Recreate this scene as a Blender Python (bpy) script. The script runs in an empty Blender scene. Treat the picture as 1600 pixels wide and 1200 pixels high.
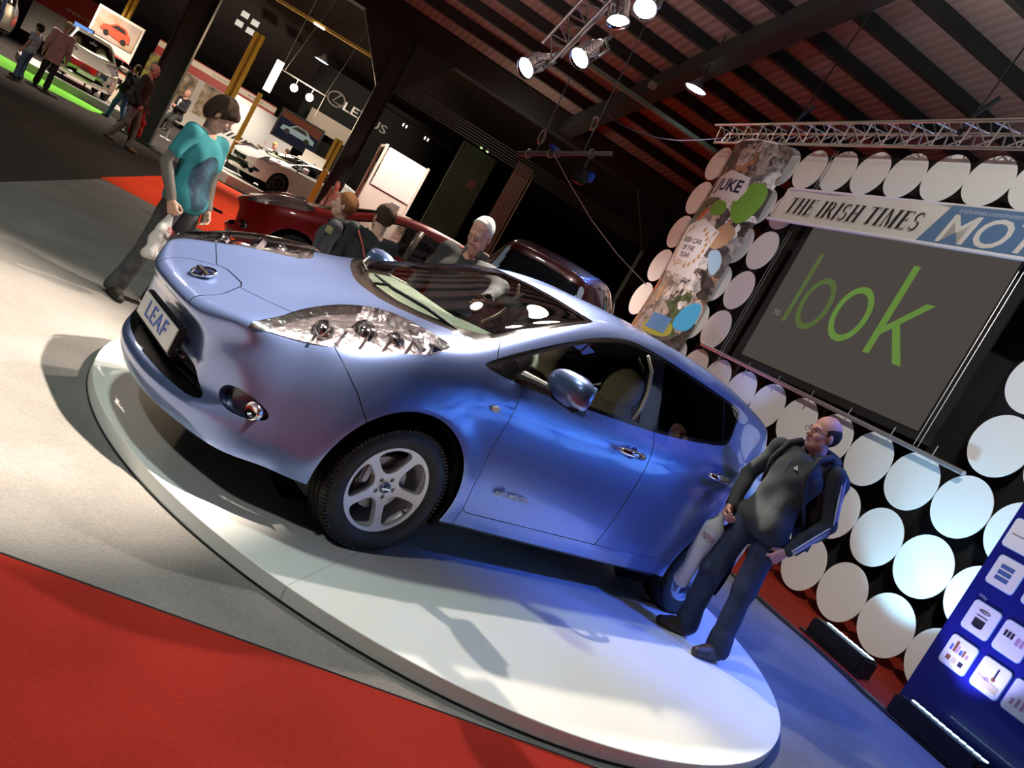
import bpy, bmesh, math, random
import numpy as np
from mathutils import Vector, Matrix, Euler, Quaternion
random.seed(7); np.random.seed(7)
PI=math.pi
scene=bpy.context.scene
COL=scene.collection
PLAT=.073          # height of the round platform; world floor is z=0
# hall axes: E across the hall, B along it (away from the camera)
A_H=math.radians(-23)
E1=Vector((math.cos(A_H),math.sin(A_H),0)); B1=Vector((-E1.y,E1.x,0))
def H(e,b,z=0.): return E1*e+B1*b+Vector((0,0,z))
HROT=A_H
# backdrop axes: U runs along the wall of discs (towards the viewer's right), WN points to the viewer
A_W=-1.92467193
U1=Vector((math.cos(A_W),math.sin(A_W),0)); WN=Vector((U1.y,-U1.x,0))
P0=Vector((5.18331345,-0.78617973,0))
def Wp(u,z,off=0.): return P0+U1*u+WN*off+Vector((0,0,z))
if WN.dot(Vector((-3.69,-3.66,0))-P0)<0: WN=-WN

# ---------------- camera ----------------
cam_d=bpy.data.cameras.new('camera'); cam=bpy.data.objects.new('camera',cam_d); COL.objects.link(cam)
CAM=Vector((-3.69543007,-3.66228783,1.37693293+PLAT))
cr=Vector((0.66245089,-0.56653151,0.49010292)); cu=Vector((-0.29594397,0.40310489,0.8659813)); cf=Vector((0.68816857,0.71871309,-0.09937561))
M=Matrix((cr,cu,-cf)).transposed().to_4x4(); M.translation=CAM
cam.matrix_world=M
cam_d.sensor_width=36; cam_d.lens=36*1300.0/1600
cam_d.clip_start=.05; cam_d.clip_end=300
scene.camera=cam

# ---------------- world, exposure ----------------
w=bpy.data.worlds.new('world'); scene.world=w; w.use_nodes=True
w.node_tree.nodes['Background'].inputs[0].default_value=(.62,.55,.50,1)
w.node_tree.nodes['Background'].inputs[1].default_value=.035
vs=scene.view_settings
scene.display_settings.display_device='sRGB'
vs.view_transform='Standard'; vs.look='None'; vs.exposure=0.0; vs.gamma=1.0; vs.use_curve_mapping=False

def spot(name,loc,target,power,color=(1,.93,.84),size=30,blend=.3,radius=.06):
    d=bpy.data.lights.new(name,'SPOT'); d.energy=power; d.color=color
    d.spot_size=math.radians(size); d.spot_blend=blend; d.shadow_soft_size=radius
    o=bpy.data.objects.new(name,d); COL.objects.link(o); o.location=loc
    o.rotation_euler=(Vector(target)-Vector(loc)).to_track_quat('-Z','Y').to_euler()
    return o
def arealight(name,loc,target,power,color,sx,sy):
    d=bpy.data.lights.new(name,'AREA'); d.shape='RECTANGLE'; d.size=sx; d.size_y=sy; d.energy=power; d.color=color
    o=bpy.data.objects.new(name,d); COL.objects.link(o); o.location=loc
    o.rotation_euler=(Vector(target)-Vector(loc)).to_track_quat('-Z','Y').to_euler()
    return o
WARM=(1,.84,.70); WHITE=(1,.92,.84); BLUE=(.06,.16,1.0); HALIDE=(.86,1.0,.90)
def pix(x,y,d): return CAM+(cf+cr*((x-800)/1300)-cu*((y-600)/1300))*d
PAR=[(pix(835,100,6.9),(-2.6,1.3,0)),(pix(918,82,6.6),(-1.6,.9,.6)),(pix(968,14,6.4),(.5,.4,1.5)),(pix(1012,2,6.2),(-1.1,-1.0,.8))]
def par_light(i,power,size,color=WHITE,blend=.5):
    p,a=PAR[i]; p=Vector(p); a=Vector(a); d=(a-p).normalized(); return spot('par_beam',p+d*.2,a,power,color,size,blend,.05)
par_light(0,700,56,WARM); par_light(1,900,50,WARM); par_light(2,2000,50,WHITE); par_light(3,900,44,WARM)
# main can right over the nose of the car, above the top edge of the picture
spot('key_beam',(-1.45,-1.9,5.0),(-3.1,.70,.1),7200,WARM,42,.7,.05)
spot('par_beam',pix(1200,-260,5.4),(-.75,-1.5,0),620,WHITE,62,.7,.05)
def lamp(name,loc,power,color,radius=.3):
    d=bpy.data.lights.new(name,'POINT'); d.energy=power; d.color=color; d.shadow_soft_size=radius
    o=bpy.data.objects.new(name,d); COL.objects.link(o); o.location=loc; return o
def bay_light(e,b,z,power,color,size=150):
    return spot('bay_light',H(e,b,z),H(e,b,0),power,color,size,.5,.25)
# reflector lamps of the hall, shining down
bay_light(-4,-1,7.6,1000,HALIDE,110); bay_light(4.9,12,6.7,300,(.8,.95,1),120); bay_light(-7,-7,7.6,1100,(.95,1,.95),120)
bay_light(-8,11,6.5,520,WARM); bay_light(2,16,5.2,250,WARM); bay_light(-9,24,6.5,3500,WARM,120); bay_light(-1.5,26,6.2,4500,(1,.88,.76),110); bay_light(-12,33,6.5,5000,WARM,130); bay_light(-6,42,6.0,4500,WARM,130)
bay_light(1.5,11,6.0,1700,WARM,110)
spot('wall_fill',H(-7,40,5.2),H(-7,50,2.2),2600,WARM,80,.6,.1)  # added fill for the poster wall and, next, the brand wall; no fixture
spot('wall_fill',H(0,35,5.6),H(1.0,42,5.0),650,WARM,60,.6,.1)
lamp('hall_fill',H(-6,24,4.2),90,WARM,.3); lamp('hall_fill',H(1,8,7.4),60,WARM,.3)  # added soft point fill for hall and roof, no lamp hangs there
# blue wash over the floor and the tail of the car, from the backdrop truss
spot('blue_wash',Wp(-.6,5.5,.6),Wp(1.0,0,2.2),1300,BLUE,38,.8,.1)
spot('blue_wash',Wp(2.2,5.5,.8),Wp(1.9,0,2.4),1100,BLUE,46,.8,.1)
spot('blue_wash',Wp(-4.6,5.5,.6),Wp(-2.2,.6,3.2),700,BLUE,36,.8,.1)
spot('blue_wash',Wp(4.2,5.6,.9),(1.1,-1.0,.7),1300,BLUE,28,.8,.1)
for e_,b_ in((1,3),(1,8.5),(7.5,5),(8,-1),(13,3)): spot('roof_fill',H(e_,b_,6.4 if b_<8 else 5.7),H(e_,b_,12),210,(.96,.96,1),165,.5,.3)  # unseen upward fill, added to lift the ceiling and offset red bounce
for u in (3.2,4.2,5.2,6.2): spot('led_beam',Wp(u,.22,1.0),Wp(u-.1,2.6,.02),620,(.12,.35,1),85,.5,.05)
spot('roof_fill',Wp(-3,6.3,.2),Wp(-3,12,2.5),900,(1,.86,.78),140,.6,.2)  # these upward spots are added too, only to brighten the roof
spot('roof_fill',Wp(1.5,6.3,.2),Wp(1.5,12,2.5),900,(1,.86,.78),140,.6,.2)
spot('roof_fill',H(-1,13,4.5),H(-1,13,12),420,(1,.84,.74),150,.6,.2)
# front wash on the backdrop
spot('front_wash',Wp(-3.6,5.4,3.2),Wp(-7.6,1.7,0),620,(1,.86,.80),38,.8,.08)
spot('front_wash',H(-1,-4,6.5),Wp(-2.2,2.6,0),2300,(1,.95,.86),58,.8,.08)
# LED bars throwing light up the discs
spot('led_beam',Wp(.25,.22,.95),Wp(-.02,1.5,-.02),120,(.34,.72,1),80,.5,.05)
spot('led_beam',Wp(.55,.22,.95),Wp(.40,2.4,-.02),110,(.30,.65,1),80,.5,.05)
spot('led_beam',Wp(1.6,.24,1.20),Wp(1.5,2.2,.86),70,(.35,.35,1),90,.5,.05)
spot('led_beam',Wp(-3.0,.3,1.2),Wp(-5.0,5.4,0),160,(.25,.35,1),60,.7,.05)
# ---- car body surface: a half cage (y>=0), subdivided in numpy, then cut by signed distances ----
def leaf_cage():
    S=[
     [(-2.29,0,.70),(-2.28,.25,.705),(-2.235,.46,.725),(-2.17,.60,.755),(-2.13,.655,.70),(-2.12,.675,.62),(-2.11,.685,.53),(-2.10,.685,.44),(-2.12,.675,.325),(-2.08,.665,.225)],
     [(-2.13,0,.775),(-2.13,.25,.775),(-2.10,.46,.79),(-2.05,.63,.81),(-2.0,.715,.765),(-1.98,.75,.69),(-1.98,.765,.58),(-1.97,.77,.46),(-1.98,.765,.34),(-1.94,.76,.245)],
     [(-1.9,0,.865),(-1.9,.25,.867),(-1.9,.46,.88),(-1.89,.64,.885),(-1.88,.755,.835),(-1.87,.81,.755),(-1.87,.835,.65),(-1.87,.84,.5),(-1.87,.835,.36),(-1.85,.82,.25)],
     [(-1.68,0,.935),(-1.68,.25,.937),(-1.68,.46,.95),(-1.68,.65,.955),(-1.68,.775,.90),(-1.68,.84,.81),(-1.68,.868,.70),(-1.68,.875,.52),(-1.68,.868,.37),(-1.68,.85,.25)],
     [(-1.42,0,1.0),(-1.42,.25,1.0),(-1.42,.46,1.01),(-1.42,.66,1.01),(-1.42,.785,.955),(-1.42,.85,.865),(-1.42,.878,.75),(-1.42,.885,.55),(-1.42,.877,.38),(-1.42,.86,.25)],
     [(-1.24,0,1.075),(-1.24,.25,1.072),(-1.24,.46,1.065),(-1.22,.67,1.062),(-1.22,.79,1.0),(-1.22,.85,.91),(-1.22,.878,.79),(-1.22,.885,.57),(-1.22,.877,.38),(-1.22,.86,.245)],
     [(-1.0,0,1.185),(-1.0,.25,1.18),(-1.0,.46,1.168),(-1.0,.645,1.145),(-1.0,.755,1.07),(-1.0,.825,.98),(-1.0,.872,.86),(-1.0,.885,.6),(-1.0,.875,.38),(-1.0,.86,.245)],
     [(-.7,0,1.315),(-.7,.25,1.308),(-.7,.44,1.295),(-.7,.615,1.275),(-.7,.735,1.14),(-.7,.815,1.0),(-.7,.87,.87),(-.7,.885,.6),(-.7,.872,.38),(-.7,.855,.24)],
     [(-.32,0,1.462),(-.32,.22,1.457),(-.32,.40,1.447),(-.32,.575,1.418),(-.32,.715,1.20),(-.32,.815,1.01),(-.32,.87,.88),(-.32,.885,.6),(-.32,.872,.38),(-.32,.855,.24)],
     [(.1,0,1.535),(.1,.22,1.53),(.1,.40,1.52),(.1,.568,1.485),(.1,.71,1.23),(.1,.818,1.03),(.1,.872,.90),(.1,.885,.6),(.1,.872,.38),(.1,.855,.24)],
     [(.5,0,1.558),(.5,.22,1.553),(.5,.40,1.542),(.5,.565,1.505),(.5,.71,1.25),(.5,.818,1.06),(.5,.874,.93),(.5,.885,.62),(.5,.872,.38),(.5,.855,.24)],
     [(.9,0,1.552),(.9,.22,1.547),(.9,.40,1.536),(.9,.56,1.497),(.9,.705,1.27),(.9,.81,1.10),(.9,.872,.96),(.9,.888,.65),(.9,.875,.40),(.9,.86,.25)],
     [(1.25,0,1.528),(1.25,.22,1.523),(1.25,.39,1.512),(1.25,.545,1.472),(1.25,.67,1.28),(1.25,.77,1.14),(1.25,.855,1.0),(1.25,.886,.68),(1.25,.878,.42),(1.25,.86,.25)],
     [(1.6,0,1.485),(1.6,.22,1.48),(1.6,.38,1.468),(1.6,.515,1.43),(1.6,.61,1.27),(1.6,.70,1.14),(1.6,.80,1.0),(1.6,.862,.7),(1.6,.862,.43),(1.6,.84,.27)],
     [(1.85,0,1.445),(1.85,.22,1.44),(1.85,.37,1.428),(1.83,.485,1.39),(1.82,.565,1.24),(1.83,.64,1.12),(1.84,.735,.98),(1.85,.805,.72),(1.85,.81,.46),(1.82,.785,.29)],
     [(1.98,0,1.41),(1.98,.2,1.405),(1.96,.36,1.39),(1.92,.455,1.34),(1.92,.51,1.2),(1.93,.57,1.06),(1.94,.63,.93),(1.95,.69,.70),(1.95,.69,.47),(1.90,.66,.30)],
    ]
    F=[[(-2.308,0,.640),(-2.298,.28,.640),(-2.225,.47,.65)],
       [(-2.245,0,.588),(-2.235,.30,.588),(-2.215,.48,.575)],
       [(-2.215,0,.485),(-2.205,.33,.485),(-2.205,.48,.48)],
       [(-2.225,0,.375),(-2.215,.32,.375),(-2.20,.48,.385)],
       [(-2.325,0,.315),(-2.308,.25,.316),(-2.235,.48,.31)],
       [(-2.28,0,.215),(-2.26,.25,.217),(-2.18,.47,.217)]]
    B=[[(2.03,0,1.22),(2.03,.2,1.22),(2.0,.37,1.21)],
       [(2.06,0,1.06),(2.06,.2,1.06),(2.03,.40,1.06)],
       [(2.09,0,.93),(2.09,.2,.93),(2.06,.43,.93)],
       [(2.135,0,.70),(2.13,.22,.70),(2.09,.48,.70)],
       [(2.135,0,.47),(2.13,.22,.47),(2.09,.48,.47)],
       [(2.06,0,.30),(2.055,.22,.30),(2.02,.46,.30)]]
    return S,F,B
def build_cage(S,F,B):
    """full symmetric quad cage -> verts, faces, params(u,v)"""
    V=[];P=[];idx={}
    def add(key,co,uv):
        idx[key]=len(V);V.append(co);P.append(uv)
    n=len(S)
    for s in range(n):
        for r in range(10):
            x,y,z=S[s][r]
            add((s,r,1),(x,y,z),(s,r))
            if r>0: add((s,r,-1),(x,-y,z),(s,r))
            else: idx[(s,0,-1)]=idx[(s,0,1)]
    for tag,G,u in(('F',F,-3.),('B',B,n+2.)):
        s=0 if tag=='F' else n-1
        for k in range(6):
            for c in range(3):
                x,y,z=G[k][c]
                # param u: distance in columns from the corner
                uu=(-(3-c)) if tag=='F' else (n-1+(3-c))
                add((tag,k,c,1),(x,y,z),(uu,k+4))
                if c>0: add((tag,k,c,-1),(x,-y,z),(uu,k+4))
                else: idx[(tag,k,0,-1)]=idx[(tag,k,0,1)]
    Q=[]
    def q(a,b,c,d,sg):
        Q.append((a,b,c,d) if sg>0 else (d,c,b,a))
    for sg in(1,-1):
        for s in range(n-1):
            for r in range(9):
                q(idx[s,r,sg],idx[s+1,r,sg],idx[s+1,r+1,sg],idx[s,r+1,sg],sg)
        for tag in'FB':
            s=0 if tag=='F' else n-1
            def g(k,c):   # k: -1 is row 3 level (the top edge), c: 3 is the corner
                if k==-1: return idx[s,c,sg]
                if c==3: return idx[s,k+4,sg]
                return idx[tag,k,c,sg]
            for k in range(-1,5):
                for c in range(3):
                    a,b,c_,d=g(k,c),g(k,c+1),g(k+1,c+1),g(k+1,c)
                    q(a,b,c_,d,sg if tag=='F' else -sg)
    return np.array(V,float),Q,np.array(P,float)
def cc_step(V,Q,A,origin=None):
    """one Catmull-Clark step on quads; A = attributes interpolated linearly"""
    Q=np.array(Q);nV=len(V);nF=len(Q)
    fc=V[Q].mean(1);fa=A[Q].mean(1)
    E=np.concatenate([Q[:,[i,(i+1)%4]] for i in range(4)])
    Fi=np.tile(np.arange(nF),4)
    Es=np.sort(E,1);key=Es[:,0]*nV+Es[:,1]
    uk,inv,cnt=np.unique(key,return_inverse=True,return_counts=True)
    ue=np.stack([uk//nV,uk%nV],1);nE=len(uk)
    mid=V[ue].mean(1)
    fs=np.zeros((nE,3));np.add.at(fs,inv,fc[Fi])
    b=cnt==1
    ep=np.where(b[:,None],mid,(V[ue].sum(1)+fs)/4)
    ea=A[ue].mean(1)
    # vertex points
    Fsum=np.zeros((nV,3));Fn=np.zeros(nV)
    for i in range(4): np.add.at(Fsum,Q[:,i],fc);np.add.at(Fn,Q[:,i],1)
    Rs=np.zeros((nV,3));Rn=np.zeros(nV)
    for i in range(2): np.add.at(Rs,ue[:,i],mid);np.add.at(Rn,ue[:,i],1)
    bs=np.zeros((nV,3));bn=np.zeros(nV)
    for i in range(2): np.add.at(bs,ue[b][:,i],mid[b]);np.add.at(bn,ue[b][:,i],1)
    n=np.maximum(Rn,1)[:,None]
    vp=(Fsum/np.maximum(Fn,1)[:,None]+2*Rs/n+(n-3)*V)/n
    ib=bn>0
    vp[ib]=.5*V[ib]+.5*bs[ib]/bn[ib][:,None]
    NV=np.concatenate([vp,ep,fc]);NA=np.concatenate([A,ea,fa])
    e=inv.reshape(4,nF)+nV;c=np.arange(nF)+nV+nE
    NQ=np.concatenate([np.stack([Q[:,i],e[i],c,e[(i-1)%4]],1) for i in range(4)])
    return NV,NQ,NA
def subdivide(V,Q,A,lv,interp=3):
    T=V.copy();C=V.copy()
    for _ in range(interp):
        v,q,a=C,Q,A
        for _ in range(2): v,q,a=cc_step(v,q,a)
        C=C+.85*(T-v[:len(T)])
    v,q,a=C,Q,A
    for _ in range(lv): v,q,a=cc_step(v,q,a)
    return v,q,a
def mesh_normals(V,T):
    n=np.cross(V[T[:,1]]-V[T[:,0]],V[T[:,2]]-V[T[:,0]])
    N=np.zeros_like(V)
    for i in range(3): np.add.at(N,T[:,i],n)
    return N/np.maximum(np.linalg.norm(N,axis=1),1e-12)[:,None]
class TM:
    """triangle mesh with per-vertex data D = [x y z nx ny nz u v]"""
    def __init__(s,D,T): s.D=D;s.T=T
    def f(s,fn): return fn(s.D)
    def split(s,fv):
        """returns (fv<0 part, fv>=0 part), cutting triangles on the zero line"""
        T=s.T;D=s.D;f=fv.copy();f[np.abs(f)<1e-7]=1e-7
        neg=f[T]<0;k=neg.sum(1)
        inn=T[k==3];out=T[k==0];A=[inn];B=[out]
        newD=[];cache={};base=len(D)
        def cut(a,b):
            key=(a,b) if a<b else (b,a)
            if key not in cache:
                t=f[a]/(f[a]-f[b]);newD.append(D[a]*(1-t)+D[b]*t);cache[key]=base+len(newD)-1
            return cache[key]
        ai=[];bi=[]
        for t,nk in zip(T[(k==1)|(k==2)].tolist(),neg[(k==1)|(k==2)].tolist()):
            c=sum(nk)
            lone=nk.index(True) if c==1 else nk.index(False)
            p,q_,r=t[lone],t[(lone+1)%3],t[(lone+2)%3]
            e=cut(p,q_);g=cut(p,r)
            single=[(p,e,g)];quad=[(e,q_,r),(e,r,g)]
            if c==1: ai+=single;bi+=quad
            else: bi+=single;ai+=quad
        DD=np.concatenate([D,np.array(newD)]) if newD else D
        mk=lambda L,x: np.concatenate([L]+([np.array(x)] if x else []))
        return TM(DD,mk(inn,ai)).clean(),TM(DD,mk(out,bi)).clean()
    def clean(s):
        if len(s.T)==0: return TM(s.D[:0],s.T.reshape(0,3))
        u,inv=np.unique(s.T,return_inverse=True)
        return TM(s.D[u],inv.reshape(-1,3))
    def mirror(s):
        D=s.D.copy();D[:,1]*=-1;D[:,4]*=-1
        return TM(D,s.T[:,::-1])
    def offset(s,d):
        D=s.D.copy();D[:,:3]+=D[:,3:6]*d
        return TM(D,s.T)
def poly_sdf(px,py,poly):
    """signed distance to polygon (neg inside)"""
    P=np.array(poly,float);n=len(P);d=np.full(len(px),1e9);ins=np.zeros(len(px),bool)
    for i in range(n):
        a=P[i];b=P[(i+1)%n];e=b-a
        t=np.clip(((px-a[0])*e[0]+(py-a[1])*e[1])/max(e@e,1e-12),0,1)
        d=np.minimum(d,np.hypot(px-a[0]-t*e[0],py-a[1]-t*e[1]))
        c=((a[1]>py)!=(b[1]>py))&(px<(b[0]-a[0])*(py-a[1])/((b[1]-a[1])+1e-15)+a[0])
        ins^=c
    return np.where(ins,-d,d)
def smooth_poly(P,it=2):
    P=[tuple(p) for p in P]
    for _ in range(it):
        Q=[]
        for i in range(len(P)):
            a=P[i];b=P[(i+1)%len(P)]
            Q+=[(a[0]*.75+b[0]*.25,a[1]*.75+b[1]*.25),(a[0]*.25+b[0]*.75,a[1]*.25+b[1]*.75)]
        P=Q
    return P
def line_sdf(px,py,pts):
    """distance to an open polyline"""
    d=np.full(len(px),1e9)
    P=np.array(pts,float)
    for i in range(len(P)-1):
        a=P[i];b=P[i+1];e=b-a
        t=np.clip(((px-a[0])*e[0]+(py-a[1])*e[1])/max(e@e,1e-12),0,1)
        d=np.minimum(d,np.hypot(px-a[0]-t*e[0],py-a[1]-t*e[1]))
    return d
def body_surface(cage,lv=4,half=1):
    V,Q,P=build_cage(*cage)
    V,Q,P=subdivide(V,Q,P,lv)
    T=np.concatenate([Q[:,[0,1,2]],Q[:,[0,2,3]]])
    N=mesh_normals(V,T)
    # keep the left half, y<=0
    D=np.concatenate([V,N,P],1)
    m=TM(D,T)
    keep=(V[T][:,:,1].mean(1)<0)
    return TM(D,T[keep]).clean()
# ---------------- helpers ----------------
def tag(o,label=None,cat=None,group=None,kind=None):
    if label: o['label']=label
    if cat: o['category']=cat
    if group: o['group']=group
    if kind: o['kind']=kind
    return o
def empty(name,loc=(0,0,0),rz=0,label=None,cat=None,group=None,kind=None):
    o=bpy.data.objects.new(name,None); COL.objects.link(o); o.location=loc; o.rotation_euler=(0,0,rz)
    o.empty_display_size=.1
    return tag(o,label,cat,group,kind)
def mk(name,V,F,mat=None,parent=None,smooth=False,normals=None,loc=None,rz=None):
    me=bpy.data.meshes.new(name)
    V=[tuple(map(float,v)) for v in V] if not isinstance(V,np.ndarray) else V.astype(float).tolist()
    F=F.tolist() if isinstance(F,np.ndarray) else F
    me.from_pydata(V,[],F)
    if mat:
        for m in (mat if isinstance(mat,(list,tuple)) else [mat]): me.materials.append(m)
    if smooth: me.polygons.foreach_set('use_smooth',[True]*len(me.polygons))
    me.update()
    if normals is not None:
        me.normals_split_custom_set_from_vertices([tuple(n) for n in normals])
    o=bpy.data.objects.new(name,me); COL.objects.link(o)
    if parent: o.parent=parent
    if loc is not None: o.location=loc
    if rz is not None: o.rotation_euler=(0,0,rz)
    return o
def copy_tree(o,parent=None):
    c=o.copy(); COL.objects.link(c); c.parent=parent
    for ch in list(o.children): copy_tree(ch,c)
    return c
class MB:
    """collects simple shapes into one mesh"""
    def __init__(s): s.V=[];s.F=[];s.M=[];s.mi=0
    def add(s,V,F):
        b=len(s.V); s.V+=[Vector(v) for v in V]; s.F+=[tuple(i+b for i in f) for f in F]; s.M+=[s.mi]*len(F); return s
    def box(s,c,size,R=None,bev=0):
        x,y,z=[d/2 for d in size]; c=Vector(c)
        if bev>0:
            b=min(bev,x*.9,y*.9,z*.9)
            P=[]
            # chamfered box from 24 vertices
            bm=bmesh.new(); bmesh.ops.create_cube(bm,size=1)
            for v in bm.verts: v.co=Vector((v.co.x*2*x,v.co.y*2*y,v.co.z*2*z))
            bmesh.ops.bevel(bm,geom=bm.edges[:],offset=b,segments=2,affect='EDGES')
            bm.verts.index_update()
            V=[v.co.copy() for v in bm.verts];F=[[v.index for v in f.verts] for f in bm.faces]; bm.free()
        else:
            V=[Vector((i*x,j*y,k*z)) for i in(-1,1) for j in(-1,1) for k in(-1,1)]
            F=[(0,1,3,2),(4,6,7,5),(0,4,5,1),(2,3,7,6),(0,2,6,4),(1,5,7,3)]
        if R is not None: V=[R@v for v in V]
        return s.add([v+c for v in V],F)
    def tube(s,pts,r,n=8,cap=True):
        pts=[Vector(p) for p in pts]; rr=r if isinstance(r,(list,tuple)) else [r]*len(pts)
        V=[];F=[];up=None
        for i,p in enumerate(pts):
            t=(pts[min(i+1,len(pts)-1)]-pts[max(i-1,0)]).normalized()
            if up is None:
                up=Vector((0,0,1)) if abs(t.z)<.9 else Vector((1,0,0))
            a=t.cross(up).normalized(); b=a.cross(t).normalized(); up=b
            for k in range(n):
                an=2*PI*k/n; V.append(p+(a*math.cos(an)+b*math.sin(an))*rr[i])
        for i in range(len(pts)-1):
            for k in range(n):
                F.append((i*n+k,i*n+(k+1)%n,(i+1)*n+(k+1)%n,(i+1)*n+k))
        if cap:
            F.append(tuple(range(n))[::-1]); F.append(tuple((len(pts)-1)*n+k for k in range(n)))
        return s.add(V,F)
    def lathe(s,prof,n=24,axis='z',c=(0,0,0),cap=False):
        """prof: (radius, height) list"""
        V=[];F=[];m=len(prof)
        for k in range(n):
            a=2*PI*k/n
            for r,h in prof:
                x,y=r*math.cos(a),r*math.sin(a)
                if axis=='z': v=(x,y,h)
                elif axis=='y': v=(y,h,x)
                else: v=(h,x,y)
                V.append(Vector(v)+Vector(c))
        for k in range(n):
            for i in range(m-1):
                a=k*m+i;b=((k+1)%n)*m+i
                F.append((a,b,b+1,a+1))
        return s.add(V,F)
    def prism(s,poly,h,O=(0,0,0),X=(1,0,0),Y=(0,1,0),N=None):
        """polygon (2d) extruded by h along N"""
        O,X,Y=Vector(O),Vector(X),Vector(Y); N=Vector(N) if N is not None else X.cross(Y).normalized()
        n=len(poly)
        V=[O+X*a+Y*b for a,b in poly]+[O+X*a+Y*b+N*h for a,b in poly]
        F=[tuple(range(n))[::-1],tuple(range(n,2*n))]+[(i,(i+1)%n,n+(i+1)%n,n+i) for i in range(n)]
        return s.add(V,F)
    def build(s,name,mat=None,parent=None,smooth=False,loc=None,rz=None,auto=None):
        o=mk(name,s.V,s.F,mat,parent,smooth,None,loc,rz)
        if isinstance(mat,(list,tuple)): o.data.polygons.foreach_set('material_index',s.M)
        bm=bmesh.new(); bm.from_mesh(o.data); bmesh.ops.recalc_face_normals(bm,faces=bm.faces)
        if auto is not None:
            for e in bm.edges:
                if len(e.link_faces)==2 and e.calc_face_angle(0)>math.radians(auto): e.smooth=False
        bm.to_mesh(o.data); bm.free()
        if auto is not None: o.data.polygons.foreach_set('use_smooth',[True]*len(o.data.polygons))
        return o
def rrect(w,h,r,n=4,cx=0,cy=0):
    P=[]
    for sx,sy,a0 in((1,1,0),(-1,1,90),(-1,-1,180),(1,-1,270)):
        for i in range(n+1):
            a=math.radians(a0+90*i/n); P.append((cx+sx*(w/2-r)+r*math.cos(a),cy+sy*(h/2-r)+r*math.sin(a)))
    return P
def circle(r,n=32,cx=0,cy=0,ry=None):
    return [(cx+r*math.cos(2*PI*i/n),cy+(ry or r)*math.sin(2*PI*i/n)) for i in range(n)]
def text_mesh(s,size=1.,extrude=.002,shear=0,bold=0,align='CENTER',spacing=1.):
    cu_=bpy.data.curves.new('text','FONT'); cu_.body=s; cu_.size=size; cu_.extrude=extrude; cu_.shear=shear; cu_.offset=bold
    cu_.align_x=align; cu_.align_y='CENTER'; cu_.space_character=spacing; cu_.resolution_u=3
    o=bpy.data.objects.new('t',cu_); COL.objects.link(o)
    dg=bpy.context.evaluated_depsgraph_get()
    me=bpy.data.meshes.new_from_object(o.evaluated_get(dg))
    V=np.empty(len(me.vertices)*3);me.vertices.foreach_get('co',V);V=V.reshape(-1,3)
    F=[tuple(p.vertices) for p in me.polygons]
    bpy.data.objects.remove(o); bpy.data.curves.remove(cu_); bpy.data.meshes.remove(me)
    return V,F
def put_text(s,name,mat,parent,O,X,Y,size,width=None,**k):
    """lettering at O with reading direction X and up Y"""
    V,F=text_mesh(s,size,**k)
    X=Vector(X).normalized();Y=Vector(Y).normalized();N=X.cross(Y)
    sx=1.
    if width: sx=width/(V[:,0].max()-V[:,0].min())
    W=[Vector(O)+X*float(v[0]*sx)+Y*float(v[1])+N*float(v[2]) for v in V]
    return mk(name,W,F,mat,parent)

# ---------------- materials ----------------
MAT={}
def mat(name,col=(.5,.5,.5),rough=.5,metal=0,coat=0,emit=None,es=0,spec=.5,trans=0,ior=1.45,alpha=1,sheen=0,noise=None,bump=None):
    """noise=(scale,amount): mottles the colour;  bump=(scale,strength[,distance])"""
    if name in MAT: return MAT[name]
    m=bpy.data.materials.new(name); m.use_nodes=True; nt=m.node_tree; b=nt.nodes['Principled BSDF']
    b.inputs['Base Color'].default_value=(*col,1); b.inputs['Roughness'].default_value=rough; b.inputs['Metallic'].default_value=metal
    b.inputs['Coat Weight'].default_value=coat; b.inputs['Coat Roughness'].default_value=.03
    b.inputs['Specular IOR Level'].default_value=spec; b.inputs['Transmission Weight'].default_value=trans; b.inputs['IOR'].default_value=ior
    b.inputs['Alpha'].default_value=alpha; b.inputs['Sheen Weight'].default_value=sheen
    if emit: b.inputs['Emission Color'].default_value=(*emit,1); b.inputs['Emission Strength'].default_value=es
    if noise or bump:
        tc=nt.nodes.new('ShaderNodeTexCoord')
    if noise:
        n=nt.nodes.new('ShaderNodeTexNoise'); n.inputs['Scale'].default_value=noise[0]; n.inputs['Detail'].default_value=5
        nt.links.new(tc.outputs['Object'],n.inputs['Vector'])
        r=nt.nodes.new('ShaderNodeMapRange'); r.inputs[1].default_value=.3; r.inputs[2].default_value=.7
        r.inputs[3].default_value=1-noise[1]; r.inputs[4].default_value=1+noise[1]
        nt.links.new(n.outputs['Fac'],r.inputs[0])
        mx=nt.nodes.new('ShaderNodeMix'); mx.data_type='RGBA'; mx.blend_type='MULTIPLY'; mx.inputs[0].default_value=1
        mx.inputs[6].default_value=(*col,1); nt.links.new(r.outputs[0],mx.inputs[7]); nt.links.new(mx.outputs[2],b.inputs['Base Color'])
    if bump:
        n=nt.nodes.new('ShaderNodeTexNoise'); n.inputs['Scale'].default_value=bump[0]; n.inputs['Detail'].default_value=6
        nt.links.new(tc.outputs['Object'],n.inputs['Vector'])
        bu=nt.nodes.new('ShaderNodeBump'); bu.inputs['Strength'].default_value=bump[1]; bu.inputs['Distance'].default_value=bump[2] if len(bump)>2 else .01
        nt.links.new(n.outputs['Fac'],bu.inputs['Height']); nt.links.new(bu.outputs[0],b.inputs['Normal'])
    MAT[name]=m; return m
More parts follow.
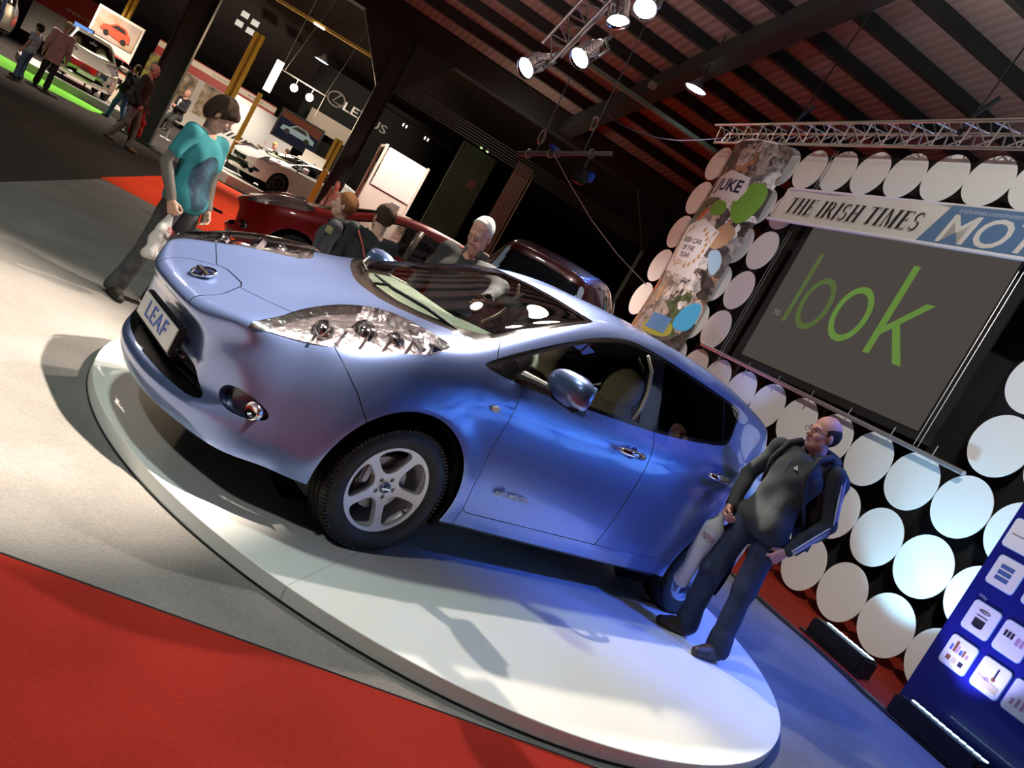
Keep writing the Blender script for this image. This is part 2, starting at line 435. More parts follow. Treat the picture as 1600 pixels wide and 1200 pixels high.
def glass(name,tint=(.9,.95,.92),dark=.0,rough=.0):
    """thin pane: part clear, part mirror by angle"""
    if name in MAT: return MAT[name]
    m=bpy.data.materials.new(name); m.use_nodes=True; nt=m.node_tree; nt.nodes.clear()
    o=nt.nodes.new('ShaderNodeOutputMaterial'); t=nt.nodes.new('ShaderNodeBsdfTransparent'); g=nt.nodes.new('ShaderNodeBsdfGlossy')
    t.inputs[0].default_value=(*[c*(1-dark) for c in tint],1); g.inputs['Roughness'].default_value=rough
    f=nt.nodes.new('ShaderNodeFresnel'); f.inputs[0].default_value=1.5
    mx=nt.nodes.new('ShaderNodeMixShader'); nt.links.new(f.outputs[0],mx.inputs[0]); nt.links.new(t.outputs[0],mx.inputs[1]); nt.links.new(g.outputs[0],mx.inputs[2])
    nt.links.new(mx.outputs[0],o.inputs[0]); MAT[name]=m; return m
def emis(name,col,s):
    if name in MAT: return MAT[name]
    m=bpy.data.materials.new(name); m.use_nodes=True; nt=m.node_tree; nt.nodes.clear()
    o=nt.nodes.new('ShaderNodeOutputMaterial'); e=nt.nodes.new('ShaderNodeEmission'); e.inputs[0].default_value=(*col,1); e.inputs[1].default_value=s
    nt.links.new(e.outputs[0],o.inputs[0]); MAT[name]=m; return m
BLACK=mat('black_plastic',(.012,.012,.013),.45)
GLOSSBLACK=mat('gloss_black',(.008,.008,.009),.08,coat=.6)
RUBBER=mat('tyre_rubber',(.018,.017,.016),.55,bump=(60,.15,.004))
CHROME=mat('chrome',(.82,.82,.84),.06,1)
ALLOY=mat('alloy_wheel_silver',(.70,.70,.74),.33,.45)
STEEL=mat('steel_grey',(.35,.35,.36),.4,.8)
ALU=mat('truss_aluminium',(.72,.72,.74),.3,.95)
WHITEP=mat('white_paint',(.80,.80,.78),.45)
# ---------------- people: implicit surfaces meshed with surface nets ----------------
class Field:
    def __init__(s,lo,hi,h):
        s.lo=np.array(lo,float);s.h=h;s.n=np.maximum(4,np.ceil((np.array(hi)-s.lo)/h).astype(int)+1)
        s.F=np.full(s.n,.2,np.float32)
    def _block(s,lo,hi,pad):
        a=np.clip(np.floor((np.array(lo)-pad-s.lo)/s.h).astype(int),0,s.n-1);b=np.clip(np.ceil((np.array(hi)+pad-s.lo)/s.h).astype(int)+1,1,s.n)
        ax=[s.lo[i]+np.arange(a[i],b[i])*s.h for i in range(3)]
        X,Y,Z=np.meshgrid(*ax,indexing='ij')
        return tuple(slice(a[i],b[i]) for i in range(3)),X,Y,Z
    def _join(s,sl,d,k,sub=False):
        f=s.F[sl]; d=d.astype(np.float32)
        if sub:
            s.F[sl]=np.maximum(f,-d) if k<=0 else -s._sm(-f,d,k); return
        s.F[sl]=s._sm(f,d,k)
    @staticmethod
    def _sm(a,b,k):
        if k<=0: return np.minimum(a,b)
        h=np.clip(.5+.5*(b-a)/k,0,1); return b*(1-h)+a*h-k*h*(1-h)
    def cap(s,a,b,ra,rb=None,k=.02,sub=False,flat=None):
        rb=ra if rb is None else rb; a=np.array(a,float);b=np.array(b,float); R=max(ra,rb)
        sl,X,Y,Z=s._block(np.minimum(a,b)-R,np.maximum(a,b)+R,.06)
        e=b-a; t=np.clip(((X-a[0])*e[0]+(Y-a[1])*e[1]+(Z-a[2])*e[2])/max(e@e,1e-12),0,1)
        d=np.sqrt((X-a[0]-t*e[0])**2+(Y-a[1]-t*e[1])**2+(Z-a[2]-t*e[2])**2)-(ra+(rb-ra)*t)
        s._join(sl,d,k,sub); return s
    def ell(s,c,r,R=None,k=.02,sub=False):
        c=np.array(c,float);r=np.array(r,float);m=r.max()
        sl,X,Y,Z=s._block(c-m,c+m,.06)
        x,y,z=X-c[0],Y-c[1],Z-c[2]
        if R is not None:
            R=np.array(R); x,y,z=[R[0,i]*x+R[1,i]*y+R[2,i]*z for i in range(3)]
        k0=np.sqrt((x/r[0])**2+(y/r[1])**2+(z/r[2])**2)+1e-6; k1=np.sqrt((x/r[0]**2)**2+(y/r[1]**2)**2+(z/r[2]**2)**2)+1e-6
        d=np.maximum(k0*(k0-1)/k1,-m)
        s._join(sl,d,k,sub); return s
    def half(s,pt,n,soft=0):
        """keep the side where (p-pt).n<0"""
        n=np.array(n,float);n/=np.linalg.norm(n)
        ax=[s.lo[i]+np.arange(s.n[i])*s.h for i in range(3)]; X,Y,Z=np.meshgrid(*ax,indexing='ij')
        d=(X-pt[0])*n[0]+(Y-pt[1])*n[1]+(Z-pt[2])*n[2]; s.F=np.maximum(s.F,d.astype(np.float32)); return s
    def wrinkle(s,amp,freq,seed=0,zs=1.):
        rs=np.random.RandomState(seed); ax=[s.lo[i]+np.arange(s.n[i])*s.h for i in range(3)]; X,Y,Z=np.meshgrid(*ax,indexing='ij')
        w=0
        for i in range(5):
            v=rs.normal(size=3); v/=np.linalg.norm(v); v[2]*=zs; f=freq*(.6+.9*rs.rand()); w=w+np.sin(f*(X*v[0]+Y*v[1]+Z*v[2])+rs.rand()*6+1.5*np.sin(f*.5*(X*v[1]+Z*v[0])))
        s.F=s.F+(amp/3*w).astype(np.float32); return s
    def mesh(s):
        F=s.F; S=F<0; nx,ny,nz=F.shape
        c=np.zeros((nx-1,ny-1,nz-1),int)
        for dx in(0,1):
            for dy in(0,1):
                for dz in(0,1): c+=S[dx:nx-1+dx,dy:ny-1+dy,dz:nz-1+dz]
        act=(c>0)&(c<8); idx=-np.ones(act.shape,int); I=np.argwhere(act); idx[act]=np.arange(len(I))
        P=np.zeros((len(I),3));W=np.zeros(len(I))
        off=[(x,y,z) for x in(0,1) for y in(0,1) for z in(0,1)]
        for a in range(8):
            for b in range(a+1,8):
                A=np.array(off[a]);B=np.array(off[b])
                if np.abs(A-B).sum()!=1: continue
                fa=F[tuple((I+A).T)];fb=F[tuple((I+B).T)]; m=(fa<0)!=(fb<0)
                t=np.where(m,fa/(fa-fb+1e-12),0)[:,None]; p=I+A+(B-A)*t
                P+=np.where(m[:,None],p,0);W+=m
        P=P/np.maximum(W,1)[:,None]*s.h+s.lo
        Q=[]
        for ax in range(3):
            o1,o2=[(1,2),(2,0),(0,1)][ax]
            sl=[slice(0,None)]*3
            n_=list(F.shape); 
            a_=[slice(None)]*3; a_[ax]=slice(0,n_[ax]-1); b_=[slice(None)]*3; b_[ax]=slice(1,None)
            A=S[tuple(a_)];B=S[tuple(b_)]; E=np.argwhere(A!=B)
            ok=np.ones(len(E),bool)
            for o_ in(o1,o2): ok&=(E[:,o_]>0)&(E[:,o_]<n_[o_]-1)
            E=E[ok]; sgn=A[tuple(E.T)]
            d1=np.zeros(3,int);d1[o1]=1;d2=np.zeros(3,int);d2[o2]=1
            q=np.stack([idx[tuple((E-d1-d2).T)],idx[tuple((E-d2).T)],idx[tuple(E.T)],idx[tuple((E-d1).T)]],1)
            q=np.where(sgn[:,None],q,q[:,::-1]); Q.append(q)
        Q=np.concatenate(Q); Q=Q[(Q>=0).all(1)]
        return P,Q
    def obj(s,name,m,parent):
        P,Q=s.mesh()
        return mk(name,P,Q,m,parent,smooth=True)
def carpet_mat(name,col,col2,scale=220,streak=True):
    m=bpy.data.materials.new(name); m.use_nodes=True; nt=m.node_tree; b=nt.nodes['Principled BSDF']; b.inputs['Roughness'].default_value=.95
    b.inputs['Specular IOR Level'].default_value=.1
    tc=nt.nodes.new('ShaderNodeTexCoord'); mp=nt.nodes.new('ShaderNodeMapping'); mp.inputs['Rotation'].default_value=(0,0,-A_H)
    mp.inputs['Scale'].default_value=(.35,1,1) if streak else (1,1,1)
    nt.links.new(tc.outputs['Object'],mp.inputs[0])
    n=nt.nodes.new('ShaderNodeTexNoise'); n.inputs['Scale'].default_value=scale; n.inputs['Detail'].default_value=8; n.inputs['Roughness'].default_value=.8
    nt.links.new(mp.outputs[0],n.inputs['Vector'])
    n2=nt.nodes.new('ShaderNodeTexNoise'); n2.inputs['Scale'].default_value=2.2; n2.inputs['Detail'].default_value=4
    nt.links.new(tc.outputs['Object'],n2.inputs['Vector'])
    r=nt.nodes.new('ShaderNodeValToRGB'); r.color_ramp.elements[0].position=.34; r.color_ramp.elements[1].position=.66
    r.color_ramp.elements[0].color=(*col2,1); r.color_ramp.elements[1].color=(*col,1)
    nt.links.new(n.outputs['Fac'],r.inputs[0])
    mr=nt.nodes.new('ShaderNodeMapRange'); mr.inputs[1].default_value=.3; mr.inputs[2].default_value=.7; mr.inputs[3].default_value=.86; mr.inputs[4].default_value=1.12
    nt.links.new(n2.outputs['Fac'],mr.inputs[0])
    mx=nt.nodes.new('ShaderNodeMix'); mx.data_type='RGBA'; mx.blend_type='MULTIPLY'; mx.inputs[0].default_value=1
    nt.links.new(r.outputs[0],mx.inputs[6]); nt.links.new(mr.outputs[0],mx.inputs[7]); nt.links.new(mx.outputs[2],b.inputs['Base Color'])
    bu=nt.nodes.new('ShaderNodeBump'); bu.inputs['Strength'].default_value=.5; bu.inputs['Distance'].default_value=.004
    nt.links.new(n.outputs['Fac'],bu.inputs['Height']); nt.links.new(bu.outputs[0],b.inputs['Normal'])
    return m
CARP_GREY=carpet_mat('grey_felt_carpet',(.225,.215,.20),(.125,.12,.115))
CARP_RED=carpet_mat('red_felt_carpet',(.28,.020,.011),(.20,.012,.008))
CARP_ORANGE=carpet_mat('orange_red_carpet',(.85,.07,.02),(.6,.04,.012))
CARP_DARK=carpet_mat('dark_carpet',(.045,.038,.034),(.022,.019,.017))
def slab(name,poly,z0,z1,m,**k):
    mb=MB(); mb.prism([(p[0],p[1]) for p in poly],z1-z0,O=(0,0,z0)); o=mb.build(name,m); tag(o,**k); return o
# hall floor
slab('floor',[(-60,-25),(60,-25),(60,95),(-60,95)],-.05,-.004,CARP_DARK,kind='structure')
def HP(e,b): v=H(e,b); return (v.x,v.y)
# stand carpet: grey rectangle whose near edge passes (-2.82,-1.09)...(-1.37,-1.77) and far edge (-.4,8.9)...(1.28,8.43)
def line_dir(a,b): return (Vector(b)-Vector(a)).normalized()
g0=Vector((-2.93,-1.14,0)); gd=Vector((.906,-.423,0)); gb=Vector((.423,.906,0))
def G(s,t): v=g0+gd*s+gb*t; return (v.x,v.y)
# s along the near edge, t across; far edge at t=10.1
slab('grey_carpet',[G(-1.93,0),G(9.5,0),G(9.5,10.12),G(-1.93,10.12)],-.004,.003,CARP_GREY,label='grey felt carpet under and around the round platform',cat='carpet')
slab('red_carpet',[G(-6,-8),G(10,-8),G(10,-.01),G(-6,-.01)],-.004,.002,CARP_RED,label='large red carpet in the near foreground, bordering the grey one',cat='carpet')
slab('red_carpet',[G(-1.97,10.14),G(16,10.14),G(16,23.1),G(-1.97,23.1)],-.004,.002,CARP_ORANGE,label='bright orange-red carpet beyond the grey carpet, under the red cars',cat='carpet')
def WQ(u,off): v=Wp(u,0,off); return (v.x,v.y)
slab('red_carpet',[WQ(-9,1.2),WQ(4,1.2),WQ(4,-1.6),WQ(-9,-1.6)],-.002,.006,carpet_mat('dark_red_carpet',(.34,.03,.015),(.2,.018,.008)),label='strip of red carpet along the foot of the white disc backdrop',cat='carpet')
mb=MB(); mb.box((0,0,.011),(13.5,.07,.014)); o=mb.build('trim_1',BLACK,rz=A_W); o.location=Wp(-2.4,0,1.22); tag(o,kind='structure')
# ---------------- cars ----------------
def tm_obj(m,name,mats,parent,off=0,solid=0):
    if len(m.T)==0: return None
    if off: m=m.offset(off)
    o=mk(name,m.D[:,:3],m.T,mats,parent,smooth=True,normals=m.D[:,3:6])
    return o
def strip_wall(m,depth):
    """close the rim of a patch with walls going inwards"""
    E={}
    for t in m.T.tolist():
        for a,b in((t[0],t[1]),(t[1],t[2]),(t[2],t[0])):
            k=(min(a,b),max(a,b)); E[k]=None if k in E else (a,b)
    n=len(m.D); D=m.D.copy(); D[:,:3]-=D[:,3:6]*depth
    T=[]
    for e in E.values():
        if e: a,b=e; T+=[(b,a,a+n),(b,a+n,b+n)]
    return np.concatenate([m.D[:,:3],D[:,:3]]),T
def make_wheel(parent,x,y,r,sgn,mats,w=.2,detail=True,rot=0.,rimr=.221,steer=0):
    """wheel empty at the hub; sgn: -1 outer face looks to -y"""
    wh=empty('wheel',(x,y,r)); wh.parent=parent; wh.rotation_euler=(0,0,0 if sgn<0 else PI)
    if steer: wh.rotation_euler.z+=steer
    # tyre, outer face towards local -y
    h=w/2; R=r; b=rimr
    prof=[(b-.012,-h*.80),(b,-h*.92),(b+.02,-h*1.0),((b+R)/2,-h*1.04),(R-.03,-h*.97),(R-.012,-h*.88),(R-.003,-h*.74)]
    if detail:
        for g in(-.45,0,.45): prof+=[(R,h*(g-.06)),(R-.009,h*(g-.05)),(R-.009,h*(g+.05)),(R,h*(g+.06))]
    prof+=[(R-.003,h*.74),(R-.012,h*.88),(R-.03,h*.97),((b+R)/2,h*1.0),(b,h*.92),(b-.012,h*.8)]
    mb=MB(); mb.lathe(prof,72 if detail else 32,'y')
    if detail:
        # shoulder blocks: shallow sipes across both shoulders
        n=len(prof);V=mb.V
    t=mb.build('tyre',mats['tyre'],wh,auto=35)
    if detail:
        mb=MB()
        for k in range(96):
            a=2*PI*k/96
            for s in(-1,1):
                c=Vector((math.cos(a)*(R-.0085),s*h*.80,math.sin(a)*(R-.0085)))
                Rm=Matrix.Rotation(-a,3,'Y'); mb.box(c,(.014,h*.34,.011),Rm@Matrix.Rotation(s*.35,3,'Z'))
        mb.build('tread_blocks',mats['tyre'],t)
    # rim barrel
    mb=MB(); mb.lathe([(b+.004,-h*.86),(b+.002,-h*.78),(b-.012,-h*.70),(b-.025,-h*.3),(b-.025,h*.8)],48,'y'); mb.build('rim',mats['rim'],wh,smooth=True)
    # spoked face, cut from a disc grid
    nr,na=26,160 if detail else 60
    if not detail: nr=12
    rr=np.linspace(0.0001,b-.004,nr); aa=np.linspace(0,2*PI,na,endpoint=False)
    RR,AA=np.meshgrid(rr,aa,indexing='ij')
    dep=.028-.028*np.clip((RR-.05)/(b-.05),0,1)**1.3+.006*np.exp(-((RR-.05)/.02)**2)*0
    X=RR*np.cos(AA);Z=RR*np.sin(AA);Y=-h*.86+dep
    D=np.zeros((nr*na,8));D[:,0]=X.ravel();D[:,1]=Y.ravel();D[:,2]=Z.ravel()
    i=np.arange(nr-1)[:,None]*na;j=np.arange(na)[None,:];a_=i+j;b_=i+(j+1)%na
    T=np.concatenate([np.stack([a_,b_,b_+na],-1).reshape(-1,3),np.stack([a_,b_+na,a_+na],-1).reshape(-1,3)])
    N=mesh_normals(D[:,:3],T)
    if N[:,1].mean()>0: T=T[:,::-1];N=-N
    D[:,3:6]=N;m=TM(D,T)
    def holes(D):
        x,z=D[:,0],D[:,2];r_=np.hypot(x,z);an=np.arctan2(z,x)-rot
        k=np.round(an/(2*PI/5));an=an-k*2*PI/5
        px=r_*np.cos(an);py=r_*np.sin(an)
        q=b/.215
        hole=poly_sdf(px,py,smooth_poly([(.068*q,-.024*q),(.068*q,.024*q),(.125*q,.068*q),(.155*q,.086*q),(.178*q,.070*q),(.190*q,.03*q),(.193*q,0),(.190*q,-.03*q),(.178*q,-.070*q),(.155*q,-.086*q),(.125*q,-.068*q)],1))
        an2=np.arctan2(z,x)-rot-PI/5;k=np.round(an2/(2*PI/5));an2-=k*2*PI/5
        bolt=np.hypot(r_*np.cos(an2)-.045*q,r_*np.sin(an2))-.0115*q
        return np.minimum(hole,bolt) if detail else hole
    inn,out=m.split(-holes(m.D))
    V=out.D if False else inn.D
    face=inn
    W,wt=strip_wall(face,.034)
    n=len(face.D)
    o=mk('wheel_face',np.concatenate([face.D[:,:3],W]),face.T.tolist()+[tuple(i+n for i in t_) for t_ in wt],mats['rim'],wh)
    if detail:
        mb=MB(); mb.lathe([(0,-h*.86+.014),(.018,-h*.86+.015),(.0275,-h*.86+.020),(.028,-h*.86+.03)],32,'y'); c_=mb.build('centre_cap',mat('cap_blue_grey',(.16,.22,.38),.3,.4),wh,smooth=True)
        mb=MB(); mb.lathe([(.014,-h*.86+.013),(.017,-h*.86+.011),(.020,-h*.86+.013)],32,'y'); mb.box((0,-h*.86+.011,0),(.05,.003,.007)); mb.build('emblem',CHROME,c_)
        mb=MB(); mb.tube([(.165,-h*.5,-.09),(.16,-h*.8,-.085)],.004); mb.build('valve',BLACK,wh)
    # brake disc
    mb=MB(); mb.lathe([(0,-.012),(.13*b/.215,-.012),(.13*b/.215,.01),(0,.01)],40,'y'); mb.lathe([(0,-.05),(.06,-.05),(.065,-.012)],24,'y')
    d_=mb.build('brake_disc',mat('brake_iron',(.30,.29,.28),.35,.9),wh,auto=30)
    mb=MB(); mb.box((-.11,-.005,.05),(.05,.07,.13),bev=.012); mb.build('brake_caliper',STEEL,d_)
    return wh

def seam(m,fields,w=.0028):
    """cut thin gaps along the zero set of |field|; returns (panels, gap pieces)"""
    gaps=[]
    for f in fields:
        v=f(m.D)
        g,m=m.split(np.abs(v)-w if False else v-w)
        gaps.append(g)
    return m,gaps

def build_car(name,label,paint,cage=None,lv=4,detail=True,loc=(0,0,0),rz=0,scale=(1,1,1),wheel_r=.316,lamp_on=False,plate=None,group=None,rimmat=None,interior=True,trunk=None):
    root=empty(name,loc,rz,label,'car',group)
    root.scale=scale
    S,F,B=cage or leaf_cage()
    m=body_surface((S,F,B),lv)
    D=m.D
    # wheel-arch flares
    for cx,cz,r_ in((-1.375,.335,.385),(1.36,.335,.39)):
        d=np.hypot(D[:,0]-cx,D[:,2]-cz)
        g=np.exp(-((d-r_-.01)/.07)**2)*(D[:,2]>.2)*(np.abs(D[:,1])>.6)
        D[:,1]-=.012*g
    # soft shoulder crease and door sculpting
    N=mesh_normals(D[:,:3],m.T)
    # keep symmetric normals on the middle line
    mid=np.abs(D[:,1])<1e-5; N[mid,1]=0; N/=np.maximum(np.linalg.norm(N,axis=1),1e-9)[:,None]
    if N[np.argmin(D[:,1]),1]>0: N=-N; m.T=m.T[:,::-1]
    D[:,3:6]=N
    zf=lambda D: D[:,7]   # section row
    full=m
    # 1 wheel arches
    for cx,cz,r_ in((-1.375,.335,.385),(1.36,.335,.39)):
        f=r_-np.hypot(m.D[:,0]-cx,m.D[:,2]-cz); f=np.where(np.abs(m.D[:,1])<.55,-1.,f)
        f=np.where((m.D[:,7]<4.5),-1.,f)
        m,_=m.split(f)
    def take(m,sd,zone):
        f=np.where(zone(m.D),sd,.5); return m.split(f)
    side=lambda D: (D[:,7]>=3.0)&(D[:,1]<-.4)&(D[:,6]>2.5)&(D[:,6]<14.6)
    # 2 side glass opening
    DLO=smooth_poly([(-1.17,1.006),(-1.06,.997),(-.91,.996),(-.66,1.005),(-.41,1.020),(.19,1.058),(.55,1.10),(.88,1.15),(.97,1.168),(1.03,1.185),(1.075,1.22),(1.14,1.31),(1.21,1.40),(1.15,1.425),(.95,1.437),(.73,1.445),(.37,1.457),(.12,1.462),(-.12,1.452),(-.375,1.379),(-.604,1.280),(-.812,1.182),(-1.009,1.090),(-1.12,1.035)],2)
    sdD=lambda D: poly_sdf(D[:,0],D[:,2],DLO)
    dlo,m=take(m,sdD(m.D),side)
    # 3 windscreen and scuttle
    WSP=[(-1.40,0.05),(-1.395,-.12),(-1.37,-.24),(-1.325,-.38),(-1.285,-.475),(-1.235,-.57),(-1.165,-.655),(-1.06,-.640),(-.93,-.610),(-.79,-.585),(-.56,-.545),(-.42,-.515),(-.345,-.485),(-.335,-.40),(-.34,0.05)]
    top=lambda D:(D[:,7]<3.6)&(D[:,0]<0)&(D[:,6]>2.5)
    ws,m=take(m,poly_sdf(m.D[:,0],m.D[:,1],WSP),top)
    parts={}
    # 4 headlamp
    HLP=smooth_poly([(-2.20,.145),(-2.09,.215),(-2.005,.315),(-1.90,.405),(-1.781,.489),(-1.638,.558),(-1.56,.55),(-1.501,.522),(-1.443,.395),(-1.38,.325),(-1.325,.292),(-1.37,.24),(-1.451,.167),(-1.56,.125),(-1.674,.092),(-1.891,.046),(-2.02,.07),(-2.12,.10)],1)
    hl,m=take(m,poly_sdf(m.D[:,0],m.D[:,1]+m.D[:,2],HLP),lambda D:(D[:,0]<-1.2)&(D[:,1]<-.3)&(D[:,7]<5.6))
    # 5 grille
    GR=smooth_poly([(.1,.455),(-.36,.452),(-.43,.44),(-.47,.415),(-.545,.385),(-.53,.36),(-.44,.345),(.1,.335)],1)
    gr,m=take(m,poly_sdf(m.D[:,1],m.D[:,2],GR),lambda D:D[:,0]<-2.05)
    # fog lamp pocket
    FG=circle(.085,24,-.672,.445,.052)
    fg,m=take(m,poly_sdf(m.D[:,1],m.D[:,2],FG),lambda D:D[:,0]<-1.95)
    # tail lamp
    TL=smooth_poly([(1.90,1.37),(2.06,1.30),(2.14,1.0),(2.14,.80),(2.02,.84),(1.955,1.0),(1.93,1.2)],1)
    tl,m=take(m,poly_sdf(m.D[:,0],m.D[:,2],TL),lambda D:(D[:,1]<-.42)&(D[:,6]>14.))
    # rear window
    rw,m=take(m,poly_sdf(m.D[:,1],m.D[:,2],[(.1,1.36),(-.40,1.34),(-.46,1.2),(-.47,1.04),(.1,1.03)]),lambda D:(D[:,0]>1.9))
    # 6 panels; each is inset a little and the rim left over becomes the dark gap
    gaps=[]; pieces=[]
    SW=.0042
    def panel(nm,sdfn,zone,w=SW):
        nonlocal m
        p_,m=take(m,sdfn(m.D),zone)
        if len(p_.T)==0: return
        inn,rim=p_.split(sdfn(p_.D)+w)
        gaps.append(rim); pieces.append((nm,inn))
    FD=[(-.905,1.0),(-.925,.86),(-.944,.683),(-.925,.45),(-.905,.35),(-.885,.323),(-.85,.316),(-.236,.326),(.215,.333),(.716,.352),(.80,.372),(.86,.42)]
    FENDER=[(-1.886,.815),(-1.84,.775),(-1.793,.73),(-1.74,.685),(-1.688,.626),(-1.64,.58)]
    RD=[(.215,1.06),(.215,.97),(.218,.874),(.208,.676),(.195,.469),(.182,.335)]
    RD2=[(.90,.50),(.95,.58),(1.005,.647),(1.10,.82),(1.173,1.0),(1.193,1.11),(1.165,1.19),(1.12,1.235)]
    if detail:
        LIDP=[(-2.995,.3),(-2.995,-.225),(-2.985,-.262),(-2.96,-.275),(-2.93,-.25),(-2.895,-.19),(-2.872,-.15),(-2.862,-.10),(-2.858,.3)]
        panel('charging_lid',lambda D:poly_sdf(D[:,0]-D[:,2],D[:,1],LIDP),lambda D:(D[:,7]<3)&(D[:,0]<-1.9),.004)
        FDP=[(-.905,1.6)]+FD[:9]+[(.182,.335),(.195,.469),(.208,.676),(.218,.874),(.215,.97),(.215,1.6)]
        zd=lambda D:(D[:,7]>3.8)&(D[:,1]<-.5)
        panel('front_door',lambda D:poly_sdf(D[:,0],D[:,2],FDP),zd)
        RDP=[(.215,1.6),(.215,.97),(.218,.874),(.208,.676),(.195,.469),(.182,.335)]+FD[9:]+RD2+[(.9,1.6)]
        panel('rear_door',lambda D:poly_sdf(D[:,0],D[:,2],RDP),zd,.002)
        BP=[(-2.10,.3),(-2.085,-.185),(-2.045,-.33),(-2.00,-.51),(-1.9,-.62),(-1.5,-.74),(-1.335,-.722),(-1.27,-.665),(-1.215,-.625),(-1.0,-.6),(-1.0,.3)]
        panel('bonnet',lambda D:poly_sdf(D[:,0],D[:,1],BP),lambda D:(D[:,7]<4.4)&(D[:,0]<-1.0),.004)
        BM=[(-3,-.5),(-3,1.6),(-1.95,1.6),(-1.886,.815)]+FENDER[1:]+[(-1.5,.3),(-1.5,-.5)]
        panel('front_bumper',lambda D:poly_sdf(D[:,0],D[:,2],BM),lambda D:(D[:,0]<-1.55))
        panel('front_wing',lambda D:poly_sdf(D[:,0],D[:,2],[(-2.5,-1),(-.90,-1),(-.90,1.0),(-1.09,1.02),(-1.06,1.09),(-1.015,1.145),(-.985,1.19),(-.98,1.8),(-2.5,1.8)]),lambda D:(D[:,0]<-.6))
    pieces.append(('body_shell',m))
    def both(nm,p_,mt,par=root,sep=False,off=0,kids=None):
        """left part plus mirrored right; centre parts are joined"""
        if len(p_.T)==0: return []
        p_=p_.offset(off) if off else p_
        if sep:
            return [tm_obj(p_,nm,mt,par),tm_obj(p_.mirror(),nm,mt,par)]
        r=p_.mirror(); J=TM(np.concatenate([p_.D,r.D]),np.concatenate([p_.T,r.T+len(p_.D)]))
        return [tm_obj(J,nm,mt,par)]
    SEP=('front_door','rear_door','front_wing')
    res={}
    for nm,p_ in pieces: res[nm]=both(nm,p_,paint,sep=nm in SEP)
    for x in gaps:
        if len(x.T): both('panel_gap',x,BLACK,off=-.007)
    # inner liner (dark) so the shell is not see-through
    lin=TM(full.D.copy(),full.T); 
    lin,_=lin.split(np.where((lin.D[:,0]<-1.42),1.,-1.))
    _,lin=take(lin,sdD(lin.D)-.004,side); _,lin=take(lin,poly_sdf(lin.D[:,0],lin.D[:,1],WSP)-.002,top)
    _,lin=lin.split(.30-lin.D[:,2])[::-1] if False else lin.split(.0*lin.D[:,2]+lin.D[:,2]-99)[::-1]
    for cx,cz,r_ in((-1.375,.335,.37),(1.36,.335,.37)):
        f=r_-np.hypot(lin.D[:,0]-cx,lin.D[:,2]-cz); f=np.where(np.abs(lin.D[:,1])<.55,-1.,f); f=np.where((lin.D[:,7]<4.5),-1.,f); lin,_=lin.split(f)
    lin=TM(lin.D,lin.T[:,::-1])
    both('interior_trim',lin,mat('interior_grey_beige',(.20,.20,.16),.8),off=-.028)
    # glass
    def inset(m_,sd,d): return m_.split(np.where(sd<-d,-1.,1.)) 
    fr,_g=None,None
    sd=sdD(dlo.D)
    gl,fr=dlo.split(sd+.020)
    def gx(a,b,g): 
        p1,_=g.split(g.D[:,0]-b); _,p2=p1.split(g.D[:,0]-a); return p2
    GT=glass('tinted_glass_rear',(.55,.62,.68),.62); GC=glass('clear_glass',(.93,.98,.95),.02); GS=glass('side_glass',(.92,.96,.95),.05)
    # black pillars: triangle ahead of the mirror, B pillar, quarter bar
    quarter=[(-1.07,1.025),(-.955,1.022),(-.93,1.06),(-.955,1.088),(-.99,1.085)]
    x,z=gl.D[:,0],gl.D[:,2]
    fwin=poly_sdf(x,z,[(-.86,.9),(.055,.9),(.075,1.2),(.065,1.6),(-.86,1.6)])
    fwin=np.minimum(fwin,poly_sdf(x,z,[(-.88,1.07),(-.80,1.07),(-.7,1.5),(-.88,1.5)]))
    qwin=poly_sdf(x,z,smooth_poly(quarter,2))
    rwin=poly_sdf(x,z,[(.255,.9),(.98,.9),(.93,1.6),(.225,1.6)])
    swin=poly_sdf(x,z,[(1.005,.9),(1.3,.9),(1.3,1.6),(.955,1.6)])
    wins=[('quarter_window',qwin,GS),('front_side_window',fwin,GS),('rear_side_window',rwin,GT),('rear_quarter_window',swin,GT)]
    rest=gl
    Fr=[fr]
    for nm,f,gm in wins:
        a,b=rest.split(f if len(f)==len(rest.D) else None)
        for o_ in both(nm,a,gm,sep=True,off=-.006): 
            if detail and nm=='front_side_window' and o_ and o_.data.vertices[0].co.y>0:
                bpy.data.objects.remove(o_)       # the far front window is wound down
        rest=b
        x,z=rest.D[:,0],rest.D[:,2]
        k=len(wins)
        if nm=='quarter_window': wins[1]=('front_side_window',np.minimum(poly_sdf(x,z,[(-.86,.9),(.055,.9),(.075,1.2),(.065,1.6),(-.86,1.6)]),1.),GS); fn=[(.255,.9),(.98,.9),(.93,1.6),(.225,1.6)]
        if nm=='front_side_window': wins[2]=('rear_side_window',poly_sdf(x,z,[(.255,.9),(.98,.9),(.93,1.6),(.225,1.6)]),GT)
        if nm=='rear_side_window': wins[3]=('rear_quarter_window',poly_sdf(x,z,[(1.005,.9),(1.3,.9),(1.3,1.6),(.955,1.6)]),GT)
    both('window_surround',TM(np.concatenate([fr.D,rest.D]),np.concatenate([fr.T,rest.T+len(fr.D)])),GLOSSBLACK,sep=True,off=-.002)
    # windscreen: clear area behind the scuttle line
    SC=[(-1.305,.05),(-1.30,-.12),(-1.27,-.27),(-1.22,-.40),(-1.16,-.51),(-1.105,-.575),(-1.02,-.597),(-.79,-.548),(-.56,-.508),(-.39,-.472),(-.372,-.40),(-.375,.05)]
    wg,wb=ws.split(poly_sdf(ws.D[:,0],ws.D[:,1],SC))
    both('windscreen',wg,GC,off=-.003)
    sc,wf=wb.split(np.where(wb.D[:,0]<-.97-.0*wb.D[:,1],-1.,1.)*1.)
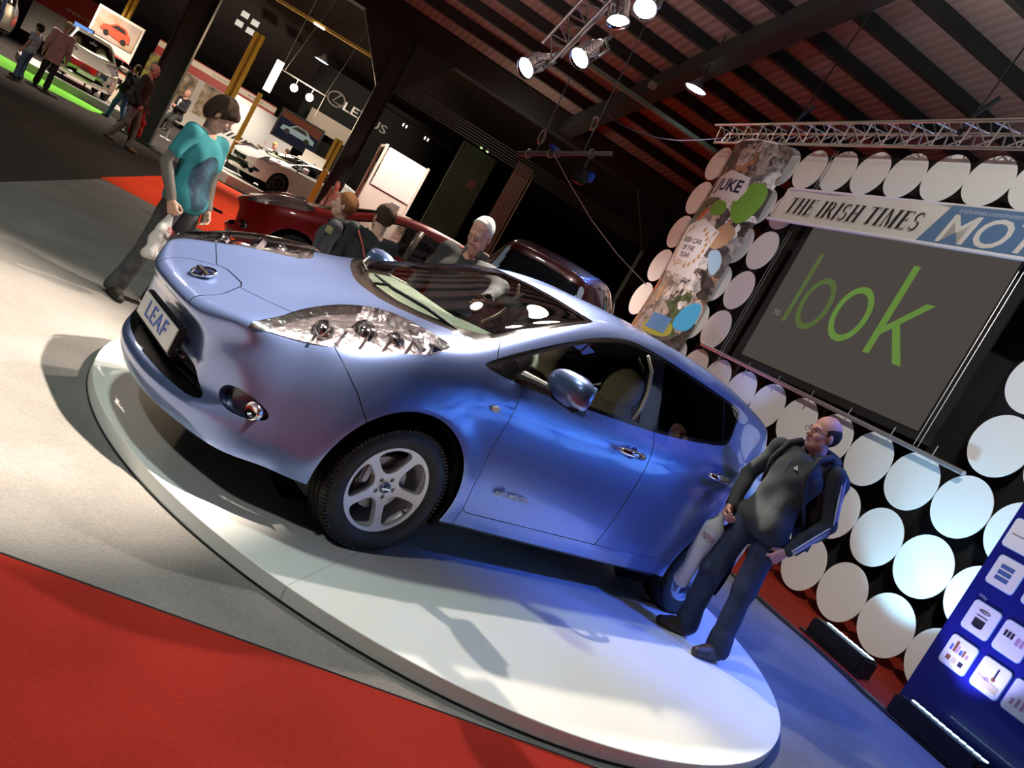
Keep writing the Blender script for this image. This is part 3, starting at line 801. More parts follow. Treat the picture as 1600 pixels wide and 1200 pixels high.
    sc,wf=wb.split(poly_sdf(wb.D[:,0],wb.D[:,1],[(-1.5,.1),(-1.5,-.7),(-1.06,-.7),(-1.06,-.595),(-1.25,-.2),(-1.26,.1)]))
    scm=both('scuttle_panel',sc,mat('scuttle_black',(.03,.024,.022),.18,coat=.5),off=-.006)[0]
    both('windscreen_frame',wf,GLOSSBLACK,off=-.002)
    # headlamps
    LENS=glass('lamp_lens',(.97,.97,1.0),.02)
    P_=hl
    sdh=poly_sdf(P_.D[:,0],P_.D[:,1]+P_.D[:,2],HLP)
    bump=np.clip(-sdh/.06,0,1); bump=(1-(1-bump)**2)*.032
    L=TM(P_.D.copy(),P_.T); L.D[:,:3]+=L.D[:,3:6]*bump[:,None]; n_=mesh_normals(L.D[:,:3],L.T)
    if (n_*L.D[:,3:6]).sum()<0: n_=-n_
    L.D[:,3:6]=n_
    lens=both('headlamp',L,LENS,sep=True)
    bk=TM(P_.D.copy(),P_.T); dd=np.clip(-sdh/.03,0,1)[:,None]; bk.D[:,:3]-=bk.D[:,3:6]*.035*dd
    hb=mat('headlamp_chrome_inner',(.75,.72,.72),.16,1)
    for s_,lo in zip((1,-1),lens):
        b2=bk if s_==1 else bk.mirror()
        tm_obj(b2,'reflector_bowl',mat('lamp_bowl',(.60,.54,.54),.18,.92,bump=(20,.9,.03)),lo)
        if detail:
            mb=MB()
            for (cx,cy,cz,r_) in((-1.74,-.655,.90,.052),(-1.92,-.66,.845,.04),(-1.60,-.69,.93,.035)):
                cy*=s_
                # projector: barrel facing forward and out
                ax=Vector((-.82,-.30*s_,.28)).normalized()
                q_=ax.to_track_quat('Z','Y').to_matrix()
                V=[];Fc=[];pr=[(r_*1.15,-.03),(r_*1.2,.0),(r_*1.0,.012),(r_*.85,.0)]
                t_=MB(); t_.lathe(pr,20,'z'); V=[q_@v+Vector((cx,cy,cz)) for v in t_.V]; mb.add(V,t_.F)
                t_=MB(); t_.lathe([(r_*.85,0),(r_*.6,.018),(r_*.3,.026),(0.001,.028)],20,'z'); mb.add([q_@v+Vector((cx,cy,cz)) for v in t_.V],t_.F)
            for k in range(6):
                t=k/5; cx=-1.98+.52*t; cy=(-.735-.035*t)*s_; cz=.80+.13*t
                mb.tube([(cx,cy,cz),(cx+.05,cy+.06*s_,cz+.055)],.007,6)
            mb.build('projector',CHROME,lo,auto=40)
            mb=MB(); mb.tube([(-1.53,-.50*s_,.985),(-1.50,-.62*s_,.985),(-1.47,-.745*s_,.95)],.012,6); mb.build('lamp_divider',CHROME,lo)
    # grille
    gm=mat('grille_black',(.004,.004,.005),.5)
    both('lower_grille',gr,gm,off=-.06)
    if len(gr.T):
        gj=gr; V,T_=strip_wall(gr,.06); Vm=V.copy();Vm[:,1]*=-1
        # wall pieces at the middle line are inside the opening: drop them
        T_=[t for t in T_ if not all(abs(V[i][1])<1e-4 for i in t)]
        n_=len(V); mk('grille_surround',np.concatenate([V,Vm]),T_+[tuple(i+n_ for i in t) for t in T_],gm,root)
    if detail:
        mb=MB(); 
        for zz in(.375,.415): mb.tube([(-2.16,-.46,zz),(-2.195,-.25,zz),(-2.205,0,zz),(-2.195,.25,zz),(-2.16,.46,zz)],.006,6)
        mb.build('grille_slats',BLACK,root)
        mb=MB(); mb.tube([(-2.255,-.36,.462),(-2.262,-.2,.462),(-2.266,0,.462),(-2.262,.2,.462),(-2.255,.36,.462)],.006,8); mb.build('grille_chrome_strip',CHROME,root)
    for s_ in(1,-1):
        f2=fg if s_==1 else fg.mirror()
        pk=tm_obj(f2,'fog_lamp',mat('fog_pocket',(.02,.035,.06),.2,coat=.6),root,off=-.045)
        V,T_=strip_wall(f2,.045); mk('pocket_wall',V,T_,paint,pk)
        mb=MB(); q_=Vector((-.95,-.3*s_,0)).normalized().to_track_quat('Z','Y').to_matrix()
        t_=MB(); t_.lathe([(.038,-.03),(.040,0),(.036,.006),(.030,-.012),(.012,-.02),(.001,-.02)],24,'z'); mb.add([q_@v+Vector((-2.055,-.712*s_,.44)) for v in t_.V],t_.F)
        mb.build('lamp_glass',hb,pk,smooth=True)
    both('tail_lamp',tl,mat('tail_lamp_lens',(.55,.62,.75),.05,.3,coat=1),sep=True,off=.004)
    both('rear_window',rw,GLOSSBLACK)
    # wheel-arch liners
    mb=MB()
    for cx in(-1.375,1.36):
        for s_ in(-1,1):
            V=[];n=28
            for i in range(n+1):
                a=-.35+(PI+.7)*i/n
                for y_ in(.865,.60,.45): V.append((cx+.383*math.cos(a),s_*y_,.335+.383*math.sin(a)))
            F=[(i*3+j,i*3+j+1,(i+1)*3+j+1,(i+1)*3+j) for i in range(n) for j in range(2)]
            mb=MB(); mb.add(V,F); mb.add([(cx+.39*math.cos(a),s_*.45,.335+.39*math.sin(a)) for a in [2*PI*k/24 for k in range(24)]],[tuple(range(24))]); mb.build('wheel_arch_liner',mat('arch_liner',(.006,.006,.007),.8),root)
    # underbody
    mb=MB(); mb.box((0,0,.235),(3.9,1.30,.05)); mb.box((0,0,.25),(1.9,1.66,.06)); mb.box((-1.95,0,.25),(.4,1.1,.05)); mb.build('underbody',BLACK,root)
    tyre=RUBBER; wm=dict(tyre=tyre,rim=rimmat or ALLOY)
    for i,(x,s_) in enumerate(((-1.35,-1),(1.35,-1),(-1.35,1),(1.35,1))):
        make_wheel(root,x,s_*.765,wheel_r,s_,wm,detail=detail and s_<0,rot=(1.83 if x<0 else 1.2))
    # mirrors
    for s_ in(-1,1):
        mb=MB()
        V=[];F=[]
        bm=bmesh.new(); bmesh.ops.create_uvsphere(bm,u_segments=28,v_segments=16,radius=1)
        for v in bm.verts:
            x,y,z=v.co
            fx=.085 if x<0 else .05
            sg=lambda t:math.copysign(abs(t)**.75,t)
            v.co=Vector((x*fx,sg(y)*.145,sg(z)*.082*(1-.12*y)))
            if v.co.x>.028: v.co.x=.028
        c0=Vector((-.785,-.995,1.10))
        V=[(c0+v.co) for v in bm.verts]; V=[Vector((v.x,v.y*(-s_),v.z)) for v in V]; F=[[w_.index for w_ in f.verts] for f in bm.faces]; bm.free()
        mb.add(V,F); mo=mb.build('side_mirror',paint,root,smooth=True)
        mb=MB(); mb.tube([(-.90,.79*s_,1.02),(-.87,.86*s_,1.035),(-.82,.94*s_,1.045)],[.045,.034,.028],12); mb.box((-.775,.995*s_,1.030),(.10,.25,.030),bev=.012); mb.build('mirror_base',BLACK,mo,smooth=False)
        mb=MB(); mb.box((-.752,.995*s_,1.105),(.004,.23,.125),bev=.001); mb.build('mirror_glass',mat('mirror_face',(.6,.62,.65),.03,1),mo)
    # door handles
    if detail:
        for s_ in(-1,1):
            for k,(x0,z0,par) in enumerate(((.005,.915,'front_door'),(.90,.985,'rear_door'))):
                y0=.893
                par_=res[par][0 if s_<0 else 1]
                mb=MB(); P=[(x0-.11,(y0-.012)*s_,z0-.006),(x0-.085,(y0+.022)*s_,z0-.002),(x0,(y0+.03)*s_,z0+.004),(x0+.085,(y0+.022)*s_,z0+.008),(x0+.115,(y0-.012)*s_,z0+.010)]
                mb.tube(P,[.012,.019,.021,.020,.013],10); mb.build('door_handle',CHROME,par_,smooth=True)
                mb=MB(); mb.lathe([(.001,0),(.03,.001),(.038,.0)],24,'y',c=(x0+.02,-(y0-.006),z0)); 
                o_=mb.build('handle_cup',mat('handle_recess',(.02,.04,.12),.3),par_)
                if s_>0: 
                    for v in o_.data.vertices: v.co.y*=-1
    # interior
    if interior:
        beige=mat('dash_beige',(.82,.80,.64),.6); seatm=mat('seat_fabric_beige',(.46,.36,.27),.9,bump=(90,.2,.003)); dk=mat('dark_trim',(.03,.03,.03),.7)
        mb=MB()
        for i in range(9): pass
        pr=[(-1.30,1.0),(-1.16,1.045),(-1.0,1.085),(-.84,1.085),(-.74,1.05),(-.71,.97),(-.80,.82),(-.9,.55),(-1.3,.5)]
        V=[];F=[];ys=np.linspace(-.72,.72,17);n=len(pr)
        for y_ in ys:
            bow=.10*(y_/.72)**2
            for (x_,z_) in pr:
                hump=.035*math.exp(-((y_+.37)/.18)**2)*(1 if x_>-1.05 else 0)
                V.append((x_+bow,y_,z_+hump))
        for i in range(16):
            for j in range(n-1): F.append((i*n+j,i*n+j+1,(i+1)*n+j+1,(i+1)*n+j))
        mb.add(V,F); mb.build('dashboard',beige,root,smooth=True)
        mb=MB(); mb.box((-.83,-.37,1.0),(.02,.26,.05),Matrix.Rotation(.3,3,'Y'),bev=.008); mb.box((-.80,0,.86),(.02,.3,.16),bev=.01); mb.build('instrument_panel',dk,root)
        # steering wheel
        R_=Matrix.Rotation(math.radians(-62),3,'Y'); c0=Vector((-.66,-.37,.99)); mb=MB(); n=40
        pts=[c0+R_@Vector((.185*math.cos(2*PI*k/n),.185*math.sin(2*PI*k/n),0)) for k in range(n+1)]
        mb.tube(pts,.015,8,cap=False); 
        for a in(0,PI,-PI/2,):
            mb.tube([c0+R_@Vector((0,0,-.02)),c0+R_@Vector((.18*math.cos(a+PI/2),.18*math.sin(a+PI/2),0))],.013,6)
        mb.build('steering_wheel',mat('wheel_grey_leather',(.30,.30,.26),.5),root,smooth=True)
        mb=MB(); mb.tube([c0+R_@Vector((0,0,-.15)),c0+R_@Vector((0,0,0))],.035,12); mb.build('steering_column',dk,root)
        for (x_,y_) in((.18,-.37),(.18,.37),(1.0,-.37),(1.0,.37)):
            rb=x_>.5
            sm_=seatm if not rb else dk; hs=.02 if detail else .03
            Rb=np.array(Matrix.Rotation(math.radians(15),3,'Y'))
            f=Field((x_-.62,y_-.32,.46),(x_+.30,y_+.32,1.14),hs); f.ell((x_-.25,y_,.60),(.30,.25,.10),k=.03); f.ell((x_+.05,y_,.84),(.085,.245,.32),Rb,k=.05)
            for sg in(-1,1): f.cap((x_-.02,y_+sg*.19,.68),(x_+.06,y_+sg*.17,.98),.06,.05,k=.05); f.cap((x_-.45,y_+sg*.20,.63),(x_-.05,y_+sg*.20,.62),.055,.055,k=.05)
            st=f.obj('front_seat' if not rb else 'rear_seat',sm_,root)
            f=Field((x_-.05,y_-.2,1.0),(x_+.32,y_+.2,1.36),hs*.7); f.ell((x_+.12,y_,1.165),(.07,.145,.155),Rb,k=.02); f.cap((x_+.09,y_-.05,1.04),(x_+.12,y_-.05,1.12),.014,k=.01); f.cap((x_+.09,y_+.05,1.04),(x_+.12,y_+.05,1.12),.014,k=.01)
            f.obj('headrest',sm_,st)
        mb=MB(); mb.box((.0,0,.42),(2.6,1.4,.04)); mb.build('cabin_floor',dk,root)
        for s_ in(-1,1): mb=MB(); mb.tube([(.02,s_*.64,1.425),(.08,s_*.67,1.36),(.10,s_*.71,1.25),(.07,s_*.75,1.15),(.01,s_*.785,1.07)],[.008,.011,.012,.012,.010],8); mb.build('pillar_trim',mat('trim_beige',(.30,.26,.19),.7),root,smooth=True)
        mb=MB(); mb.box((-.52,0,1.30),(.03,.22,.06),Matrix.Rotation(.25,3,'Y'),bev=.012); mb.tube([(-.50,0,1.33),(-.46,0,1.385)],.01); mb.build('interior_mirror',dk,root)
    return root,full,res
def car_paint(name,col,metal=.55,rough=.32,flake=True):
    m=mat(name,col,rough,metal,coat=1.0)
    nt=m.node_tree;b=nt.nodes['Principled BSDF']
    b.inputs['Coat Roughness'].default_value=.015
    if flake:
        tc=nt.nodes.new('ShaderNodeTexCoord');n=nt.nodes.new('ShaderNodeTexNoise');n.inputs['Scale'].default_value=900
        nt.links.new(tc.outputs['Object'],n.inputs['Vector'])
        bu=nt.nodes.new('ShaderNodeBump');bu.inputs['Strength'].default_value=.06;bu.inputs['Distance'].default_value=.002
        nt.links.new(n.outputs['Fac'],bu.inputs['Height']);nt.links.new(bu.outputs[0],b.inputs['Normal'])
    return m
BLUEPAINT=car_paint('light_blue_metallic',(.19,.27,.55),.72,.30)
leaf,full,res=build_car('electric_hatchback','light metallic blue hatchback with a LEAF plate, parked on the white round platform',BLUEPAINT,loc=(0,0,PLAT))
# plate with its bracket
mb=MB(); mb.box((-2.262,0,.482),(.035,.545,.135),bev=.008); br=mb.build('plate_bracket',BLACK,leaf)
mb=MB(); mb.box((-2.283,0,.484),(.006,.52,.111),bev=.002); npl=mb.build('number_plate',mat('plate_white',(.62,.62,.62),.35),leaf)
o=put_text('LEAF','lettering',mat('plate_blue',(.03,.10,.42),.4),npl,(-2.2875,0,.484),(0,-1,0),(0,0,1),.108,width=.30,spacing=1.1)
# badge on the charging lid
nrm=Vector((-.46,0,.89)).normalized(); tx=Vector((0,-1,0)); ty=nrm.cross(tx)*1
ty=Vector((.89,0,.46)).normalized()
c0=Vector((-2.19,0,.757))
mb=MB()
ring=[c0+nrm*.010+tx*(.058*math.cos(2*PI*k/40))+ty*(.050*math.sin(2*PI*k/40)) for k in range(41)]
mb.tube(ring,.0075,8,cap=False); bd=mb.build('badge',CHROME,leaf,smooth=True)
mb=MB(); mb.prism(rrect(.15,.026,.008),.012,O=c0+nrm*.006,X=tx,Y=ty); mb.build('badge_bar',CHROME,bd)
put_text('NISSAN','badge_lettering',BLACK,bd,c0+nrm*.019,tx,ty,.02,width=.12,extrude=.001)
mb=MB(); mb.prism(circle(.05,30,0,0,.042),.004,O=c0+nrm*.002,X=tx,Y=ty); mb.build('badge_field',mat('badge_dark_blue',(.01,.02,.08),.15,.6),bd)
# zero emission badge and side repeater, on the left front door and wing
ld=res['front_door'][0]
put_text('zero emission','zero_emission_badge',mat('badge_silver',(.75,.77,.82),.3,.2),ld,(-.655,-.8935,.474),(1,0,.02),(0,0,1),.056,width=.245,extrude=.002)
mb=MB()
for k in range(9):
    a=random.uniform(0,2*PI); mb.box((-.745+.016*math.cos(k*.7),-.8915,.489+.013*math.sin(k*.7)),(.007,.002,.007),Matrix.Rotation(k,3,'Y'))
mb.build('badge_leaf_dots',mat('badge_dots_blue',(.02,.05,.3),.3),ld)
mb=MB()
bm=bmesh.new(); bmesh.ops.create_uvsphere(bm,u_segments=20,v_segments=10,radius=1)
mb.add([Vector((v.co.x*.028-1.04,v.co.y*.008-.881,v.co.z*.016+.853)) for v in bm.verts],[[x.index for x in f.verts] for f in bm.faces]); bm.free()
mb.build('side_repeater',mat('repeater_lens',(.75,.72,.6),.1,coat=1),res['front_wing'][0],smooth=True)
# wipers
mb=MB(); mb.tube([(-1.19,-.52,1.075),(-1.245,-.30,1.085),(-1.29,-.02,1.075),(-1.27,.22,1.08)],[.007,.010,.010,.006],8); mb.tube([(-1.31,.12,1.045),(-1.29,.02,1.08)],.008)
mb.build('wiper',BLACK,leaf)
mb=MB(); mb.tube([(-1.28,.30,1.07),(-1.22,.48,1.09),(-1.10,.64,1.13)],[.009,.009,.005],8); mb.build('wiper',BLACK,leaf)
# ---------------- round platform ----------------
PC=(-.025,.053); PR=2.271
def platform():
    mb=MB(); mb.lathe([(0.001,PLAT),(PR-.003,PLAT),(PR,PLAT-.003),(PR,.012),(PR-.02,.004)],160,'z')
    m=mat('platform_white',(.74,.75,.72),.35,coat=.15,noise=(1.4,.03))
    o=mb.build('round_platform',m,auto=30); o.location=(PC[0],PC[1],0)
    tag(o,'low white round platform the blue car stands on','display platform')
    mb=MB(); mb.lathe([(PR+.004,.003),(PR+.004,.012),(PR-.03,.014)],160,'z'); mb.build('base_strip',BLACK,o)
    # joints between the deck panels
    mb=MB()
    for a in(math.radians(215),math.radians(305),math.radians(35),math.radians(125)):
        d=Vector((math.cos(a),math.sin(a),0)); mb.tube([d*.3+Vector((0,0,PLAT)),d*(PR-.01)+Vector((0,0,PLAT))],.0012,4)
        mb.tube([d*(PR+.0005)+Vector((0,0,.015)),d*(PR+.0005)+Vector((0,0,PLAT-.003))],.0012,4)
    mb.build('deck_joints',mat('joint_grey',(.35,.35,.33),.6),o)
platform()
# ---------------- disc backdrop, screen, banner, truss ----------------
DISC_M=mat('disc_white_board',(.80,.80,.78),.55)
ORD=['first','second','third','fourth','fifth','sixth','seventh','eighth','ninth','tenth','eleventh','twelfth','thirteenth','fourteenth','fifteenth']
SH,SV=.656,.692; Z0=.298+PLAT
def disc_mesh():
    mb=MB(); mb.prism(circle(.326,56),.008,O=(0,-.004,0),X=(1,0,0),Y=(0,0,1)); return mb
_d=disc_mesh().build('hanging_disc',DISC_M,auto=30)
_used=False
def place_disc(c,k,label,group):
    global _used
    o=_d
    if _used: o=_d.copy(); COL.objects.link(o)
    _used=True
    o.location=Wp(c*SH,Z0+k*SV); o.rotation_euler=(0,random.uniform(-.02,.02),A_W+random.uniform(-.02,.02))
    tag(o,label,'disc',group)
gD='white round discs of the backdrop'
side_n=['lowest','second lowest','third lowest','middle','third highest','second highest','highest']
for i,k in enumerate(range(1,8)):
    if k>=3: place_disc(-12,k,'white disc in the outer column left of the JUKE banner, %s'%(['lowest','second from the bottom','middle one','second from the top','topmost'][k-3]),gD)
    if k>=3: place_disc(-11,k,'white disc half hidden behind the left edge of the JUKE banner, %s'%(['lowest','second from the bottom','middle','second from the top','topmost'][k-3]),gD)
    if k>=2: place_disc(-9,k,'white disc half hidden behind the right edge of the JUKE banner, %s'%(['lowest','second from the bottom','third from the bottom','third from the top','second from the top','topmost'][k-2]),gD)
for k in range(3,7): place_disc(-8,k,'white disc in the column between JUKE banner and screen, %s'%['lowest','second from the bottom','second from the top','topmost'][k-3],gD)
for c in range(-8,0): place_disc(c,7,'yellowish lit disc of the top row above the newspaper banner, %s from its left end'%ORD[c+8],gD)
for k,row in((2,'row just under the screen'),(1,'middle row under the screen'),(0,'bottom row near the floor')):
    lo={2:-8,1:-6,0:-4}[k]
    for c in range(lo,2): place_disc(c,k,'white disc in the %s, %s from its left end'%(row,ORD[c-lo]),gD)
for c,k in((0,3),(0,4),(1,3)): place_disc(c,k,{(0,3):'large blue-lit disc right of the screen, the lower one',(0,4):'blue-lit disc right of the screen cut by the picture edge, above the other',(1,3):'blue-lit disc at the right picture edge, level with the lower screen corner'}[(c,k)],gD)
for c in range(4,11):
    for k in range(0,6): place_disc(c,k,'blue-lit disc beyond the icon panel, %s column, %s row from the floor'%(ORD[c-4],ORD[k]),gD)
# black drapes behind and green-lit wall
DR=mat('black_drape',(.006,.006,.007),.9,bump=(3,.3,.05))
mb=MB(); V=[];n=90
for i in range(n+1):
    u=-7.6+16.0*i/n
    for z in(0,2.2,6.2): V.append(Wp(u,z,-1.35-.05*math.sin(i*1.9)))
mb.add(V,[(i*3+j,(i+1)*3+j,(i+1)*3+j+1,i*3+j+1) for i in range(n) for j in range(2)])
o=mb.build('black_curtain',DR); tag(o,'black curtain hanging behind the screen and discs','curtain')
# screen
SB=mat('screen_border_black',(.012,.012,.013),.6)
t=empty('projection_screen',Wp(-2.62,2.13,0),A_W,'large grey projection screen showing the green word look','screen')
mb=MB(); mb.box((0,0,1.16),(3.82,.03,2.26)); mb.build('screen_frame',SB,t)
# lit picture: warm dark grey (projected)
mb=MB(); mb.prism([(-1.72,.13),(1.70,.13),(1.68,2.20),(-1.78,2.20)],.004,O=(0,-.018,0),X=(1,0,0),Y=(0,0,1))
pic=mb.build('screen_picture',emis('projected_grey',(.068,.058,.052),1.0),t)
gl=emis('projected_green',(.12,.225,.045),1.0); gl2=emis('projected_green_faint',(.085,.125,.04),1.0)
def stroke_o(cx,cz,rx,rz,w,m,nm='letter_o'):
    n=40;V=[];
    for i in range(n):
        a=2*PI*i/n; V.append((cx+rx*math.cos(a),-.0265,cz+rz*math.sin(a))); V.append((cx+(rx-w)*math.cos(a),-.0265,cz+(rz-w)*math.sin(a)))
    F=[(2*i,2*((i+1)%n),2*((i+1)%n)+1,2*i+1) for i in range(n)]
    mk(nm,V,F,m,pic)
def poly_l(P,m,nm): mb=MB(); mb.prism(P,.002,O=(0,-.0245,0),X=(1,0,0),Y=(0,0,1)); mb.build(nm,m,pic)
# letters, coordinates on the screen: x across, z up from the lower edge bar
poly_l([(-1.32,.78),(-1.24,.78),(-1.24,1.83),(-1.32,1.83)],gl2,'letter_l')
stroke_o(-.86,1.14,.295,.385,.085,gl2); stroke_o(-.16,1.14,.315,.385,.09,gl)
poly_l([(.36,.74),(.465,.74),(.465,1.00),(.585,1.12),(.875,.72),(1.01,.72),(.66,1.19),(.99,1.50),(.86,1.50),(.465,1.12),(.465,1.92),(.36,1.92)],gl,'letter_k')
put_text('TO','small_lettering',emis('projected_white_faint',(.2,.2,.18),1),pic,(-1.50,-.0225,.86),(1,0,0),(0,0,1),.11,extrude=.001)
# metal bar below the screen, cables at its sides
BARM=mat('blue_lit_tube',(.5,.5,.55),.3,.7)
mb=MB(); mb.tube([Wp(-5.2,2.14,.12),Wp(-.08,2.05,.12)],.028,10)
for u in(-4.6,-3.9,-3.2,-2.5,-1.8,-1.1,-.5): mb.tube([Wp(u,2.02,.13),Wp(u,2.19,.13)],.007,5)
o=mb.build('metal_tube',BARM,smooth=False); tag(o,'metal tube hanging along the bottom edge of the screen','tube')
for u,lb in((-4.72,'thin pair of wires left of the screen'),(-.80,'thin pair of wires right of the screen')):
    mb=MB(); mb.tube([Wp(u,2.1,.1),Wp(u-.06,5.5,.1)],.006,5); mb.tube([Wp(u+.06,2.1,.1),Wp(u,5.5,.1)],.006,5); o=mb.build('suspension_wire',STEEL); tag(o,lb,'wire','wires beside the screen')
# newspaper banner
t=empty('newspaper_banner',Wp(-2.2,4.52,.22),A_W,'long white banner reading THE IRISH TIMES above the screen','banner')
bw=mat('banner_vinyl',(.72,.71,.66),.5)
nx,nz=60,8;V=[]
for i in range(nx+1):
    x=-2.98+5.6*i/nx
    for j in range(nz+1):
        z=-.262+.524*j/nz; V.append((x,.018*math.sin(x*2.1)*(j/nz)+.01*math.sin(x*5.7)*(j/nz)**2,z+.012*math.sin(x*1.7)*(j/nz)))
mk('banner_sheet',V,[(i*(nz+1)+j,(i+1)*(nz+1)+j,(i+1)*(nz+1)+j+1,i*(nz+1)+j+1) for i in range(nx) for j in range(nz)],bw,t,smooth=True)
mb=MB(); mb.tube([(-3.0,-.03,-.262),(2.7,-.03,-.262)],.024,10); mb.build('lower_pole',mat('pole_white',(.8,.8,.85),.3),t)
mb=MB(); mb.tube([(-2.9,.0,.262),(2.7,.0,.262)],.02,10); mb.build('upper_pole',MAT['pole_white'],t)
# serif lettering
def serif(txt,x0,z0,h,wtot,shear=.22,y=-.032):
    T_,t_=.118,.042   # thick and thin strokes, unit height 1
    def bx(a,b,c,d): return [(a,b),(c,b),(c,d),(a,d)]
    def ser(x,z,w=.10): return bx(x-w,z,x+w,z+.035)
    G_={}
    def stem(x,s=1): return [bx(x-T_,0,x+T_,1),ser(x,0,.19),ser(x,.965,.19)]
    G_['I']=(.42,stem(.21)); G_['T']=(.80,[bx(.40-T_,0,.40+T_,1),ser(.40,0,.19),bx(.03,.955,.77,1),bx(.03,.80,.06,1),bx(.74,.80,.77,1)])
    G_['H']=(.98,stem(.22)+stem(.76)+[bx(.2,.49,.8,.535)])
    G_['E']=(.80,stem(.22)+[bx(.2,.955,.73,1),bx(.2,0,.76,.045),bx(.2,.49,.56,.535),bx(.70,.80,.73,1),bx(.73,0,.76,.22),bx(.54,.40,.57,.62)])
    G_['M']=(1.16,[bx(.20-t_,0,.20+t_,1),ser(.2,0,.15),[(.08,1),(.08,.965),(.26,.965),(.57,.12),(.60,.12),(.60,.0),(.56,0),(.42,1)][0:0] or [(.10,1),(.34,1),(.66,.18),(.60,0),(.54,0),(.18,.97)],[(.60,0),(.66,.18),(.86,1),(.92,1),(.62,0)]]+[bx(.92-T_,0,.92+T_,1),ser(.92,0,.19),ser(.92,.965,.19)])
    def arc(cx,cz,rx,rz,a0,a1,w0,w1,n=12):
        P=[];Q=[]
        for i in range(n+1):
            a=math.radians(a0+(a1-a0)*i/n); w=w0+(w1-w0)*math.sin(PI*i/n)
            P.append((cx+(rx+w)*math.cos(a),cz+(rz+w*.6)*math.sin(a))); Q.append((cx+(rx-w)*math.cos(a),cz+(rz-w*.6)*math.sin(a)))
        return P+Q[::-1]
    G_['R']=(.92,stem(.22)+[arc(.38,.745,.24,.235,90,-90,.02,.085),bx(.2,.965,.40,1),bx(.2,.49,.40,.53),[(.40,.52),(.58,.52),(.90,.04),(.94,.0),(.72,0)]])
    G_['S']=(.72,[arc(.36,.74,.22,.225,35,270,.02,.075),arc(.36,.26,.22,.235,90,-145,.02,.075),bx(.54,.76,.57,1.0),bx(.12,0,.15,.24)])
    G_[' ']=(.36,[])
    w=sum(G_[c][0]+.05 for c in txt); k=wtot/w; V=[];F=[];x=x0
    for c in txt:
        gw,gs=G_[c]
        for q in gs:
            b=len(V)
            for a,z in q: V.append((x+a*k+z*h*shear,y,z0+z*h))
            F.append(tuple(range(b,b+len(q))))
        x+=(gw+.05)*k
    return V,F
V,F=serif('THE IRISH TIMES',-2.72,-.125,.24,2.62)
mk('lettering',V,F,mat('banner_ink',(.015,.012,.012),.5),t)
bl=mat('banner_blue',(.10,.20,.36),.5)
mb=MB(); mb.prism([(-.02,-.235),(.22,.245),(2.6,.245),(2.6,-.235)],.002,O=(0,-.031,0),X=(1,0,0),Y=(0,0,1)); mo=mb.build('motors_panel',bl,t)
o=put_text('MOTORS','lettering',bw,mo,(1.42,-.034,-.06),(1,0,0),(0,0,1),.50,width=2.42,shear=.2,bold=.004,extrude=.001)
put_text('irishtimes.com/motors','small_lettering',mat('banner_small',(.45,.5,.6),.5),mo,(.80,-.034,.185),(1,0,0),(0,0,1),.085,width=.9,shear=.15,extrude=.0005)
# JUKE banner: curved printed sheet
def collage():
    m=bpy.data.materials.new('comic_collage_print'); m.use_nodes=True; nt=m.node_tree; b=nt.nodes['Principled BSDF']; b.inputs['Roughness'].default_value=.35
    N=nt.nodes.new; L=nt.links.new
    tc=N('ShaderNodeTexCoord'); n0=N('ShaderNodeTexNoise'); n0.inputs['Scale'].default_value=2.2; n0.inputs['Detail'].default_value=4
    L(tc.outputs['Object'],n0.inputs['Vector'])
    mxv=N('ShaderNodeMix'); mxv.data_type='VECTOR'; mxv.inputs[0].default_value=.62; L(tc.outputs['Object'],mxv.inputs[4]); L(n0.outputs['Color'],mxv.inputs[5])
    v=N('ShaderNodeTexVoronoi'); v.inputs['Scale'].default_value=7; v.inputs['Randomness'].default_value=1; L(mxv.outputs[1],v.inputs['Vector'])
    r=N('ShaderNodeValToRGB'); cr_=r.color_ramp; cr_.interpolation='CONSTANT'
    cols=[(.06,.045,.04),(.22,.15,.11),(.42,.35,.30),(.55,.53,.5),(.16,.12,.10),(.38,.20,.12),(.10,.13,.06),(.30,.26,.24),(.62,.58,.55),(.09,.07,.07)]
    cr_.elements[0].color=(*cols[0],1); cr_.elements[1].position=.1; cr_.elements[1].color=(*cols[1],1)
    for i,c in enumerate(cols[2:]): e=cr_.elements.new(.18+.09*i); e.color=(*c,1)
    sp=N('ShaderNodeSeparateColor'); L(v.outputs['Color'],sp.inputs[0]); L(sp.outputs[0],r.inputs[0])
    v2=N('ShaderNodeTexVoronoi'); v2.feature='DISTANCE_TO_EDGE'; v2.inputs['Scale'].default_value=7; L(mxv.outputs[1],v2.inputs['Vector'])
    lt=N('ShaderNodeMath'); lt.operation='LESS_THAN'; lt.inputs[1].default_value=.014; L(v2.outputs['Distance'],lt.inputs[0])
    n2=N('ShaderNodeTexNoise'); n2.inputs['Scale'].default_value=9; n2.inputs['Detail'].default_value=6; L(tc.outputs['Object'],n2.inputs['Vector'])
    mr=N('ShaderNodeMapRange'); mr.inputs[1].default_value=.35; mr.inputs[2].default_value=.65; mr.inputs[3].default_value=.5; mr.inputs[4].default_value=1.5; L(n2.outputs['Fac'],mr.inputs[0])
    m1=N('ShaderNodeMix'); m1.data_type='RGBA'; m1.blend_type='MULTIPLY'; m1.inputs[0].default_value=1; L(r.outputs[0],m1.inputs[6]); L(mr.outputs[0],m1.inputs[7])
    m2=N('ShaderNodeMix'); m2.data_type='RGBA'; L(lt.outputs[0],m2.inputs[0]); L(m1.outputs[2],m2.inputs[6]); m2.inputs[7].default_value=(.02,.015,.015,1)
    L(m2.outputs[2],b.inputs['Base Color']); return m
t=empty('juke_banner',Wp(-6.55,1.0,.1),A_W,'curved comic print banner reading JUKE, hung from the truss','banner')
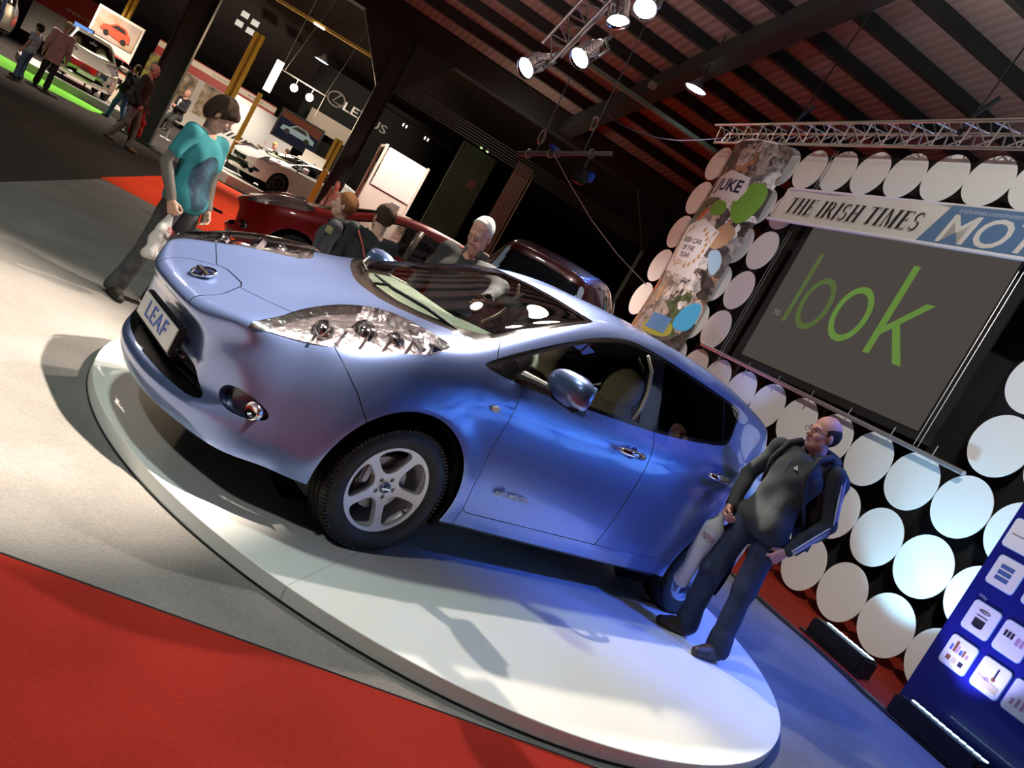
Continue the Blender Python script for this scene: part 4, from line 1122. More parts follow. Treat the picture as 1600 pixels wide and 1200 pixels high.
def jb(s,z):   # s in -1..1 across the sheet, z height above the origin
    a=s*1.15; return Vector((.86*math.sin(a)/math.sin(1.15)+.0, -(.30*(math.cos(a)-math.cos(1.15))/(1-math.cos(1.15)))-.02*math.sin(z*3+s), z))
nx,nz=28,30;V=[jb(-1+2*i/nx,.2+4.27*j/nz) for i in range(nx+1) for j in range(nz+1)]
sh=mk('banner_sheet',V,[(i*(nz+1)+j,(i+1)*(nz+1)+j,(i+1)*(nz+1)+j+1,i*(nz+1)+j+1) for i in range(nx) for j in range(nz)],collage(),t,smooth=True)
def patch(nm,poly,m,off=.006,par=sh,n=1):
    """flat outline in (s,z) wrapped on to the sheet"""
    P=[]
    if 'shape' in nm: poly=smooth_poly(poly,2)
    k=len(poly)
    for i in range(k):
        a=Vector(poly[i]);b=Vector(poly[(i+1)%k]); 
        for j in range(6): P.append(a.lerp(b,j/6))
    c=sum((Vector(p) for p in poly),Vector((0,0)))/k
    rings=[1,.66,.33]; V=[];F=[];K=len(P)
    for r_ in rings:
        for p in P:
            q_=c.lerp(p,r_); w_=jb(q_.x,q_.y); V.append((w_.x,w_.y-off,w_.z))
    w_=jb(c.x,c.y); V.append((w_.x,w_.y-off,w_.z))
    for ri in range(2): F+=[(ri*K+i,ri*K+(i+1)%K,(ri+1)*K+(i+1)%K,(ri+1)*K+i) for i in range(K)]
    F+=[(2*K+i,2*K+(i+1)%K,3*K) for i in range(K)]
    return mk(nm,V,F,m,par)
def jtext(s,nm,m,s0,z0,size,width,par=sh,shear=0,rot=0,off=.010,**k):
    V,F=text_mesh(s,size,shear=shear,**k); sc=width/(V[:,0].max()-V[:,0].min()); W=[]
    for v in V:
        x,y=float(v[0])*sc,float(v[1]); xr=x*math.cos(rot)-y*math.sin(rot); yr=x*math.sin(rot)+y*math.cos(rot)
        w_=jb(s0+xr/.86,z0+yr); W.append((w_.x,w_.y-off-float(v[2]),w_.z))
    return mk(nm,W,F,m,par)
card=mat('card_white',(.72,.70,.72),.4); ink=mat('card_ink',(.03,.02,.05),.5)
c1=patch('white_card',[(-.34,3.42),(.42,3.42),(.50,3.62),(.44,3.84),(-.10,3.93),(-.38,3.80)],card); jtext('JUKE','lettering',ink,.06,3.65,.30,.56,par=c1,bold=.006,extrude=.001)
c2=patch('white_card',[(-.46,2.02),(.42,1.98),(.47,2.86),(-.02,3.02),(-.44,2.86)],card)
gold=mat('laurel_gold',(.50,.33,.14),.4)
for i,(s_,z_) in enumerate((('IRISH CAR',2.60),('OF THE',2.46),('YEAR',2.34),('2011',2.20))): jtext(s_,'lettering',ink if i<3 else gold,.0,z_,.13,[.44,.30,.26,.26][i],par=c2,extrude=.001)
for sg in(-1,1):
    for k in range(9):
        a=math.radians(-70+k*17); s0=sg*.36*math.cos(a); z0=2.45+.36*math.sin(a); 
        patch('laurel_leaf',[(s0,z0),(s0+sg*.06,z0+.03),(s0+sg*.03,z0+.10),(s0-.01*sg,z0+.06)],gold,.010,c2)
gr_=mat('print_green',(.18,.36,.05),.4); sk=mat('print_skin',(.50,.30,.17),.4); sky_=mat('print_sky',(.08,.42,.75),.4); ol=mat('print_olive',(.38,.36,.07),.4)
patch('green_shape',[(.30,3.50),(.45,3.15),(.72,3.05),(.92,3.40),(.95,3.75),(.62,3.85)],gr_,.004); patch('green_shape',[(-.1,3.38),(.28,3.38),(.34,3.12),(.0,3.1)],gr_,.004)
patch('tan_shape',[(.36,2.6),(.62,2.55),(.82,2.9),(.62,3.06),(.40,3.0)],sk,.004); patch('blue_shape',[(.45,2.5),(.80,2.1),(.9,2.4),(.66,2.62)],mat('print_lightblue',(.35,.5,.65),.4),.004)
patch('sky_shape',[(.50,1.15),(.97,1.2),(.97,1.75),(.60,1.62)],sky_,.004); patch('olive_shape',[(-.1,.9),(.65,.95),(.6,1.28),(-.02,1.2)],ol,.004); patch('olive_shape',[(.1,.35),(.72,.45),(.62,.82),(.05,.75)],ol,.004)
c3=patch('blue_card',[(.02,1.0),(.50,1.02),(.50,1.30),(.04,1.28)],mat('print_blue',(.12,.25,.5),.4),.008); 
patch('orange_shape',[(-.30,2.95),(-.2,3.2),(-.05,3.22),(-.12,2.98)],mat('print_orange',(.6,.16,.06),.4),.004); patch('orange_shape',[(-.62,1.62),(-.48,1.9),(-.36,1.86),(-.42,1.6)],MAT['print_orange'],.004)
for s0,z0 in((-.55,.9),(-.35,.75),(-.6,1.25),(-.2,1.45),(-.4,.45),(0.1,.3)):
    patch('tan_shape',[(s0,z0),(s0+.16,z0+.05),(s0+.12,z0+.3),(s0+.02,z0+.24)],sk,.004)
mb=MB(); mb.tube([jb(-1,4.47),jb(-.5,4.47),jb(0,4.47),jb(.5,4.47),jb(1,4.47)],.022,8); mb.build('top_rail',MAT['pole_white'],t)
# lattice trusses
def truss_mesh(L,w,r=.024,step=.42):
    mb=MB(); ends=[(-w/2,0),(w/2,0),(0,-w*.87)]
    for y,z in ends: mb.tube([(0,y,z),(L,y,z)],r,8)
    n=max(2,int(L/step))
    for i in range(n):
        x0,x1=L*i/n,L*(i+1)/n;xm=(x0+x1)/2
        for (a,b) in((0,1),(1,2),(2,0)):
            A,B=ends[a],ends[b]; mb.tube([(x0,*A),(xm,*B)],r*.45,5); mb.tube([(xm,*B),(x1,*A)],r*.45,5)
    return mb
o=truss_mesh(8.9,.30).build('lighting_truss',ALU); o.location=Wp(-7.95,5.76,.25); o.rotation_euler=(0,0,A_W); tag(o,'aluminium lattice truss running above the white disc backdrop','truss')
for u in(-5.9,-2.5):
    mb=MB(); mb.tube([Wp(u,5.75,.25),Wp(u+.4,8.5,.25)],.012,5); mb.tube([Wp(u-.1,5.7,.2),Wp(u+.05,5.95,.25),Wp(u+.25,6.15,.25)],.03,6); o=mb.build('truss_chain',BLACK)
    tag(o,'black sling holding up the backdrop truss, %s'%('left one' if u<-4 else 'right one'),'sling')
# LED light bars on the floor
def led_bar(u,off,L,label,col,strength):
    t=empty('led_light_bar',Wp(u,.006,off),A_W,label,'stage light','LED bars on the floor at the foot of the backdrop')
    mb=MB(); mb.box((0,0,.10),(L,.20,.17),bev=.012); mb.build('housing',mat('led_housing',(.01,.01,.011),.35),t)
    mb=MB(); mb.box((0,-.09,.013),(L+.14,.05,.016)); mb.box((-L/2-.012,0,.09),(.02,.16,.15)); mb.box((L/2+.012,0,.09),(.02,.16,.15)); mb.build('mounting_bracket',BLACK,t)
    mb=MB(); n=int(L/.07)
    for i in range(n):
        x=-L/2+.06+(L-.12)*i/(n-1); mb.box((x,.055,.187),(.05,.035,.006),Matrix.Rotation(.35,3,'Z'),bev=.002)
    mb.build('led_row',emis('led_'+label[:6],col,strength),t)
    d=bpy.data.lights.new('led_wash','AREA'); d.shape='RECTANGLE'; d.size=L; d.size_y=.06; d.energy=0; 
    return t
led_bar(.48,.95,.66,'black LED bar on the floor under the lit discs, shining light blue upward',(.45,.75,1),9)
led_bar(1.80,1.18,.78,'black LED bar on the floor in front of the blue icon panel',(.7,.7,1),9)
# info panel with icons
t=empty('icon_panel',Wp(1.14,.006,.89),A_W,'dark blue display panel with rows of white picture tiles','display panel')
pm=mat('panel_blue_print',(.012,.016,.20),.35,coat=.3)
mb=MB(); mb.box((.75,.03,1.15),(1.5,.05,2.28),bev=.01); pn=mb.build('panel_board',pm,t)
tile=mat('tile_white',(.82,.82,.86),.4); tl2=mat('tile_edge_blue',(.25,.5,.85),.4)
icons=[(.25,.66,'city'),(.25,.99,'drum'),(.22,1.40,'cards'),(.17,1.72,'line'),(.56,.66,'thermo'),(.55,.99,'packs'),(.55,1.40,'line'),(.85,.66,'bars'),(.85,.99,'cards'),(.85,1.4,'drum')]
ic_dark=mat('icon_dark',(.03,.03,.04),.5); ic_br=mat('icon_brown',(.25,.10,.04),.5); ic_bl=mat('icon_blue',(.08,.14,.38),.5); ic_pk=mat('icon_pink',(.5,.3,.45),.5); ic_y=mat('icon_sand',(.6,.5,.25),.5)
for x,z,kd in icons:
    mb=MB(); mb.prism(rrect(.25,.25,.03),.006,O=(x,-.001,z),X=(1,0,0),Y=(0,0,1)); tt=mb.build('picture_tile',tile,pn)
    mb=MB(); mb.prism(rrect(.262,.262,.034),.003,O=(x,.001,z),X=(1,0,0),Y=(0,0,1)); mb.build('tile_rim',tl2,tt)
    def sh_(P,m,nm='icon_shape'): 
        mb=MB(); mb.prism([(x+a,z+b) for a,b in P],.0015,O=(0,-.0075,0),X=(1,0,0),Y=(0,0,1)); mb.build(nm,m,tt)
    if kd=='drum':
        sh_([(a,b*.35+.05) for a,b in circle(.05,20)],tile); sh_([(-.05,-.06),(.05,-.06),(.05,.0),(-.05,.0)],ic_dark); sh_([(a,b*.3+.065) for a,b in circle(.052,20)],ic_dark); sh_([(a,b*.3+.067) for a,b in circle(.044,20)],tile); sh_([(-.052,.02),(.052,.02),(.052,.028),(-.052,.028)],ic_dark); sh_([(a,b*.3-.06) for a,b in circle(.05,20)],ic_dark)
    if kd=='cards':
        for k in range(3): sh_([(-.07,.065-.05*k),(.05,.065-.05*k),(.05,.03-.05*k),(-.07,.03-.05*k)],ic_bl)
    if kd=='packs':
        for k in range(3): sh_([(-.09+.03*k,-.0),(-.068+.03*k,0),(-.068+.03*k,.05),(-.09+.03*k,.05)],ic_dark)
        for k in range(2): sh_([(.02+.04*k,-.02),(.05+.04*k,-.02),(.05+.04*k,.04),(.02+.04*k,.04)],ic_pk)
    if kd=='city':
        for k,(w_,h_) in enumerate(((.02,.05),(.025,.09),(.02,.06),(.025,.04),(.02,.055),(.025,.035))): sh_([(-.09+.03*k,0),(-.09+.03*k+w_,0),(-.09+.03*k+w_,h_),(-.09+.03*k,h_)],[ic_bl,ic_br,ic_pk][k%3])
        for k in range(3): sh_([(-.08+.06*k,-.08),(-.04+.06*k,-.08),(-.04+.06*k,-.04),(-.08+.06*k,-.04)],[ic_br,ic_y,ic_dark][k])
    if kd=='thermo':
        sh_([(-.10,-.09),(.10,-.09),(.10,-.04),(-.10,-.02)],ic_y); sh_([(.02,.0),(.035,.0),(.035,.09),(.02,.09)],ic_dark); sh_(circle(.018,14,.0275,.0),ic_br); sh_([(-.05,-.03),(-.02,-.045),(.01,-.03),(-.02,-.01)],ic_pk)
    if kd=='bars':
        for k in range(4): sh_([(-.08+.045*k,-.07),(-.055+.045*k,-.07),(-.055+.045*k,-.02+.02*k),(-.08+.045*k,-.02+.02*k)],ic_pk)
    if kd=='line': sh_([(-.09,-.01),(.09,-.01),(.09,-.004),(-.09,-.004)],ic_dark)
put_text('Why','small_lettering',mat('panel_text',(.3,.35,.6),.5),pn,(.16,-.0005,1.155),(1,0,0),(0,0,1),.04,extrude=.0008)
# cable along the stage edge
mb=MB(); P=[Wp(-3+ i*.35,.016,1.30+.03*math.sin(i*1.7)) for i in range(18)]; mb.tube(P,.008,6); o=mb.build('floor_cable',BLACK,smooth=True); tag(o,'black cable lying along the edge of the red strip before the backdrop','cable')
# ---------------- people ----------------
def vl(a,b,t): a=np.array(a,float);b=np.array(b,float); return a+(b-a)*t
def bounds(J,pts,pad): 
    A=np.array([J[p] if isinstance(p,str) else p for p in pts]); return A.min(0)-pad,A.max(0)+pad
SK={n:mat('skin_'+n,c,.55,noise=(30,.10)) for n,c in dict(fair=(.55,.32,.24),ruddy=(.56,.27,.20),tan=(.46,.27,.19)).items()}
EYEW=mat('eye_white',(.7,.68,.66),.2); EYED=mat('eye_dark',(.03,.02,.02),.15); LIP=mat('lip',(.42,.16,.14),.5)
BASE=dict(pel=(0,0,.93),chest=(.0,0,1.26),neck=(-.01,0,1.47),head=(.02,0,1.635),
 shL=(0,.185,1.415),shR=(0,-.185,1.415),elL=(-.02,.25,1.12),elR=(-.02,-.25,1.12),wrL=(.06,.27,.88),wrR=(.06,-.27,.88),
 hpL=(0,.095,.92),hpR=(0,-.095,.92),knL=(.03,.11,.50),knR=(.03,-.11,.50),anL=(0,.12,.085),anR=(0,-.12,.085))
def person(name,label,loc,heading,J=None,sc=1.,skin='fair',hair='short',hairc=(.05,.03,.02),top=None,topc=(.1,.1,.12),sleeve='long',sleevec=None,
           botc=(.05,.06,.10),shoec=(.03,.025,.02),res=.010,head_yaw=0,head_pitch=0,head_roll=0,bulk=1.,hood=False,group=None,toeL=0,toeR=0,glasses=False,grip=(0,0),topm=None,botm=None,long_top=.0,elder=False,open_coat=None,seed=1,female=False,cat='person'):
    j=dict(BASE); j.update(J or {}); j={k:np.array(v,float) for k,v in j.items()}
    root=empty(name,loc,heading,label,cat,group); root.scale=(sc,sc,sc)
    Rh=(Matrix.Rotation(head_yaw,3,'Z')@Matrix.Rotation(head_pitch,3,'Y')@Matrix.Rotation(head_roll,3,'X'))
    R=np.array(Rh); hc=j['head']; hp=lambda x,y,z: hc+R@np.array([x,y,z])
    # hand frames: palm continues the forearm
    def hand(f,s,c):
        w=j['wr'+s]; e=j['el'+s]; d=(w-e)/np.linalg.norm(w-e); sg=1 if s=='L' else -1
        fwd=np.array([1,0,0.]); side=np.cross(d,fwd); side/=np.linalg.norm(side)+1e-9; fw_=np.cross(side,d)
        inn=np.array([0,-sg,0.]); inn=inn-d*(inn@d); inn/=np.linalg.norm(inn)+1e-9; acr=np.cross(d,inn); acr/=np.linalg.norm(acr)
        if acr[0]<0: acr=-acr
        g=grip[0 if s=='L' else 1]
        k0=w+d*.035; f.cap(w-d*.02,w+d*.02,.026,.026,k=.02); 
        for q in(-.03,-.01,.01,.03): f.cap(w+d*.03+acr*q*.7,w+d*.085+acr*q,.017,.0145,k=.014)
        for q,L in((-.033,.058),(-.011,.072),(.011,.078),(.033,.068)):
            a=w+d*.09+acr*q; t1=.35+g*.9;t2=.8+g*1.5
            b=a+(d*math.cos(t1)+inn*math.sin(t1))*L*.5; c_=b+(d*math.cos(t2)+inn*math.sin(t2))*L*.5
            f.cap(a,b,.0105,.0095,k=.005); f.cap(b,c_,.0092,.0078,k=.004)
        a=w+d*.035+acr*.028+inn*.012; b=a+(d*.7+acr*.55+inn*.35)*.036; c_=b+(d*.9+inn*(.25+g*.6)-acr*.0)*.03
        f.cap(a,b,.0135,.0115,k=.01); f.cap(b,c_,.0112,.009,k=.005)
    allp=[hp(0,0,.2),hp(.12,0,0),hp(-.12,0,0),hp(0,.12,0),hp(0,-.12,0)]+[j[k] for k in j]+[j['wrL']+(j['wrL']-j['elL'])*.75,j['wrR']+(j['wrR']-j['elR'])*.75,j['anL']+[.2,0,-.08],j['anR']+[.2,0,-.08]]
    A=np.array(allp); lo=A.min(0)-.09;hi=A.max(0)+.09
    # ---- body
    f=Field(lo,hi,res)
    f.cap(j['pel'],j['chest'],.075*bulk,.08*bulk,k=.04); f.cap(j['chest'],j['neck']-[0,0,.06],.10*bulk,.06,k=.04)
    f.cap(j['neck']-[0,0,.05],hp(-.015,0,-.06),.056*(1.06 if not female else .9),.052,k=.03)
    for s in'LR':
        f.cap(j['sh'+s],j['neck']-[0,0,.05],.045,.05,k=.03); f.cap(j['sh'+s],j['el'+s],.040,.034,k=.02); f.cap(j['el'+s],j['wr'+s],.034,.024,k=.015)
        f.cap(j['hp'+s],j['kn'+s],.065,.045,k=.03); f.cap(j['kn'+s],j['an'+s],.042,.03,k=.02); hand(f,s,0)
    # head
    f.ell(hp(-.012,0,.035),(.094,.074,.092),R,k=.0); f.ell(hp(.022,0,-.03),(.066,.058,.082),R,k=.03)
    f.cap(hp(.055,0,-.088),hp(.045,0,-.085),.024,.026,k=.03)   # chin
    f.cap(hp(.020,.043,-.062),hp(.045,.02,-.085),.02,.02,k=.03); f.cap(hp(.020,-.043,-.062),hp(.045,-.02,-.085),.02,.02,k=.03)
    f.cap(hp(.078,.03,.022),hp(.083,0,.02),.012,.012,k=.015); f.cap(hp(.078,-.03,.022),hp(.083,0,.02),.012,.012,k=.015)   # brow
    f.cap(hp(.084,0,.008),hp(.108,0,-.028),.0095,.0135,k=.010); f.cap(hp(.094,.011,-.032),hp(.094,-.011,-.032),.009,.009,k=.008)  # nose
    f.ell(hp(.083,.031,.0),(.011,.015,.009),R,k=.008,sub=True); f.ell(hp(.083,-.031,.0),(.011,.015,.009),R,k=.008,sub=True)
    f.cap(hp(.060,.038,-.022),hp(.062,.036,-.026),.018,.018,k=.02); f.cap(hp(.060,-.038,-.022),hp(.062,-.036,-.026),.018,.018,k=.02)  # cheeks
    f.cap(hp(.083,.016,-.058),hp(.083,-.016,-.058),.008,.008,k=.010)   # lips
    for sg in(1,-1):
        f.ell(hp(-.005,sg*.076,-.008),(.018,.009,.032),R@np.array(Matrix.Rotation(.15,3,'Y')),k=.008)
    body=f.obj('body',SK[skin],root)
    if res<.0085:
        for sg in(1,-1):
            for nm,off,r_,m_ in(('eye',0,.0115,EYEW),('iris',.0065,.0062,EYED)):
                bm=bmesh.new(); bmesh.ops.create_uvsphere(bm,u_segments=14,v_segments=10,radius=r_)
                c=Vector(hp(.0695+off,sg*.031,.0)); e=mk(nm,[v.co+c for v in bm.verts],[[q.index for q in f_.verts] for f_ in bm.faces],m_,root if nm=='eye' else e0,smooth=True); bm.free()
                if nm=='eye': e0=e
            mb=MB(); mb.tube([hp(.087,sg*.014,.022),hp(.090,sg*.03,.027),hp(.080,sg*.048,.021)],[.003,.004,.002],6); mb.build('eyebrow',mat('brow_%02d%02d'%(int(hairc[0]*99),int(hairc[1]*99)),hairc,.8),root)
        mb=MB(); mb.tube([hp(.086,-.022,-.0575),hp(.0925,-.008,-.0555),hp(.0925,.008,-.0555),hp(.086,.022,-.0575)],[.002,.0045,.0045,.002],6); mb.build('lips',LIP,root,smooth=True)
    # ---- hair
    if hair:
        hm=mat('hair_%02d%02d%02d'%tuple(int(c*99) for c in hairc),hairc,.85,spec=.2,noise=(60,.25),bump=(90,.5,.006))
        hr=min(res,.007) if res<.012 else res
        c0=hp(0,0,.02); f=Field(c0-.19,c0+.19,hr)
        if hair in('short','mop','crop'):
            th={'short':.016,'mop':.026,'crop':.005}[hair]
            f.ell(hp(-.016,0,.037),(.094+th,.074+th,.092+th),R,k=0)
            if hair=='mop':
                f.ell(hp(-.03,0,-.012),(.088+th,.070+th,.105),R,k=.02); f.cap(hp(.07,.035,.075),hp(.088,-.03,.06),.022,.018,k=.02); f.cap(hp(.05,-.06,.05),hp(.04,-.07,.0),.02,.014,k=.02); f.cap(hp(.05,.06,.05),hp(.04,.07,.0),.02,.014,k=.02)
                f.wrinkle(.007,75,seed,.3)
                f.half(tuple(hp(.04,0,-.01)),tuple(R@np.array([.62,0,-.78])))
            else:
                f.wrinkle(.0035,95,seed,.3)
                f.half(tuple(hp(.055 if hair=='short' else .036,0,.05 if hair=='short' else .085)),tuple(R@np.array([.86,0,-.5]))); f.half(tuple(hp(-.05,0,-.068)),tuple(R@np.array([.25,0,-.97])))
            for sg in(1,-1): f.ell(hp(.0,sg*.083,-.015),(.03,.02,.035),R,k=.0,sub=True)
        if hair=='balding':
            f.ell(hp(-.020,0,.020),(.096,.081,.085),R,k=0)
            f.ell(hp(.085,0,.115),(.105,.066,.085),R,k=.01,sub=True); f.half(tuple(hp(.034,0,.02)),tuple(R@np.array([.92,0,-.4]))); f.half(tuple(hp(-.05,0,-.06)),tuple(R@np.array([.25,0,-.97])))
            for sg in(1,-1): f.ell(hp(.0,sg*.084,-.012),(.028,.02,.032),R,k=.0,sub=True)
        if hair=='fringe':   # bald crown
            f.ell(hp(-.02,0,.01),(.094,.080,.065),R,k=0); f.ell(hp(.02,0,.09),(.13,.1,.065),R,k=0,sub=True); f.half(tuple(hp(.02,0,0)),tuple(R@np.array([1,0,-.2])))
            for sg in(1,-1): f.ell(hp(.0,sg*.084,-.012),(.028,.02,.032),R,k=.0,sub=True)
        if hair=='long':
            f.ell(hp(-.02,0,.03),(.105,.09,.105),R,k=0); f.cap(hp(-.05,0,0),hp(-.06,0,-.16),.085,.07,k=.03); f.half(tuple(hp(.05,0,.04)),tuple(R@np.array([.85,0,-.5])))
        f.obj('hair',hm,root)
    # ---- trousers
    bm_=botm or mat('trousers_%02d%02d%02d'%tuple(int(c*99) for c in botc),botc,.85,noise=(14,.22),bump=(40,.3,.004))
    P=[j[k] for k in('pel','hpL','hpR','knL','knR','anL','anR')]; A=np.array(P); f=Field(A.min(0)-.17,A.max(0)+.16,max(res,.008))
    f.cap(j['pel']+[0,.05,.0],j['pel']+[0,-.05,.0],.100*bulk,.100*bulk,k=.05)
    for s in'LR':
        f.cap(j['hp'+s]+[0,0,-.02],j['kn'+s],.100*bulk,.072,k=.05); f.cap(j['kn'+s],vl(j['kn'+s],j['an'+s],.96),.070,.066,k=.03)
        f.cap(vl(j['kn'+s],j['an'+s],.82),vl(j['kn'+s],j['an'+s],1.02)+[-.01,0,0],.070,.074,k=.02)
    f.wrinkle(.0045,30,seed+3,.7)
    f.half((0,0,j['pel'][2]+.06),(0,0,1)); 
    zc=min(j['anL'][2],j['anR'][2])-.045; f.half((0,0,zc),(0,0,-1)); f.obj('trousers',bm_,root)
    # ---- shoes
    sm=mat('shoe_%02d%02d%02d'%tuple(int(c*99) for c in shoec),shoec,.5)
    for s,ty in(('L',toeL),('R',toeR)):
        a=j['an'+s]; g=max(0,a[2]-.085); d=np.array([math.cos(ty),math.sin(ty),0]); f=Field(a-[.28,.28,.14],a+[.28,.28,.08],max(res,.008))
        f.cap(a-d*.035-[0,0,.040],a+d*.09-[0,0,.045],.042,.044,k=.02); f.cap(a+d*.09-[0,0,.048],a+d*.165-[0,0,.055],.045,.034,k=.02); f.cap(a+[0,0,-.01],a+d*.04-[0,0,.035],.048,.045,k=.03)
        f.half((0,0,g+.0+(a[2]-.085-g)),(0,0,-1)); f.obj('shoe',sm,root)
    # ---- top
    tm_=topm or mat('top_%02d%02d%02d'%tuple(int(c*99) for c in topc),topc,.85,noise=(10,.18),bump=(30,.3,.005))
    P=[j[k] for k in('pel','chest','neck','shL','shR','elL','elR','wrL','wrR')]; A=np.array(P); f=Field(A.min(0)-.20,A.max(0)+.18,max(res,.008))
    ex=.0 if top!='jacket' else .018
    hem=j['pel']+[0,0,-.02-long_top]
    f.cap(hem+[0,.085,0],hem+[0,-.085,0],.124*bulk+ex,.124*bulk+ex,k=.06); f.cap(hem+[0,.07,0],j['chest']+[0,.05,0],.108*bulk+ex,.115*bulk+ex,k=.05); f.cap(hem+[0,-.07,0],j['chest']+[0,-.05,0],.108*bulk+ex,.115*bulk+ex,k=.05)
    f.cap(j['chest']+[0,.07,.02],j['chest']+[0,-.07,.02],.118*bulk+ex,.118*bulk+ex,k=.05)
    f.cap(j['chest']+[0,0,.08],j['neck']-[0,0,.055],.10,.062,k=.05)
    L1=1. if sleeve=='long' else .48
    for s in'LR':
        f.cap(j['sh'+s],j['neck']-[0,0,.07],.062+ex*.6,.06,k=.04)
        if sleeve=='long':
            f.cap(j['sh'+s],j['el'+s],.060+ex*.6,.051+ex*.5,k=.03); f.cap(j['el'+s],vl(j['el'+s],j['wr'+s],.97),.051+ex*.5,.042+ex*.4,k=.02)
        else: f.cap(j['sh'+s],vl(j['sh'+s],j['el'+s],.60),.059,.060,k=.03)
    f.wrinkle(.006,30,seed+7,1.2)
    f.half((0,0,hem[2]-.085),(0,0,-1))
    nb_=j['neck']-np.array([0,0,.05]); d=hp(-.015,0,-.06)-nb_; d=d/np.linalg.norm(d)
    f.cap(nb_+d*.055+[.02,0,0],nb_+d*.25+[.03,0,0],.062*(1. if not female else .9),.11,k=.012,sub=True)
    tp=f.obj({'jacket':'jacket','shirt':'shirt','hoodie':'hoodie'}.get(top,'shirt'),tm_,root)
    if sleeve=='short' and sleevec is not None:
        for s in'LR':
            f=Field(A.min(0)-.18,A.max(0)+.14,max(res,.008))
            f.cap(vl(j['sh'+s],j['el'+s],.4),j['el'+s],.048,.045,k=.02); f.cap(j['el'+s],vl(j['el'+s],j['wr'+s],.97),.045,.039,k=.02)
            f.wrinkle(.004,45,seed+9); f.obj('undershirt_sleeve',sleevec,root)
    if hood:
        f=Field(j['neck']-.2,j['neck']+.2,max(res,.008))
        for a0 in range(0,13):
            a=math.radians(-150+25*a0); 
            p=j['neck']+np.array([-.035+.085*math.cos(a)*-1,.095*math.sin(a),.005-.03*math.cos(a)*-1]); f.ell(p,(.042,.042,.038),k=.03)
        f.ell(j['neck']+[-.10,0,-.04],(.06,.10,.07),k=.04); f.wrinkle(.004,40,seed); f.obj('hood',tm_,root)
    if glasses:
        mb=MB()
        for sg in(1,-1):
            P=[hp(.104,sg*.034+.021*math.cos(a),-.002+.015*math.sin(a)) for a in np.linspace(0,2*PI,17)]; mb.tube(P,.0016,5,cap=False)
            mb.tube([hp(.103,sg*.055,.003),hp(.06,sg*.076,.005),hp(-.005,sg*.081,.002)],.0018,5)
        mb.tube([hp(.105,.013,.0),hp(.105,-.013,.0)],.0016,5); mb.build('spectacles',GLOSSBLACK,root)
    return root,j,hp
# heading that looks along the image: right = camera right on the floor
HR=math.atan2(-.692,.722)
def wl(root,p): 
    """world point of a local point"""
    return Matrix.LocRotScale(root.location,root.rotation_euler,root.scale)@Vector(p)
def striped(name,c1,c2,scale,axis='z'):
    m=mat(name,c1,.9); nt=m.node_tree;b=nt.nodes['Principled BSDF']; tc=nt.nodes.new('ShaderNodeTexCoord'); w_=nt.nodes.new('ShaderNodeTexWave'); w_.bands_direction='Z'; w_.inputs['Scale'].default_value=scale
    nt.links.new(tc.outputs['Object'],w_.inputs['Vector']); r=nt.nodes.new('ShaderNodeValToRGB'); r.color_ramp.elements[0].position=.45; r.color_ramp.elements[1].position=.55; r.color_ramp.elements[0].color=(*c1,1); r.color_ramp.elements[1].color=(*c2,1)
    nt.links.new(w_.outputs['Fac'],r.inputs[0]); nt.links.new(r.outputs[0],b.inputs['Base Color']); return m
def teal_shirt():
    m=mat('teal_print_shirt',(.03,.22,.25),.9); nt=m.node_tree;b=nt.nodes['Principled BSDF']; N=nt.nodes.new;L=nt.links.new
    tc=N('ShaderNodeTexCoord'); n=N('ShaderNodeTexNoise'); n.inputs['Scale'].default_value=9; n.inputs['Detail'].default_value=5; L(tc.outputs['Object'],n.inputs['Vector'])
    r=N('ShaderNodeValToRGB'); r.color_ramp.elements[0].color=(.012,.030,.055,1); r.color_ramp.elements[1].color=(.04,.12,.17,1); r.color_ramp.elements[0].position=.4; r.color_ramp.elements[1].position=.62; L(n.outputs['Fac'],r.inputs[0])
    # printed area: chest front below z 1.33
    sx=N('ShaderNodeSeparateXYZ'); L(tc.outputs['Object'],sx.inputs[0])
    c=N('ShaderNodeCombineXYZ'); L(sx.outputs['Y'],c.inputs[0]); L(sx.outputs['Z'],c.inputs[1])
    vm=N('ShaderNodeVectorMath'); vm.operation='SUBTRACT'; vm.inputs[1].default_value=(.0,1.08,0); L(c.outputs[0],vm.inputs[0])
    v2=N('ShaderNodeVectorMath'); v2.operation='MULTIPLY'; v2.inputs[1].default_value=(7.2,4.6,0); L(vm.outputs[0],v2.inputs[0])
    ln=N('ShaderNodeVectorMath'); ln.operation='LENGTH'; L(v2.outputs[0],ln.inputs[0])
    lt=N('ShaderNodeMath'); lt.operation='LESS_THAN'; lt.inputs[1].default_value=1.; L(ln.outputs['Value'],lt.inputs[0])
    gx_=N('ShaderNodeMath'); gx_.operation='GREATER_THAN'; gx_.inputs[1].default_value=.02; L(sx.outputs['X'],gx_.inputs[0])
    mu=N('ShaderNodeMath'); mu.operation='MULTIPLY'; L(lt.outputs[0],mu.inputs[0]); L(gx_.outputs[0],mu.inputs[1])
    mx=N('ShaderNodeMix'); mx.data_type='RGBA'; L(mu.outputs[0],mx.inputs[0]); mx.inputs[6].default_value=(.03,.22,.25,1); L(r.outputs[0],mx.inputs[7]); L(mx.outputs[2],b.inputs['Base Color']); return m
